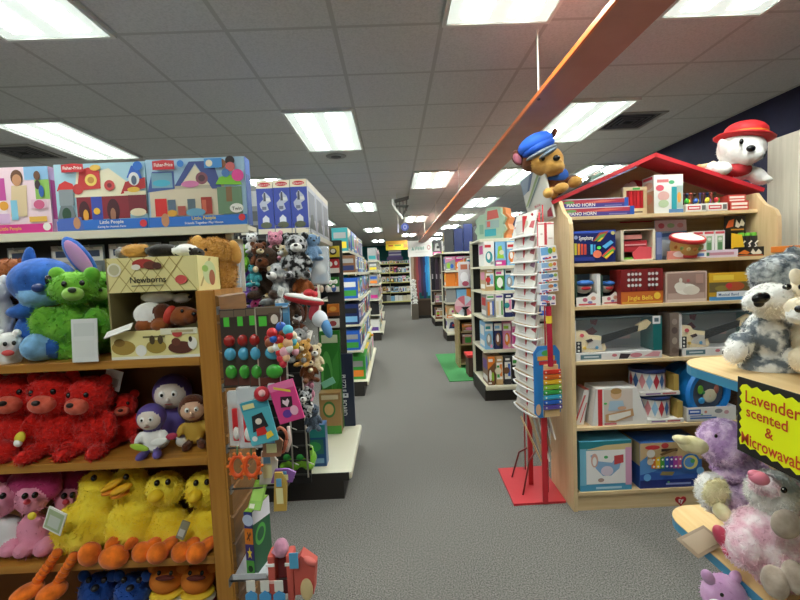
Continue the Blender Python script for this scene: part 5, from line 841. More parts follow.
for z, y in zip(SZ, SF): mb = MB(); mb.box((BX0 + .024, y, z - .022), (BX1 - .024, BYB - .012, z), BIRCH, .003); mb.obj('shelf_board', bk)
mb = MB(); mb.box((BX0 + .024, 2.612, 0), (BX1 - .024, 2.632, SZ[5] - .022), BIRCH); mb.obj('plinth', bk)
# roof
yr = 2.76; aL = P(551, 201, y=yr); ap = P(656, 152.5, y=yr); aR = P(765, 188, y=yr)
RR = M('#c52a33', .45)
for nm, a, b_ in (('roof_board', aL, ap), ('roof_board', ap, aR)):
    d = (b_ - a).normalized(); n_ = Vector((-d.z, 0, d.x)) * .024; mb = MB(); mb.prism([a - n_, b_ - n_, b_, a], (0, .25, 0), RR); mb.obj(nm, bk)
# heart plaque on the gable
yh = BYB - .02; mb = MB(); c1, c2 = P(636, 202, y=yh), P(668, 200, y=yh); HR = M('#a81e26', .5)
for c in (c1, c2): mb.prism([(c.x + .11 * math.cos(k * PI / 10), yh, c.z + .15 * math.sin(k * PI / 10)) for k in range(11)] + [(c.x - .11, yh, c.z - .14), (c.x + .11, yh, c.z - .14)], (0, .006, 0), HR)
c = P(631, 190, y=yh); mb.art((c.x - .07, yh - .001, c.z - .07), (.14, 0, 0), (0, 0, .14), [('c', .5 + .22 * math.cos(k * 1.2566), .5 + .22 * math.sin(k * 1.2566), .2, 'd8c0b4') for k in range(5)] + [('c', .5, .5, .12, 'c89a8a')]); mb.obj('heart_plaque', bk)
# heart badge
mb = MB(); c = P(680.5, 500.5, y=2.611); s_ = .036
pts = [(c.x + s_ * 1.0 * (16 * math.sin(t) ** 3) / 16, 2.611, c.z + s_ * (13 * math.cos(t) - 5 * math.cos(2 * t) - 2 * math.cos(3 * t) - math.cos(4 * t)) / 16) for t in [k * 2 * PI / 28 for k in range(28)]][::-1]
mb.prism(pts, (0, -.003, 0), M('#b21f26', .4)); mb.art((c.x - .04, 2.608, c.z - .04), (.08, 0, 0), (0, 0, .08), [('tc', 'ty', .5, .38, .36, W_)]); o = mb.obj('heart_badge', bk); o['label'] = 'red heart badge lettered ty'

def sb(name, label, si, u0, v0, u1, art, base, d=.15, dy=.012, cat='toy box', left=(), right=(), top=(), rz=0, group=None, v1=None):
    """carton standing on bookcase shelf si"""
    y = SF[si] + dy; x0, x1, _, z1 = slot(u0, v0, u1, v1 or SV[si], y)
    return carton(name, label, max(x0, BX0 + .03), x1, y, d, SZ[si] + .001, z1, base, art, group, cat, rz, left, right, top)
PW = 'f0ece4'; PR = 'b8323a'
# top shelf
ph = [('r', 0, 0, 1, .45, '4a3f8a'), ('r', 0, .45, 1, .9, 'b43848'), ('r', 0, .9, 1, 1, 'd8d4e0'), ('p', [(.3, .5), (.6, .8), (.85, .7), (.6, .52)], 'd86a5a'), ('t', 'PIANO HORN', .06, .12, .38, W_, .52), ('r', .64, .1, .9, .2, '8a86b8'), ('e', .1, .62, .08, .16, '6aa05a'), ('r', .94, 0, 1, 1, '2a58b0')]
y = SF[0] + .012; x0, x1, _, z1 = slot(569, 207, 634, 217, y); hh = z1 - SZ[0]
carton('piano_horn_box', 'lower flat toy box lettered PIANO HORN on the top shelf', BX0 + .03, x1, y, .17, SZ[0] + .001, SZ[0] + hh, '5a4a90', ph, 'flat horn boxes', 'toy box')
x0, x1, _, _ = slot(567, 197, 629, 207, y); carton('piano_horn_box', 'upper flat toy box lettered PIANO HORN resting on the other', BX0 + .026, x1, y + .01, .17, SZ[0] + hh + .002, SZ[0] + 2 * hh + .002, '5a4a90', ph, 'flat horn boxes', 'toy box')
y = SF[0] + .05; x0, x1, _, z1 = slot(625.5, 186, 650, 213, y + .02); t = thing('wooden_harmonica_frame', 'pale wooden framed toy with red bars beside the horn boxes', 'wooden toy', (x0, y + .05, SZ[0])); w, h = x1 - x0, z1 - SZ[0]
mb = MB(); fw = w * .14; LWO = M('#dcc79c', .5)
for a, b_ in (((0, 0, 0), (w, .03, h * .26)), ((0, 0, h * .88), (w, .03, h)), ((0, 0, h * .26), (fw, .03, h * .88)), ((w - fw, 0, h * .26), (w, .03, h * .88))): mb.box(a, b_, LWO, .002)
mb.art((0, 0, 0), (w, 0, 0), (0, 0, h * .26), [('r', .2, .4, .8, .6, '6a5a4a'), ('e', .14, .7, .1, .2, 'd87a3a')]); mb.art((0, 0, h * .88), (w, 0, 0), (0, 0, h * .12), [('r', .4, .2, .7, .8, '4aa04a')]); mb.obj('frame', t)
for k in range(5): mb = MB(); mb.box((fw + (w - 2 * fw) * k / 5 + .001, .006, h * .26), (fw + (w - 2 * fw) * (k + 1) / 5 - .001, .02, h * .88), M(('#b01c24', '#c8262c')[k % 2], .4), .003); mb.obj('bar', t)
sb('toy_box', 'tall white toy box with teal window standing on the top shelf', 0, 654, 174.5, 683, [('r', 0, .72, 1, 1, 'e9e7e2'), ('e', .2, .66, .14, .08, 'd85a6a'), ('r', .1, .8, .5, .88, 'd87a7a'), ('e', .6, .8, .1, .05, '5ab07a'), ('r', .6, .1, .78, .68, '2f9aa4'), ('r', .78, .12, .98, .7, 'a8b8b0'), ('e', .86, .4, .07, .14, 'e0a04a'), ('e', .32, .45, .2, .12, 'd8a8a0'), ('e', .32, .25, .18, .1, 'b8c8a0'), ('r', .5, 0, 1, .1, '5a80b0')], 'e4e2dc', d=.13, left=[('r', .0, 0, 1, .6, 'c8a88a'), ('e', .5, .75, .4, .1, 'e0b8a8'), ('e', .5, .4, .4, .14, 'd8907a'), ('r', .1, .9, .9, .97, 'd84a5a')], dy=.03)
def tray(name, label, si, u0, v0, u1, vl, base, lip, items, group=None, cat='display tray', back=None):
    """open counter tray: base, lip, and its contents as things of their own"""
    y = SF[si] + .012; x0, x1, _, z1 = slot(u0, v0, u1, SV[si], y); zl = P((u0 + u1) / 2, vl, y=y).z - SZ[si]; w, h, d = x1 - x0, z1 - SZ[si], .12
    t = thing(name, label, cat, (x0, y, SZ[si] + .001), group=group); mb = MB(); bm = M('#' + base, .4)
    mb.box((0, 0, 0), (w, d, .004), bm); mb.box((0, d - .004, 0), (w, d, zl * 1.3), bm); mb.box((0, .004, 0), (.004, d, zl), bm); mb.box((w - .004, .004, 0), (w, d, zl), bm); mb.obj('tray', t)
    mb = MB(); mb.box((0, 0, 0), (w, .004, zl), bm); mb.art((0, 0, 0), (w, 0, 0), (0, 0, zl), lip); mb.obj('front_lip', t)
    return t, x0, y, w, h, zl
MAR = ['3fae3c', 'f0d02a', '3a62b8', 'e8d040', '6a4aa0', 'c8343a', '3fae3c', '58b0d8']
for q, (u0, u1, v0, vl) in enumerate(((686.5, 706.5, 192, 204), (707.5, 727.5, 191, 203))):
    t, x0, y, w, h, zl = tray('shaker_tray', ('white counter tray with red print beside the teal window box', 'white counter tray with red print next to the small red boxes')[q], 0, u0, v0, u1, vl, 'ece8e0', [('r', .06, .25, .7, .75, 'c8343c'), ('r', .12, .4, .64, .6, 'ece8e0'), ('r', .76, .2, .96, .8, '6a6a64')], None, 'shaker counter trays')
    for k in range(4):
        o = MB(); c = MAR[(k + q * 3) % 8]; r = w * .115; o.ell((0, 0, r * 1.25), (r, r, r * 1.25), M('#' + c, .3)); o.cyl((0, 0, -.03), (0, 0, .01), r * .4, M('#d8d4c8', .5)); e = o.obj('egg_shaker'); e.location = (x0 + w * (.16 + .225 * k), y + .03 + .03 * (k % 2), SZ[0] + zl * .9 + .01)
        tag(e, f'{dict(zip(MAR, ("green", "yellow", "blue", "pale yellow", "purple", "red", "green", "sky blue")))[c]} egg shaker, {ORD[k]} in the {("teal window box side", "red boxes side")[q]} tray', 'shaker', 'egg shakers in the counter trays')
    for k in range(5):
        o = MB(); c = ('3a3a6a', '5a2a3a', '2a3a5a', 'a04a3a', '4a3a2a')[k]; o.cyl((0, 0, .0), (0, 0, h * .95), .006, M('#' + c, .5)); o.ell((0, 0, h * .95), (.011, .011, .011), M('#' + c, .4)); e = o.obj('mallet'); e.location = (x0 + w * (.12 + .19 * k), y + .09, SZ[0] + .006); tag(e, f'dark round headed mallet, {ORD[k]} at the back of the {("teal window box side", "red boxes side")[q]} tray', 'mallet', 'mallets in the counter trays')
for k, (v0, v1, lab) in enumerate(((203, 212, 'lower red and white small toy box on the top shelf'), (195, 202.5, 'upper red and white small toy box on the top shelf'))):
    y = SF[0] + .03 + .015 * k; x0, x1, z0, z1 = slot(730 - k * 2, v0, 748 - k * 3, v1, y); z0 = SZ[0] + .001 + (.0 if k == 0 else P(739, 203, y=y - .015).z - SZ[0] + .003)
    carton('toy_box', lab, x0, x1, y, .08, z0, z0 + (z1 - P(739, v1, y=y).z) + .004, 'c8453c', [('r', .08, .55, .92, .8, 'ece0d4'), ('r', .08, .2, .92, .4, 'ece0d4')], 'small red boxes on the top shelf', 'toy box', rz=-3)
# second shelf
SYM = [('r', 0, .92, 1, 1, '3a58b8'), ('t', 'Symphony', .14, .72, .12, W_, .34)] + [('r', .03 + .075 * k, .26, .085 + .075 * k, .62 - .01 * k, c) for k, c in enumerate(('c8c040', 'e08a30', 'd8503a', 'c84a3a', '1d2a5a', '5ab8e0', '3a8ad0'))] + \
      [('p', [(.46, .66), (.62, .92), (.84, .98), (.7, .72)], 'b04a34'), ('p', [(.5, .66), (.64, .86), (.78, .9), (.66, .7)], '5a9a4a'), ('p', [(.56, .64), (.66, .76), (.72, .78), (.64, .66)], 'e8c040'), ('p', [(.68, .5), (.88, .68), (.95, .6), (.76, .42)], '5ab0e8'), ('p', [(.66, .2), (.92, .5), (1, .4), (.78, .08)], 'd84a3a'), ('p', [(.7, .18), (.92, .42), (.97, .36), (.77, .1)], '5aae3c'), ('p', [(.73, .15), (.92, .34), (.95, .3), (.77, .11)], 'f0d43a'), ('e', .56, .26, .1, .12, 'e87a5a'), ('r', .52, .4, .66, .54, '16203a'), ('e', .6, .46, .05, .05, '58d05a'), ('c', .93, .9, .06, 'c8b870'), ('c', .06, .8, .06, '8a9ac8'), ('r', .02, .06, .5, .18, '2a3a90')]
sb('symphony_box', 'dark blue toy box lettered Symphony with bright chime bars printed', 1, 573, 230.5, 615.5, SYM, '1f2a66', d=.16)
y = SF[1] + .02; x0, x1, _, z1 = slot(621, 229.5, 655.5, 262, y); w, h = x1 - x0, z1 - SZ[1]; t = thing('toy_piano_box', 'open sided cream box holding a red toy piano', 'toy box', (x0, y, SZ[1] + .001)); mb = MB(); cb = M('#d9cdb4', .5)
for a, b_ in (((0, 0, 0), (w * .08, .14, h)), ((w * .92, 0, 0), (w, .14, h)), ((0, 0, h * .97), (w, .14, h)), ((0, .13, 0), (w, .14, h)), ((0, 0, 0), (w, .14, h * .05))): mb.box(a, b_, cb, .001)
mb.art((0, .13, 0), (w, 0, 0), (0, 0, h), [('r', .1, .08, .92, .95, '6a5348')]); mb.obj('shell', t); mb = MB(); mb.box((w * .14, .03, h * .3), (w * .84, .1, h * .66), M('#b5343c', .4), .004); mb.box((w * .18, .026, h * .5), (w * .8, .03, h * .54), M('#e0a0a0', .4)); mb.obj('piano', t)
mb = MB(); mb.prism([(w * .42, .012, h * .05), (w * .96, .012, h * .05), (w * .94, .012, h * .42), (w * .58, .012, h * .46), (w * .36, .012, h * .25)], (0, .006, 0), M('#d8545c', .4)); mb.box((w * .14, .02, h * .7), (w * .66, .026, h * .84), M('#d88a80', .5)); mb.box((w * .1, .012, h * .05), (w * .36, .018, h * .12), M('#7ab04a', .5)); mb.obj('printed_insert', t)
sb('toy_box', 'blue drum set box with narrow front between piano box and drum', 1, 656, 232, 662, [('r', .1, .2, .9, .8, '7a86b0')], '5a6a9a', d=.1, dy=.1)
y = SF[1] + .10; x0, x1, _, z1 = slot(660, 219, 692, 259, y + .04); w, h = x1 - x0, z1 - SZ[1]; mb = MB(); mb.box((0, 0, 0), (w, .006, h), M('#9ab4d4', .4), .001); mb.art((0, 0, 0), (w, 0, 0), (0, 0, h), [('r', .0, .72, 1, 1, 'd8b8c4'), ('e', .2, .86, .1, .07, 'd05a70'), ('e', .5, .86, .12, .06, '9ab88a'), ('e', .8, .86, .1, .06, 'd08a90'), ('p', [(0, .56), (1, .62), (1, .7), (0, .66)], '4a70b0'), ('r', .1, .1, .9, .5, 'c8d0dc')])
o = mb.obj('drum_backing_card'); o.location = (x0, y + .075, SZ[1] + .001); o.rotation_euler.x = math.radians(-5); tag(o, 'pale blue and pink backing card standing behind the red rimmed drum', 'card')
c = P(683, 243, y=SF[1] + .075); k = c.y / F_PX; t = thing('toy_drum', 'small yellow drum with white skin and wide red rim', 'drum', (c.x, c.y - .01, SZ[1] + .045)); t.rotation_euler.x = math.radians(20); R_ = 14.5 * k
mb = MB(); mb.lathe([(R_ * .8, 0), (R_ * .93, .03), (R_ * .95, .085)], M('#dfae62', .5)); 
for q in range(7): mb.ell((R_ * .93 * math.cos(-2.8 + q * .42), R_ * .93 * math.sin(-2.8 + q * .42), .045), (.011, .011, .013), M(('#c8783a', '#8aa05a', '#e8d090')[q % 3], .5))
mb.obj('shell', t); mb = MB(); mb.lathe([(R_ * .95, .075), (R_ * 1.08, .078), (R_ * 1.1, .095), (R_ * 1.02, .104), (R_ * .96, .1)], M('#cf2f30', .35)); mb.obj('rim', t); mb = MB(); mb.lathe([(.001, .116), (R_ * .6, .112), (R_ * .97, .1)], M('#efe9de', .5)); mb.obj('skin', t)
mb = MB(); mb.lathe([(.001, -.018), (R_ * .85, -.018), (R_ * .85, .0), (.001, .0)], M('#c83a3a', .5)); mb.obj('base', t)
x0, x1, z0, z1 = slot(667, 250, 706, 259.5, SF[1] + .012); carton('drum_stand_card', 'low white and red printed strip in front of the drum', x0, x1, SF[1] + .008, .008, SZ[1] + .001, z1 - .004, 'dc8a7c', [('r', .5, .1, 1, .8, 'e9e9e6'), ('r', .56, .25, .94, .6, '6a8ac8'), ('e', .3, .6, .16, .36, 'e8c8c0')], cat='card')
t, x0, y, w, h, zl = tray('tube_tray', 'lavender fronted display tray of white boxes beside the drum', 1, 697, 230, 738, 250, 'd8cfd8', [('r', .0, .0, 1, 1, 'd9c9d6'), ('r', .14, .25, .3, .7, '4a7a5a'), ('r', .3, .3, .9, .66, 'c88a9a'), ('c', .08, .5, .2, 'c8505a')], None)
for k in range(3):
    xa = x0 + w * (.04 + .27 * k); carton('white_tube_box', f'upright white box with green picture, {ORD[k]} in the lavender tray counted from the drum', xa, xa + w * .25, y + .05, .05, SZ[1] + .007, SZ[1] + h, 'e9e5e0', [('r', .05, .88, .95, .97, 'd0545a'), ('r', .22, .12, .78, .8, '9fb894'), ('r', .3, .2, .7, .55, '5f8a5a'), ('e', .5, .68, .2, .06, 'd8d8cc')], 'white boxes in the lavender tray')
t, x0, y, w, h, zl = tray('kazoo_tray', 'black display tray with jagged orange lettering at the shelf end', 1, 736, 232, 764, 247, '1a1816', [('p', [(.05, .3), (.3, .7), (.5, .4), (.4, .2)], 'd8742c'), ('p', [(.52, .4), (.6, .8), (.7, .4), (.8, .75), (.92, .4), (.9, .2), (.6, .2)], 'e4dccb'), ('r', .04, .05, .96, .14, 'c8642c')], None)
mb = MB(); mb.box((w * .02, .1, 0), (w * .8, .104, h * 1.75), M('#1a1816', .4)); mb.art((w * .02, .1, h * 1.1), (w * .78, 0, 0), (0, 0, h * .65), [('p', [(.05, .2), (.2, .7), (.45, .8), (.4, .3)], 'd8622c'), ('p', [(.5, .3), (.55, .75), (.7, .45), (.8, .8), (.95, .5), (.9, .3), (.75, .35), (.65, .2)], 'e4dccb'), ('r', .3, .05, .9, .14, 'c8862c')]); mb.obj('header_board', t)
mb = MB(); mb.prism([(-.01, .02, h * .35), (w * .4, .02, h * .3), (w * .3, .02, h * .9), (-.01, .02, h * .98)], (0, .006, 0), M('#e8b82a', .4)); mb.obj('yellow_wing', t)
for k in range(3):
    q = MB(); q.cyl((0, 0, 0), (0, 0, h * .82), w * .11, M('#2a2622', .4)); q.cyl((0, 0, h * .82), (0, 0, h * .96), w * .09, M('#6fbf3a', .4)); q.tube([(-w * .09, -w * .1, h * .3), (w * .02, -w * .115, h * .4), (-w * .03, -w * .115, h * .5), (w * .08, -w * .1, h * .6)], .004, M('#d8d0c0', .5)); e = q.obj('black_tube'); e.location = (x0 + w * (.42 + .23 * k), y + .055, SZ[1] + .006); tag(e, f'black tube with green cap, {ORD[k]} in the black tray counted from the lavender tray', 'tube', 'green capped tubes')
# third shelf
for k, (u0, u1) in enumerate(((576, 600.5), (602, 620.5))):
    y = SF[2] + .012 + .05 * k; x0, x1, _, z1 = slot(u0, 274.5 + k, u1, 306, y); w, h = x1 - x0, z1 - SZ[2]; t = thing('pull_toy_box', ('white box with round red face toy behind a window, nearest the curved side', 'white box with round red face toy, partly behind the first')[k], 'toy box', (x0, y, SZ[2] + .001)); mb = MB(); wb = M('#e6e2dc', .45)
    mb.box((0, .1, 0), (w, .108, h), M('#3a4650', .6)); mb.box((w * .86, 0, 0), (w, .1, h), wb, .001); mb.box((0, 0, 0), (w * .86, .1, h * .06), wb); mb.box((0, 0, 0), (w * .05, .1, h), M('#3f5a50', .5)); mb.obj('shell', t)
    mb = MB(); mb.ell((w * .45, .05, h * .6), (w * .36, .04, h * .22), M('#d8c8b8', .5)); mb.ell((w * .45, .03, h * .72), (w * .36, .04, h * .1), M('#2f66b0', .4)); mb.ell((w * .45, .012, h * .56), (w * .2, .012, h * .06), M('#c8323a', .4)); mb.obj('toy', t)
    mb = MB(); mb.prism([(0, -.001, 0), (w * .98, -.001, 0), (w * .98, -.001, h * .3), (w * .7, -.001, h * .44), (w * .45, -.001, h * .3), (0, -.001, h * .28)], (0, .002, 0), wb); mb.art((0, -.001, 0), (w, 0, 0), (0, 0, h * .4), [('e', .36, .5, .1, .16, 'c86a80'), ('e', .7, .6, .1, .16, 'd8a08a'), ('r', .1, .08, .8, .2, 'd05050'), ('e', .56, .3, .1, .1, '8a80b0')]); mb.obj('printed_front', t)
sb('jingle_bell_box', 'dark red toy box showing silver bells in rows', 2, 621, 269, 663, [('r', 0, 0, 1, .36, 'c8682a'), ('t', 'Jingle Bells', .16, .12, .12, 'f0d24a', .6), ('r', .02, .02, .98, .07, 'd8a03a'), ('e', .86, .22, .08, .1, 'e8c040'), ('r', 0, .36, 1, 1, '7a1c1c')] + [('r', a - .02, .38, a + .02, .98, '5a1414') for a in (.24, .36, .66, .8)] + [('c', a, b_, .042, 'd9d6d2') for a in (.18, .27, .35, .44, .66, .74, .83) for b_ in (.54, .7, .86)], '8a2420', d=.14)
sb('toy_box', 'beige pink box with white sheep-like toy behind its window', 2, 665.5, 271.5, 707, [('r', .04, .08, .96, .95, '9a7c70'), ('r', .06, .1, .94, .3, 'b89a8c'), ('e', .5, .42, .26, .18, 'e4dccf'), ('e', .35, .52, .14, .14, 'ded4c6'), ('e', .62, .38, .2, .15, 'd8ccbc'), ('e', .36, .72, .04, .08, 'd8ccbc'), ('e', .54, .7, .04, .05, 'b05a5a'), ('r', .04, .0, .96, .1, 'd4bcae'), ('r', .72, .6, .9, .9, 'b08a7c')], 'c9aea0', d=.14)
sb('musical_band_box', 'yellow topped toy box lettered Musical Band with blue lower strip', 2, 709, 272.5, 750, [('r', 0, .66, 1, 1, 'd8a828'), ('r', .1, .74, .6, .92, 'e8c84a'), ('r', 0, .3, 1, .66, '6a5a34'), ('e', .62, .5, .24, .16, 'b0522c'), ('e', .3, .44, .16, .1, '8a7a3a'), ('e', .48, .52, .08, .1, 'c8343a'), ('r', 0, 0, 1, .14, '4a8ac0'), ('r', .18, .12, 1, .32, 'dfe4e8'), ('t', 'Musical Band', .22, .16, .1, '2a4a80', .7)], 'c89a2a', d=.14)
sb('toy_box', 'small blue box behind the yellow topped band box', 2, 737, 273, 754, [('r', .1, .6, .9, .9, '6aa0d0')], '3a6a9a', d=.08, dy=.19)
critter('plush_bear', 'tiny brown plush slumped at the end of the bells shelf', 745, 299, SF[2] + .1, 20, FMONK, z=SZ[2] + .001, muz=FCREAM, fur_n=300, rz=-20)
# guitars
def guitar_box(lab, u0, v0, u1, y):
    x0, x1, _, z1 = slot(u0, v0, u1, SV[3] - 1, y); x0 = max(x0, BX0 + .03); w, h = x1 - x0, z1 - SZ[3]; t = thing('guitar_box', lab, 'toy box', (x0, y, SZ[3] + .001), group='toy guitar boxes'); mb = MB(); wb = M('#dcd9d6', .4); gb = M('#a4a7a8', .5)
    mb.box((0, .14, 0), (w, .146, h), gb); mb.box((0, 0, 0), (w, .146, h * .18), wb, .001); mb.box((0, 0, h * .97), (w, .146, h), M('#3f4a4c', .5)); mb.box((0, 0, 0), (.006, .146, h), wb); mb.box((w * .9, 0, h * .18), (w, .146, h), M('#1f6a68', .4), .001)
    mb.art((0, 0, 0), (w, 0, 0), (0, 0, h * .18), [('r', .06, .2, .3, .8, '5a7880'), ('r', .1, .4, .27, .6, 'c0ccd0'), ('p', [(.5, .1), (.52, .8), (.64, .7), (.6, .1)], '3a3034'), ('e', .7, .5, .07, .3, 'c8808a'), ('e', .45, .6, .03, .2, 'd07a80'), ('p', [(.78, .3), (.9, .9), (.98, .8), (.96, .2)], 'd89aa0')])
    mb.art((0, .14, 0), (w, 0, 0), (0, 0, h), [('p', [(.2, .6), (.32, .72), (.38, .6), (.3, .5)], '8a3a48'), ('p', [(.28, .98), (.4, .96), (.36, .76), (.3, .8)], '8a3444'), ('p', [(.64, .42), (.78, .5), (.76, .3), (.66, .32)], 'c8a8a8'), ('r', .4, .24, .9, .4, '9aa0a6')]); mb.obj('shell', t)
    mb = MB(); mb.art((w * .88, -.001, h * .8), (w * .1, 0, 0), (0, 0, h * .2), [('r', .1, .05, 1, 1, 'e4e2de'), ('r', .3, .3, .8, .75, '5a6a70')]); mb.obj('corner_label', t)
    mb = MB(); bd = [(.0, .2), (.0, .66), (.05, .72), (.12, .7), (.16, .6), (.22, .58), (.3, .56), (.33, .44), (.36, .26), (.34, .2)]
    g = thing('g', None, None); bpy.data.objects.remove(g)
    mb.prism([(a * w + .008, .016, b * h) for a, b in bd], (0, .04, 0), M('#efdcb2', .35)); gt = mb.obj('guitar', t)
    mb = MB(); mb.prism([(w * .14, .013, h * .3), (w * .33, .013, h * .22), (w * .31, .013, h * .46), (w * .2, .013, h * .5)], (0, .003, 0), M('#c8c0b4', .35)); mb.prism([(w * .13, .010, h * .48), (w * .2, .010, h * .52), (w * .22, .010, h * .46), (w * .16, .010, h * .42)], (0, .004, 0), M('#3a2422', .5)); mb.obj('pickguard', gt)
    mb = MB(); mb.prism([(w * .31, .008, h * .38), (w * .32, .008, h * .58), (w * .74, .008, h * .79), (w * .73, .008, h * .65)], (0, .01, 0), M('#141210', .4)); mb.obj('neck', gt)
    mb = MB(); mb.prism([(w * .73, .009, h * .64), (w * .72, .009, h * .8), (w * .84, .009, h * .92), (w * .89, .009, h * .84), (w * .83, .009, h * .7)], (0, .02, 0), M('#dcc79a', .4)); mb.obj('headstock', gt)
    mb = MB(); mb.box((.007, .008, h * .19), (.007 + w * .07, .02, h * .46), M('#1c1a1c', .3), .003)
    for k in range(3): mb.ell((.006 + w * .035, .007, h * (.24 + .085 * k)), (w * .012, .004, h * .025), M('#d8d4cc', .4))
    mb.obj('button_strip', gt)
    for a, b_, c, r in ((.09, .6, 'd8505a', .012), (.12, .3, 'e0b84a', .01), (.26, .3, '5a9ac0', .01)): mb = MB(); mb.cyl((a * w, .016, b_ * h), (a * w, .009, b_ * h), r, M('#' + c, .4)); mb.obj('knob', gt)
    mb = MB(); mb.box((.006, .001, h * .18), (w * .9, .003, h * .97), M('#e8eef2', .05, 0, .4, .03)); mb.obj('window', t); return t
guitar_box('white windowed box with cream toy guitar, nearest the curved side', 575, 317.5, 662, SF[3] + .012)
guitar_box('white windowed box with cream toy guitar, partly behind the husky plush', 681, 312, 762, SF[3] + .012)
x0, x1, _, z1 = slot(670, 313, 679, 357, SF[3] + .03); carton('toy_box', 'narrow patterned box wedged between both guitar boxes', x0, x1, SF[3] + .03, .12, SZ[3] + .001, z1, '7a6a60', [('e', .5, .8, .3, .07, '9a8a80'), ('e', .5, .6, .34, .08, '5a4a44'), ('e', .5, .36, .3, .08, 'a89888'), ('e', .5, .14, .34, .07, '6a5a50')])
# fourth shelf
y = SF[4] + .015; x0, x1, _, z1 = slot(594, 388, 649, 427, y); xt0, xt1 = P(590, 388, y=y).x, P(636, 386, y=y).x; t = thing('drawing_board_box', 'slanted white carton with child photo and red spine', 'toy box', (x0, y, SZ[4] + .001)); w, h = x1 - x0, z1 - SZ[4]
mb = MB(); A = [(-.01, 0, 0), (w, 0, 0), (w * .78, 0, h), (.02, 0, h)]; mb.prism(A, (0, .16, 0), M('#e6e2dc', .4))
mb.art((0, 0, 0), (w, 0, 0), (0, 0, h), [('r', .07, .0, .15, .98, 'c8343a'), ('r', .18, .1, .7, .96, 'd4c4b8'), ('e', .4, .84, .1, .14, 'd8b088'), ('e', .4, .92, .1, .08, 'b08850'), ('p', [(.25, .4), (.28, .66), (.52, .66), (.56, .4)], 'a8c0d0'), ('p', [(.2, .1), (.2, .3), (.7, .44), (.72, .24), (.36, .08)], 'c89a6a'), ('p', [(.26, .14), (.26, .28), (.66, .38), (.66, .26), (.38, .13)], 'e9e2d6'), ('e', .5, .46, .08, .05, 'd8a888'), ('r', .18, .02, .4, .07, 'd0707a'), ('e', .2, .6, .03, .03, '5ab05a')], .001)
mb.obj('carton', t); mb = MB(); mb.prism([(-.012, 0, .0), (-.012, .16, .0), (.018, .16, h), (.018, 0, h)], (-.004, 0, 0), M('#dcd6d0', .4)); q = mb.obj('side_flap', t)
x0, x1, _, z1 = slot(578, 390, 594, 428, SF[4] + .03); t2 = thing('white_folder_box', 'second slanted white box leaning behind the child photo carton', 'toy box', (BX0 + .032, SF[4] + .05, SZ[4] + .001)); mb = MB(); mb.prism([(0, 0, 0), (.06, 0, 0), (.1, 0, h * .92), (.07, 0, h * .95)], (0, .12, 0), M('#d9d4cf', .4)); mb.art((0, 0, 0), (.06, 0, 0), (0, 0, h), [('p', [(.1, .1), (.3, .12), (1.3, .8), (1.1, .8)], 'c85a5a'), ('p', [(.6, .06), (.7, .06), (1.4, .6), (1.3, .6)], 'c8343a')]); mb.obj('carton', t2); mb = MB(); mb.box((.07, .0, h * .95), (.1, .12, h * .955), M('#c86a60', .5)); mb.obj('lid_edge', t2)
def drumset(lab, u0, v0, u1, vb, zb, y):
    x0, x1, _, z1 = slot(u0, v0, u1, vb, y); w, h = x1 - x0, z1 - P((u0 + u1) / 2, vb, y=y).z; t = thing('diamond_drum_box', lab, 'toy drum', (x0, y, zb), group='diamond pattern drums')
    R_ = w * .42; c = (w * .42, R_ + .01, 0); mb = MB(); mb.lathe([(R_, h * .16), (R_, h * .86)], M('#e2dcd6', .45), c, 32)
    for k in range(16):
        a = k * PI / 8; ang = PI / 16.5; P3 = lambda da, zz: (c[0] + (R_ + .0012) * math.cos(a + da), c[1] + (R_ + .0012) * math.sin(a + da), zz); col = M(('#b8303a', '#3f6aa8', '#d0858a', '#8fb4d0')[k % 4], .45)
        mb.add([P3(0, h * .2), P3(ang, h * .51), P3(0, h * .82), P3(-ang, h * .51)], [[0, 1, 2], [0, 2, 3]], col)
    mb.obj('shell', t); mb = MB(); mb.lathe([(R_, h * .82), (R_ * 1.05, h * .82), (R_ * 1.05, h * .93), (R_ * .94, h * .95), (.001, h * .9)], M('#26356e', .4), c, 32); mb.obj('rim', t)
    mb = MB(); mb.box((0, 0, 0), (w, 2 * R_ + .02, h * .14), M('#dcd8d2', .45), .002); mb.art((0, 0, 0), (w, 0, 0), (0, 0, h * .14), [('r', .12, .3, .5, .7, '8a6a9a'), ('r', .55, .3, .9, .7, 'b05a5a')]); mb.box((w * .86, .01, h * .14), (w, 2 * R_ + .01, h * .75), M('#b59a50', .5), .002); mb.obj('stand_card', t); return h
hD = drumset('lower drum with red and blue diamonds on the fourth shelf', 647, 400, 684, 427, SZ[4] + .001, SF[4] + .012)
drumset('upper drum with red and blue diamonds stacked on the other', 641, 374, 680, 400, SZ[4] + .003 + hD, SF[4] + .02)
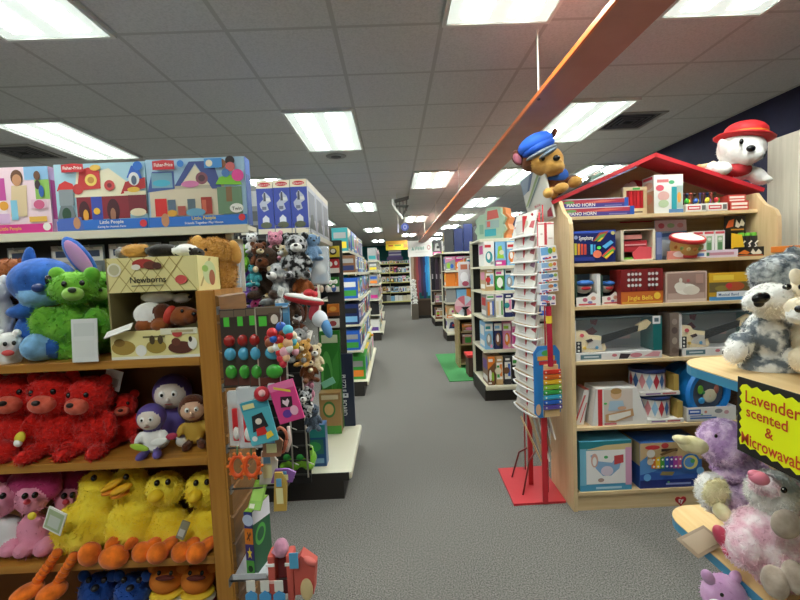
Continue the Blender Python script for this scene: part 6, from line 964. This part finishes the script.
def ocean(lab, u, v, r, y, full=True):
    c = P(u, v, y=y); k = y / F_PX; R_ = r * k; t = thing('ocean_drum', lab, 'drum', (c.x, c.y, SZ[4] + R_ * 1.12 + .002), 8, 'round blue sea drums'); BLU = M('#1f7fd0', .3); mb = MB(); n_ = 36; D_ = .1
    def ring(r0, r1, y0, y1, m): 
        for i in range(n_):
            a0, a1 = 2 * PI * i / n_, 2 * PI * (i + 1) / n_; q = lambda rr, a, yy: (rr * math.cos(a), yy, rr * math.sin(a))
            mb.add([q(r0, a0, y0), q(r0, a1, y0), q(r1, a1, y1), q(r1, a0, y1)], [[0, 1, 2, 3]], m, True)
    ring(R_ * .8, R_ * 1.0, -.004, -.01, BLU); ring(R_ * 1.0, R_ * 1.08, -.01, .01, BLU); ring(R_ * 1.08, R_ * 1.1, .01, D_, BLU); ring(R_ * .8, R_ * .8, .012, -.004, BLU); ring(R_ * 1.1, .001, D_, D_, BLU); mb.obj('rim', t)
    mb = MB(); ring(.001, R_ * .81, .02, .02, M('#5a5f68', .3)); mb.obj('back_disc', t)
    for a, b_, s1, s2, c_, nm in ((.12, -.16, .34, .3, 'd8d0b0', 'coral_shape'), (.1, -.16, .2, .2, 'e07a2a', 'starfish_shape'), (-.34, .14, .14, .2, '7ab83a', 'seahorse_shape'), (-.28, -.34, .16, .14, '3fa0d8', 'wave_shape'), (.44, .1, .12, .2, 'b06a58', 'shell_shape'), (-.2, .0, .09, .08, '3a8a4a', 'turtle_shape')):
        m2 = MB(); m2.ell((a * R_, .012, b_ * R_), (s1 * R_, .006, s2 * R_), M('#' + c_, .4)); m2.obj(nm, t)
    return t
ocean('round blue sea drum standing in a white tray on the fourth shelf', 709, 399, 24, SF[4] + .05); ocean('second round blue sea drum half hidden behind the front one', 690, 396, 22, SF[4] + .20)
t, x0, y, w, h, zl = tray('drum_tray', 'white printed tray holding the front blue sea drum', 4, 687, 380, 736, 407, 'dfdcd8', [('r', .03, .52, .28, .86, '2a58b0'), ('r', .06, .64, .25, .76, 'd8e0f0'), ('c', .38, .66, .1, 'd89080'), ('r', .06, .18, .6, .3, '5a7ab8'), ('r', .06, .36, .5, .44, '7a94c8'), ('e', .64, .7, .08, .16, '8a8a8c'), ('e', .3, .5, .02, .05, '5ab05a'), ('e', .8, .6, .05, .14, 'c89aa0')], None)
critter('plush_dog', 'brown and black plush peeking past the blue sea drums', 738, 427, SF[4] + .12, 50, FDK, z=SZ[4] + .001, muz=FTAN, fur_n=400, rz=-20)
# bottom shelf
sb('toy_box', 'teal and blue square carton with musical cradle picture on bottom shelf', 5, 580, 441, 631.5, [('r', 0, .0, 1, .12, '4a9ac0'), ('r', 0, .12, .12, .86, '7ab8d0'), ('r', 0, .86, 1, 1, '2a7f88'), ('p', [(.12, .84), (.5, .92), (1, .94), (1, .8)], 'd8c08a'), ('r', .88, .1, 1, .86, 'd8a0bc'), ('r', .12, .14, .88, .82, 'ece8e4'), ('p', [(.2, .72), (.28, .76), (.36, .6), (.62, .56), (.72, .7), (.82, .72), (.76, .44), (.6, .3), (.44, .3), (.3, .46)], '8aaed0'), ('e', .28, .62, .07, .14, 'd8a898'), ('e', .28, .6, .04, .09, 'ece8e4'), ('p', [(.66, .52), (.66, .7), (.84, .72), (.84, .56)], 'c8484a'), ('e', .52, .4, .12, .1, 'd8c8d4'), ('e', .4, .22, .06, .04, 'a88a80'), ('e', .5, .68, .04, .03, '5ab06a'), ('r', .3, .04, .8, .085, 'a8d0e0')], '5aa8c4', d=.2, left=[('r', 0, 0, 1, 1, '3a8a98')])
sb('band_in_a_box', 'blue and tan carton with rainbow xylophone and tambourine print', 5, 640, 442, 702, [('r', 0, .0, 1, .2, '1f2f78'), ('p', [(0, .2), (.3, .42), (.2, .8), (0, .9)], '5a90c8'), ('r', .12, .6, 1, 1, 'c0a070'), ('p', [(0, 1), (0, .6), (.2, .8), (.4, .88), (.4, 1)], 'c9ac80'), ('p', [(.0, .3), (.2, .36), (.5, .26), (1, .3), (1, .18), (0, .18)], '2f58a8'), ('e', .2, .9, .12, .05, 'c8343a'), ('e', .4, .93, .06, .06, 'b83a3a'), ('r', .34, .8, .6, .86, '3a2a20')] +
   [('p', [(.18 + .07 * k, .44 - .004 * k), (.25 + .07 * k, .43), (.25 + .07 * k, .7), (.18 + .07 * k, .66 + .004 * k)], c) for k, c in enumerate(('e07a2a', 'e8c02a', '4a9a3a', '2a5ab0', '5a3a9a', 'a83a9a', 'c85a8a'))] + [('c', .215 + .07 * k, z, .022, 'f2f0ea') for k in range(7) for z in (.48, .63)] + [('p', [(.3, .76), (.34, .72), (.6, .84), (.56, .88)], '7a5a34')] * 1 + [('c', .8, .55, .2, '2a6ab0'), ('c', .8, .55, .155, 'd8c870'), ('c', .78, .55, .11, '5a90c8'), ('c', .83, .58, .05, '4a9a5a'), ('c', .16, .78, .09, 'dfd8cc'), ('c', .15, .6, .07, 'd8c8b0'), ('p', [(.3, .3), (.5, .28), (.54, .36), (.34, .38)], '8a7a4a'), ('c', .1, .26, .08, '6aa8dc'), ('c', .95, .36, .08, '7ab0dc'), ('r', .4, .08, .8, .12, '8a94c8'), ('e', .44, .14, .02, .02, '5ab05a')], '3a6ab0', d=.2, left=[('r', 0, 0, 1, .5, '2a4a90'), ('r', 0, .5, 1, 1, 'b8a078')])
# puppies on the roof
o1 = psoft('plush_puppy', 'brown plush puppy with blue peaked cap sitting on the roof edge over the spinner', (556, 200, 2.86), [(FTAN, 546, 161, 2.80, 17, 15, 15, -10), (FTAN, 553, 167, 2.74, 11, 13, 8, -10), (FMONK, 530, 160, 2.84, 9, 12, 12), (FMONK, 553, 184, 2.86, 14, 12, 13), (FMONK, 571, 181, 2.82, 9, 8, 5, 25), (FTAN, 552, 194, 2.80, 6, 8, 6)],
      [('cap', 'blue peaked cap', [(M('#1f5fd0', .7), 535, 144, 2.80, 18, 16, 9.5, 24), (M('#1a56c4', .7), 538, 148, 2.79, 17, 15, 7, 24)], [('cap_band', 'grey cap band', [(M('#7f8890', .5), 541, 153, 2.785, 16.5, 14.5, 3.2, 24)]), ('cap_peak', None, [(M('#6f7f8c', .5), 548, 153, 2.71, 10, 10, 2.2, 30)])]), ('ear', 'brown ear with pink lining', [(FBRN, 518, 158, 2.84, 6, 4, 8, 30), (M('#a05a6a', .8), 517.5, 159, 2.825, 4, 3, 6, 30)]), ('ear', None, [(FBRN, 554, 133, 2.84, 3, 3, 5, -20)]), ('nose', None, [(M('#121214', .2), 556.5, 158, 2.66, 3.6, 3, 3)]),
       ('eye', None, [(EYE, 543, 158.5, 2.70, 2, 1.5, 2.4)]), ('eye', None, [(EYE, 552, 150.5, 2.705, 2, 1.5, 2.4)]), ('vest', 'blue vest', [(M('#2a5fb8', .8), 555, 177, 2.845, 13, 12, 9, 10)]), ('paw', 'tan front paw', [(FTAN, 575, 182, 2.76, 7, 7, 5.6, 20)]), ('paw', 'tan front paw', [(FTAN, 561, 188, 2.74, 7.5, 7, 5, 15)]), ('leg', None, [(FTAN, 548, 193, 2.74, 5, 6, 5)])], vox=.011, nfur=900, flen=.009)
o2 = psoft('plush_puppy', 'white plush puppy with red brimmed hat lying on the roof by the cabinet', (738, 186, 2.84), [(FWHT, 741, 149, 2.80, 21, 19, 17, -6), (FWHT, 750, 155, 2.73, 11, 12, 9), (FWHT, 735, 172, 2.84, 15, 13, 10), (FWHT, 722, 169, 2.78, 8, 9, 7), (FWHT, 757, 176, 2.80, 7, 8, 12, 50), (FWHT, 764, 180, 2.78, 7, 7, 4), (FWHT, 713, 168, 2.86, 7, 8, 6)],
      [('hat', 'red hat', [(M('#d0242a', .7), 746, 132, 2.81, 19, 17, 10.5, -6), (M('#d0242a', .7), 744, 138, 2.79, 27, 23, 3.6, -8)], [('hat_band', 'yellow hat band', [(M('#e8a02c', .6), 745, 135, 2.79, 20, 19.5, 2.4, -6)])]), ('ear', None, [(FWHT, 723, 147, 2.78, 4, 5, 8, 15)]), ('ear', 'black ear', [(M('#1c1a1a', .8), 761, 153, 2.79, 4, 5, 7, -10)]), ('nose', None, [(M('#101012', .2), 751, 148.5, 2.66, 4.4, 3, 3.4)]),
       ('eye', None, [(EYE, 741.5, 141.5, 2.688, 2, 1.5, 2.8)]), ('eye', None, [(EYE, 755, 143.5, 2.70, 2, 1.5, 2.8)]), ('vest', 'dark red vest', [(M('#a81e24', .8), 735, 171, 2.825, 14, 13, 8.5)])], vox=.011, nfur=900, flen=.009)
c = P(705, 167, y=2.88); mb = MB(); mb.cyl((-.05, 0, 0), (.05, 0, .012), .016, M('#c9b088', .5)); mb.ell((.055, 0, .014), (.022, .02, .024), M('#d8c29a', .5)); mb.ell((-.04, 0, .0), (.018, .018, .02), M('#c8a468', .5)); o = mb.obj('wooden_rattle'); o.location = c; tag(o, 'wooden rattle lying on the roof beside the white puppy', 'rattle')
c = P(594, 179, y=2.92); mb = MB(); mb.box((-.05, -.06, 0), (.05, .05, .02), M('#6f9a86', .5), .006); mb.box((-.02, -.05, .02), (.04, .04, .035), M('#dcdcd2', .5), .004); o = mb.obj('folded_packet'); o.location = c + Vector((0, 0, .0)); o.rotation_euler.y = math.radians(-25); tag(o, 'green and white packet lying on the roof behind the brown puppy', 'packet')
# beige cabinet end and orange board
LAM = noisy('beige_laminate', 'b3ac9a', 'c0b9a8', 3, .5, .01, (12, 12, 1)); mb = MB(); mb.box((2.57, 2.70, 0), (3.38, 2.93, 2.335), LAM, .004); mb.box((2.566, 2.696, 0), (2.59, 2.70, 2.335), M('#dad4c4', .4)); tag(mb.obj('tall_cabinet'), 'tall beige laminate cabinet end beside the bookcase', 'cabinet')
a, b_ = P(786, 252, y=2.4), P(835, 243, y=2.4); mb = MB(); mb.box((0, 0, 0), (b_.x - a.x, .1, .035), M('#e2802c', .4), .004); mb.box((0.02, .01, -.9), (b_.x - a.x, .09, 0), M('#c9bea6', .5)); mb.box((.05, .02, -a.z), (b_.x - a.x, .08, -.9), M('#b5aa92', .5)); o = mb.obj('low_display_unit'); o.location = (a.x, 2.4, a.z); tag(o, 'low display unit with orange top edge behind the husky plush', 'display unit')

# ================================================================== puzzle spinner on red base
t = thing('puzzle_rack', 'tall wire puzzle spinner on a red base plate beside the bookcase', 'display rack', (0, 0, 0)); RB = M('#c22a34', .45)
b0, b1, b2 = P(498, 470, z=0), P(514, 506, z=0), P(566, 503, z=0); b3 = b0 + (b2 - b1)
mb = MB(); mb.prism([(p_.x, p_.y, .0) for p_ in (b1, b2, b3, b0)], (0, 0, .014), RB); mb.obj('base_plate', t)
for u, v in ((545.5, 503), (531, 484)): p_ = P(u, v, z=.014); mb = MB(); mb.box((p_.x - .016, p_.y - .01, .014), (p_.x + .016, p_.y + .012, 1.0 if u > 540 else 1.9), RB, .003); mb.obj('post', t)
FA, FBk = Vector((.885, 3.13, 0)), Vector((.935, 2.79, 0)); dv = (FBk - FA); nv_ = Vector((-.98, -.2, 0)).normalized(); inn = -nv_
for k, (s, f0) in enumerate(((0, FA), (1, FBk))):
    mb = MB(); mb.tube([f0 + inn * .05 + Vector((0, 0, .03)), f0 + inn * .05 + Vector((0, 0, 1.95))], .005, M('#c23a40', .4)); mb.obj('side_wire', t)
for u0, v0, u1, v1 in ((512, 477, 527, 448), (523, 495, 536, 450)):
    a, b_ = P(u0, v0, z=.014), P(u1, v1, y=2.95); mb = MB(); mb.tube([a, (a + b_) / 2 + Vector((0, 0, .08)), b_], .006, M('#7a2a28', .4)); mb.obj('brace_wire', t)
ZP = [.553 + .086 * k for k in range(15)]
for k, z in enumerate(ZP):
    mb = MB(); a = FA + nv_ * .03 + Vector((0, 0, z)); b_ = FBk + nv_ * .03 + Vector((0, 0, z)); m_ = (a + b_) / 2 + nv_ * .035 + Vector((0, 0, -.012))
    pts = [a + (b_ - a) * s + nv_ * .02 * 4 * s * (1 - s) for s in [j / 8 for j in range(9)]]
    mb.tube([FA + inn * .03 + Vector((0, 0, z + .01))] + pts + [FBk + inn * .03 + Vector((0, 0, z + .01))], .0065, M('#ebe8e4', .35)); mb.obj('pocket_wire', t)
PZ = [('e4dcd4', 'b03a48', 'white and red'), ('dcdcd8', '9a4a5a', 'white and plum'), ('e8e4dc', 'c8444c', 'cream and red'), ('d8d4cc', '7a4a6a', 'white and violet')]
for k, z in enumerate(ZP):
    base, ac, nm = PZ[k % 4]; a = FA + dv * .04 + nv_ * .022 + Vector((0, 0, z)); L = dv.length * .92; mb = MB(); hh = .17
    mb.box((0, 0, 0), (L, .01, hh), M('#' + base, .5), .002)
    mb.art((0, 0, 0), (L, 0, 0), (0, 0, hh), [('p', [(.78, .36), (1, .28), (1, .58), (.84, .6)], ac), ('r', .04, .42, .16, .5, ac), ('r', .2, .12, .6, .17, 'c9c2bc'), ('r', .2, .22, .5, .25, 'd0cac4'), ('e', .3, .45, .2, .28, 'd2ccc6'), ('r', .08, .64, .6, .72, 'cdc8c2'), ('e', .6, .5, .12, .16, ['c8b0a0', 'b0bcc0', 'c0b8a0'][k % 3]), ('r', .0, .0, 1, .04, 'c0a070')])
    o = mb.obj('wooden_puzzle'); ang = math.atan2(dv.y, dv.x); o.matrix_world = Matrix.Translation(a) @ Matrix.Rotation(ang, 4, 'Z') @ Matrix.Rotation(math.radians(-14), 4, 'X')
    tag(o, f'{nm} puzzle board, {ORD[k]} wire pocket up from the spinner bottom', 'puzzle', 'puzzle boards in the spinner pockets')
# loose boards low on the near side
for k, (u0, v0, u1, v1, c) in enumerate(((531, 418, 547, 470, 'c9b48c'), (536, 414, 549, 462, 'e0dad0'), (541, 412, 551, 452, '8a6a4a'), (546, 408, 555, 440, 'd8d2c8'), (526, 430, 541, 462, 'b08a5c'))):
    a, b_ = P(u0, v0, y=2.84 - .02 * k), P(u1, v1, y=2.72 - .012 * k); d_ = (b_ - a); mb = MB(); up = Vector((0, .12, .05)); mb.prism([a, b_, b_ + up, a + up], Vector((.008, 0, .004)), M('#' + c, .5)); tag(mb.obj('wooden_puzzle'), f'{("tan", "white", "brown", "pale grey", "light brown")[k]} puzzle board sagging edge-on below the xylophone pack', 'puzzle', 'loose boards under the xylophone pack')
# packs on the near side
yk = 2.70
x0, x1, z0, z1 = slot(537, 222, 554, 246, yk + .02); mb = MB(); mb.box((0, 0, 0), (x1 - x0, .012, z1 - z0), M('#e9e4de', .4), .002); mb.art((0, 0, 0), (x1 - x0, 0, 0), (0, 0, z1 - z0), [('r', 0, .9, 1, .94, 'b83a44'), ('r', .0, 0, .06, 1, 'c8505a'), ('r', .42, .05, .58, .97, 'b8343c'), ('e', .74, .95, .12, .03, 'd8707a'), ('e', .26, .5, .08, .04, 'c8b8b0'), ('r', .66, .3, .9, .34, 'c8a8a4')]); o = mb.obj('red_striped_pack'); o.location = (x0, yk + .02, z0); tag(o, 'white pack with red cross bars at the top of the spinner side', 'toy pack')
for k, (v0, v1) in enumerate(((247, 261), (262.5, 271.5), (273.5, 282), (284, 292.5), (294.5, 305))):
    u0, u1 = ((541, 559), (541, 559), (541, 560), (540, 560), (540, 557))[k]; y = yk - .004 * k; x0, x1, z0, z1 = slot(u0, v0, u1, v1, y); w, h = x1 - x0, z1 - z0
    mb = MB(); mb.box((0, 0, 0), (w, .04, h), M('#dfe0e4', .4), .003); mb.art((0, 0, 0), (w, 0, 0), (0, 0, h), [('r', .04, .4, .5, .95, ('6aa0d0', '8ab0d8', '7a9ac8', '9ab8d8', '6a8ac0')[k]), ('e', .6, .66, .14, .22, ('5aa05a', 'c8b84a', '4a7ab8', 'c87a4a', '58a0a8')[k]), ('e', .84, .7, .1, .2, ('e8c83a', 'd86a4a', '8aa84a', '4a8ac8', 'c8506a')[k]), ('r', .0, .0, 1, .34, 'ece9f0'), ('r', .1, .1, .4, .24, '3a5ab0'), ('r', .46, .1, .62, .24, 'c8343c'), ('r', .7, .1, .92, .24, '4a4a8a')])
    o = mb.obj('craft_pack'); o.location = (x0, y, z0); o.rotation_euler = (0, math.radians((-6, -4, -3, -3, 2)[k]), math.radians(10)); tag(o, f'small blue and white craft pack, {ORD[k]} from the top of the spinner side', 'toy pack', 'craft packs on the spinner side')
mb = MB(); mb.tube([(.955, 2.78, 1.3), (.955, 2.78, 1.9)], .006, M('#c23a40', .4))
for z in (1.30, 1.36, 1.43, 1.5, 1.57): mb.tube([(.955, 2.78, z + .03), (.965, 2.66, z + .03)], .004, M('#c23a40', .4))
mb.obj('pack_hooks', t)
# xylophone pack with long mallet
yx = 2.655; x0, x1, z0, z1 = slot(534, 346, 562, 418, yx); w, h = x1 - x0, z1 - z0; q = thing('xylophone_pack', 'blue carded rainbow xylophone hanging on the spinner side', 'toy xylophone', (x0, yx, z0), 8)
mb = MB(); rr = .03; ol = [(rr, 0, 0), (w - rr, 0, 0), (w, 0, rr), (w, 0, h - rr * 1.4), (w - rr, 0, h), (rr, 0, h), (0, 0, h - rr * 1.4), (0, 0, rr)]; mb.prism(ol, (0, .006, 0), M('#2f7fc8', .35)); mb.art((0, 0, 0), (w, 0, 0), (0, 0, h), [('e', .4, .88, .3, .07, '58a0d8'), ('r', .14, .8, .8, .86, 'd8a040'), ('e', .5, .9, .2, .04, '4a9a4a'), ('r', .2, .74, .86, .79, 'b8343c'), ('e', .14, .12, .1, .08, 'd8b090')], .001); mb.obj('backing_card', q)
mb = MB(); mb.prism([(w * .32, -.022, h * .02), (w * .9, -.022, h * .02), (w * .86, -.022, h * .74), (w * .36, -.022, h * .74)], (0, .02, 0), M('#d9b987', .5)); mb.obj('wooden_frame', q)
for k, c in enumerate(('d03a2c', 'e0702a', 'e8b52e', '8ab53a', '3a9a48', '3aa0c0', '2a60b8', '5a4a9a')):
    zz = h * (.62 - .07 * k); mb = MB(); e_ = w * .03 * (7 - k) / 7; mb.box((w * .27 + e_ * .5, -.034, zz), (w * .97 - e_, -.022, zz + h * .058), M('#' + c, .3), .003)
    for xx in (w * .36, w * .88): mb.cyl((xx, -.034, zz + h * .03), (xx, -.037, zz + h * .03), .005, M('#f0eee8', .4), seg=8)
    mb.obj('bar', q)
x0, x1, z0, z1 = slot(546, 306, 553, 366, yx - .04); q = thing('long_mallet', 'long red clear tube toy with yellow label above the xylophone', 'toy tube', ((x0 + x1) / 2, yx - .05, z0)); mb = MB(); h = z1 - z0; mb.cyl((0, 0, 0), (-.006, 0, h), .017, M('#a8203a', .25)); mb.obj('tube', q); mb = MB(); mb.cyl((-.0045, 0, h * .72), (-.0055, 0, h * .84), .019, M('#e8c83a', .4)); mb.obj('label', q); mb = MB(); mb.cyl((-.006, 0, h), (-.006, 0, h + .02), .01, M('#3a2a20', .5)); mb.obj('cap', q); mb = MB(); mb.tube([(-.006, 0, h + .015), (-.006, .05, h + .03), (-.02, .16, h + .03)], .003, M('#c23a40', .4)); mb.obj('hang_wire', q)
# tilted header board
ya, yb_ = 3.10, 2.76; A = [P(520.5, 182, y=ya), P(535.5, 165, y=yb_), P(554, 217, y=yb_), P(531, 229, y=ya)]; A[1] = A[0] + (A[2] - A[3]); q = thing('header_board', 'tilted grey and white header board with red script atop the spinner', 'header sign', (0, 0, 0)); mb = MB(); n_ = (A[1] - A[0]).cross(A[3] - A[0]).normalized(); mb.prism(A, n_ * .012, M('#cfcdc4', .45))
side = -n_ if (n_.x > 0) else n_; off = Vector((0, 0, 0)) if side == -n_ else n_ * .012
mb.art(A[3] + off, A[2] - A[3], A[0] - A[3], [('p', [(0, .7), (.2, .72), (.45, 1), (0, 1)], '8a98a8'), ('p', [(.2, .72), (.3, .72), (.62, 1), (.45, 1)], '5a6a88'), ('p', [(.55, 1), (.66, 1), (.9, .94), (.8, 1)], 'c8506a'), ('p', [(.0, .46), (.1, .46), (.8, .86), (.74, .9)], '9aac7a'), ('p', [(.1, .42), (.16, .42), (.84, .8), (.8, .83)], '8a9a98'), ('tc', 'Melissa', .5, .33, .06, 'b8505a', .6), ('tc', '& Doug', .46, .24, .06, 'b8505a', .5), ('r', .3, .15, .62, .18, '9a9a94'), ('r', .34, .09, .6, .12, '9a9a94'), ('p', [(.8, .06), (1, .02), (1, .2), (.84, .16)], 'a83a4c')], .001); mb.obj('board', q)
mb = MB(); mb.tube([(A[2] + A[3]) / 2, Vector((.93, 2.85, 1.9))], .008, M('#c23a40', .4)); mb.obj('support_wire', q)

# ================================================================== plush stand at the lower right
TY = thing('plush_display_stand', 'pale wood display stand with blue shelf edges close to the camera', 'display stand', (0, 0, 0)); PLY = noisy('pale_ply', 'd3b27c', 'e0c28f', 3, .35, .02, (16, 1, 16)); BE = M('#3f86a8', .4)
zu, zl_ = 1.27, .80; xe = .785; ye = 1.30
def ply(z, nm, x0=xe, y1=ye, r=.09):
    pts = [(x0, -.1), (1.75, -.1), (1.75, y1)] + [(x0 + r - r * math.sin(a), y1 - r + r * math.cos(a)) for a in [j * PI / 16 for j in range(9)]]
    mb = MB(); mb.prism([(a, b_, z - .003) for a, b_ in pts], (0, 0, .003), PLY); mb.prism([(a, b_, z - .026) for a, b_ in pts], (0, 0, .023), BE); mb.obj(nm, TY)
ply(zu, 'upper_shelf', .78, 1.215, .12); ply(zl_, 'lower_shelf', .785, 1.265); ply(.34, 'bottom_shelf')
mb = MB(); mb.box((1.28, .0, 0), (1.31, 1.2, 1.244), PLY); mb.obj('centre_panel', TY); mb = MB(); mb.box((.95, .0, 0), (1.7, 1.2, .06), BE); mb.obj('plinth', TY)
# lettered card on the shelf edge
a, b_ = P(738, 376, x=xe - .006), P(735, 448, x=xe - .006); yA = a.y; t = thing('lettered_sign', 'bright yellow black bordered card lettered Lavender scented & Microwavable', 'sign', (xe - .004, yA, b_.z)); h = a.z - b_.z; w = .215
mb = MB(); mb.box((-.003, -w, 0), (0, 0, h), M('#14140f', .6), .001); mb.obj('black_border', t)
zz = []; n_ = 17
def wav(n, a, b_): return [(a[0] + (b_[0] - a[0]) * i / n, a[1] + (b_[1] - a[1]) * i / n) for i in range(n)]
C4 = [(-.011, .02), (-w + .011, .012), (-w + .011, h - .012), (-.012, h - .016)]; outl = []
for i in range(4):
    for j, (p_, q_) in enumerate(wav(14, C4[i], C4[(i + 1) % 4])): s = .0035 * (1 if j % 2 else -1); outl.append((p_ + (s if i % 2 else 0), q_ + (0 if i % 2 else s)))
mb = MB(); mb.prism([(-.005, y_, z_) for y_, z_ in outl], (.002, 0, 0), M('#e6f000', .5)); ink = 'c2401c'
mb.art((-.005, 0, 0), (0, -w, 0), (0, 0, h), [('t', 'Lavender', .11, .70, .155, ink, .62), ('t', 'scented', .13, .52, .135, ink, .5), ('t', '&', .36, .345, .13, ink), ('t', 'Microwavable', .07, .14, .15, ink, .78)], .0006); o = mb.obj('yellow_card', t); o['label'] = 'yellow card with orange-red handwriting'
# husky and cream dog
FHUS = fur('6f7880', 'e6e6e2', 34, .43, .57); FHUD = fur('59626a', 'c9cdcd', 40, .4, .62); FCRM = fur('d8c8a8', 'efe4cc', 20)
psoft('plush_husky', 'large grey and white speckled plush husky sitting on the upper shelf', (768, 366, 1.1, zu), [(FHUD, 782, 277, 1.1, 27, 26, 24), (FHUD, 764, 272, 1.09, 13, 15, 12), (FWHT, 768, 298, 1.03, 20, 20, 15, 18), (FWHT, 757, 302, 1.0, 13, 13, 10, 10), (FWHT, 776, 311, 1.04, 20, 18, 8, 0), (FHUS, 782, 340, 1.12, 37, 32, 36), (FHUS, 766, 338, 1.07, 18, 20, 24), (FHUS, 775, 366, 1.06, 34, 24, 14), (FWHT, 735, 352, 1.06, 8, 12, 12, -15), (FHUS, 741, 345, 1.07, 12, 13, 14, -15), (FWHT, 795, 362, 1.02, 12, 14, 14), (FHUD, 793, 256, 1.14, 9, 8, 10)],
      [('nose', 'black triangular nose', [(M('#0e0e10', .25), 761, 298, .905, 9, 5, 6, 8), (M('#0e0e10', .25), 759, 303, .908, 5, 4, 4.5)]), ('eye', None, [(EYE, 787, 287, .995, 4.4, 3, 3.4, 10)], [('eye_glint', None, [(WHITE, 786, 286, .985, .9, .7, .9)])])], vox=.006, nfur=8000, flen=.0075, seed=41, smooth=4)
psoft('plush_dog', 'cream plush dog with black nose beside the husky, cut by the picture edge', (816, 376, 1.0, zu), [(FCRM, 816, 292, 1.0, 22, 22, 22), (FCRM, 802, 310, .94, 15, 16, 14), (FCRM, 822, 345, 1.02, 30, 26, 34), (FCRM, 806, 360, .96, 13, 16, 15), (FWHT, 801, 316, .93, 13, 12, 9)], [('nose', None, [(M('#0e0e10', .25), 800, 309, .862, 5, 4, 4)]), ('eye', None, [(EYE, 801, 287, .905, 2.4, 2, 3)]), ('ear', 'cream ear', [(FCRM, 797, 277, 1.0, 6, 6, 9, 20)])], vox=.007, nfur=2500, flen=.007, seed=42)
# lavender bird
FLAV = fur('bd98c8', 'ecd4ec', 40, .4, .6); FPNK = fur('e8bcca', 'faecee', 34, .38, .62); CRB = fur('d8cc98', 'ece4bc', 30); PSAT = M('#c84a62', .3); FGB = fur('8a7a6c', 'b8a898', 30)
psoft('plush_bird', 'lavender plush bird with cream beak and wings on the lower shelf', (730, 522, 1.08, zl_), [(FLAV, 723, 442, 1.08, 23, 22, 24), (FLAV, 735, 465, 1.09, 22, 20, 16), (FLAV, 742, 494, 1.1, 25, 22, 26), (FWHT, 712, 492, 1.08, 14, 16, 20), (FLAV, 752, 480, 1.11, 22, 16, 20), (CRB, 716, 492, 1.02, 13, 6, 15, -30)],
      [('beak', 'pointed cream beak', [(CRB, 693, 445, 1.04, 16, 9, 9, -14), (CRB, 684, 440.5, 1.04, 12, 7, 5, -16)]), ('eye', None, [(EYE, 716, 436, .995, 1.6, 1.4, 2)]), ('foot', 'cream foot', [(CRB, 722, 512, 1.0, 7, 10, 9)])], vox=.006, nfur=7000, flen=.009, seed=43)
psoft('plush_bird', 'pink and white plush bird with pink beak in front of the lavender bird', (770, 574, .95, zl_), [(FWHT, 772, 492, .95, 23, 22, 22), (FPNK, 764, 484, .92, 12, 14, 10), (FPNK, 762, 540, .95, 34, 30, 34), (FPNK, 742, 545, .93, 16, 18, 22), (FPNK, 788, 500, .98, 18, 18, 20), (FPNK, 775, 570, .93, 22, 24, 16)],
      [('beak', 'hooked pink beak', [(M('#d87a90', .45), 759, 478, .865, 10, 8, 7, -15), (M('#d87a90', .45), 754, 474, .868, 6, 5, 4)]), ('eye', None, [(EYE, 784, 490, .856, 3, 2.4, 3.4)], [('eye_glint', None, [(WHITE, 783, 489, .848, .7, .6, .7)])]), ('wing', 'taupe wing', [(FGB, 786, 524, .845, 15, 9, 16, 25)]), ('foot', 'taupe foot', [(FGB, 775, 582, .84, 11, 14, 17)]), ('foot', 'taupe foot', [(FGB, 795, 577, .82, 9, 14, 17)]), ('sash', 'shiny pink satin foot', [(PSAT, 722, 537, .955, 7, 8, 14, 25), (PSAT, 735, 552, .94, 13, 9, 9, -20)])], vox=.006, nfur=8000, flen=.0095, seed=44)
psoft('plush_bird', 'white and taupe plush bird at the picture edge behind the pink bird', (812, 560, 1.0, zl_), [(FGB, 812, 540, 1.0, 18, 20, 34), (FWHT, 812, 500, 1.0, 16, 18, 22)], [('wing', None, [(FGB, 798, 540, .93, 8, 8, 20)])], vox=.007, nfur=2500, flen=.012, seed=45)
p = P(694, 515, y=1.07); mb = MB(); mb.box((-.055, -.03, 0), (.05, .03, .002), M('#8a7660', .5), .0005); mb.box((-.045, -.022, .002), (.04, .022, .003), M('#a08c74', .5)); o = mb.obj('hang_tag'); o.location = (p.x + .02, p.y, zl_ + .016); o.rotation_euler = (math.radians(18), math.radians(-6), math.radians(20)); tag(o, 'brown folded tag card lying at the lower shelf tip', 'tag')
psoft('plush_cat', 'mauve plush with pointed ear peeking below the lower shelf', (724, 700, .95, .342), [(fur('b888b4', 'cca4c8'), 724, 596, .95, 22, 20, 22), (fur('b888b4', 'cca4c8'), 728, 650, .97, 28, 26, 45), (fur('b888b4', 'cca4c8'), 728, 725, .97, 36, 32, 68)], [('ear', None, [(fur('b888b4', 'cca4c8'), 708, 577, .94, 6, 5, 9, 35)]), ('ear', None, [(fur('b888b4', 'cca4c8'), 735, 578, .95, 6, 5, 8, -20)]), ('eye', None, [(EYE, 722, 595, .875, 2, 1.6, 2.2)]), ('muzzle', None, [(FWHT, 716, 606, .88, 8, 7, 6)])], vox=.007, nfur=1500, flen=.008, seed=46)
SC.view_settings.view_transform = 'Standard'; SC.view_settings.look = 'None'; SC.view_settings.gamma = 1; SC.view_settings.use_curve_mapping = False
SC.view_settings.exposure = 1.4
w = bpy.data.worlds.new('world'); SC.world = w; w.use_nodes = True; w.node_tree.nodes['Background'].inputs[0].default_value = (.5, .52, .55, 1); w.node_tree.nodes['Background'].inputs[1].default_value = .3
SC.cycles.max_bounces = 8; SC.cycles.diffuse_bounces = 5; SC.cycles.transparent_max_bounces = 12
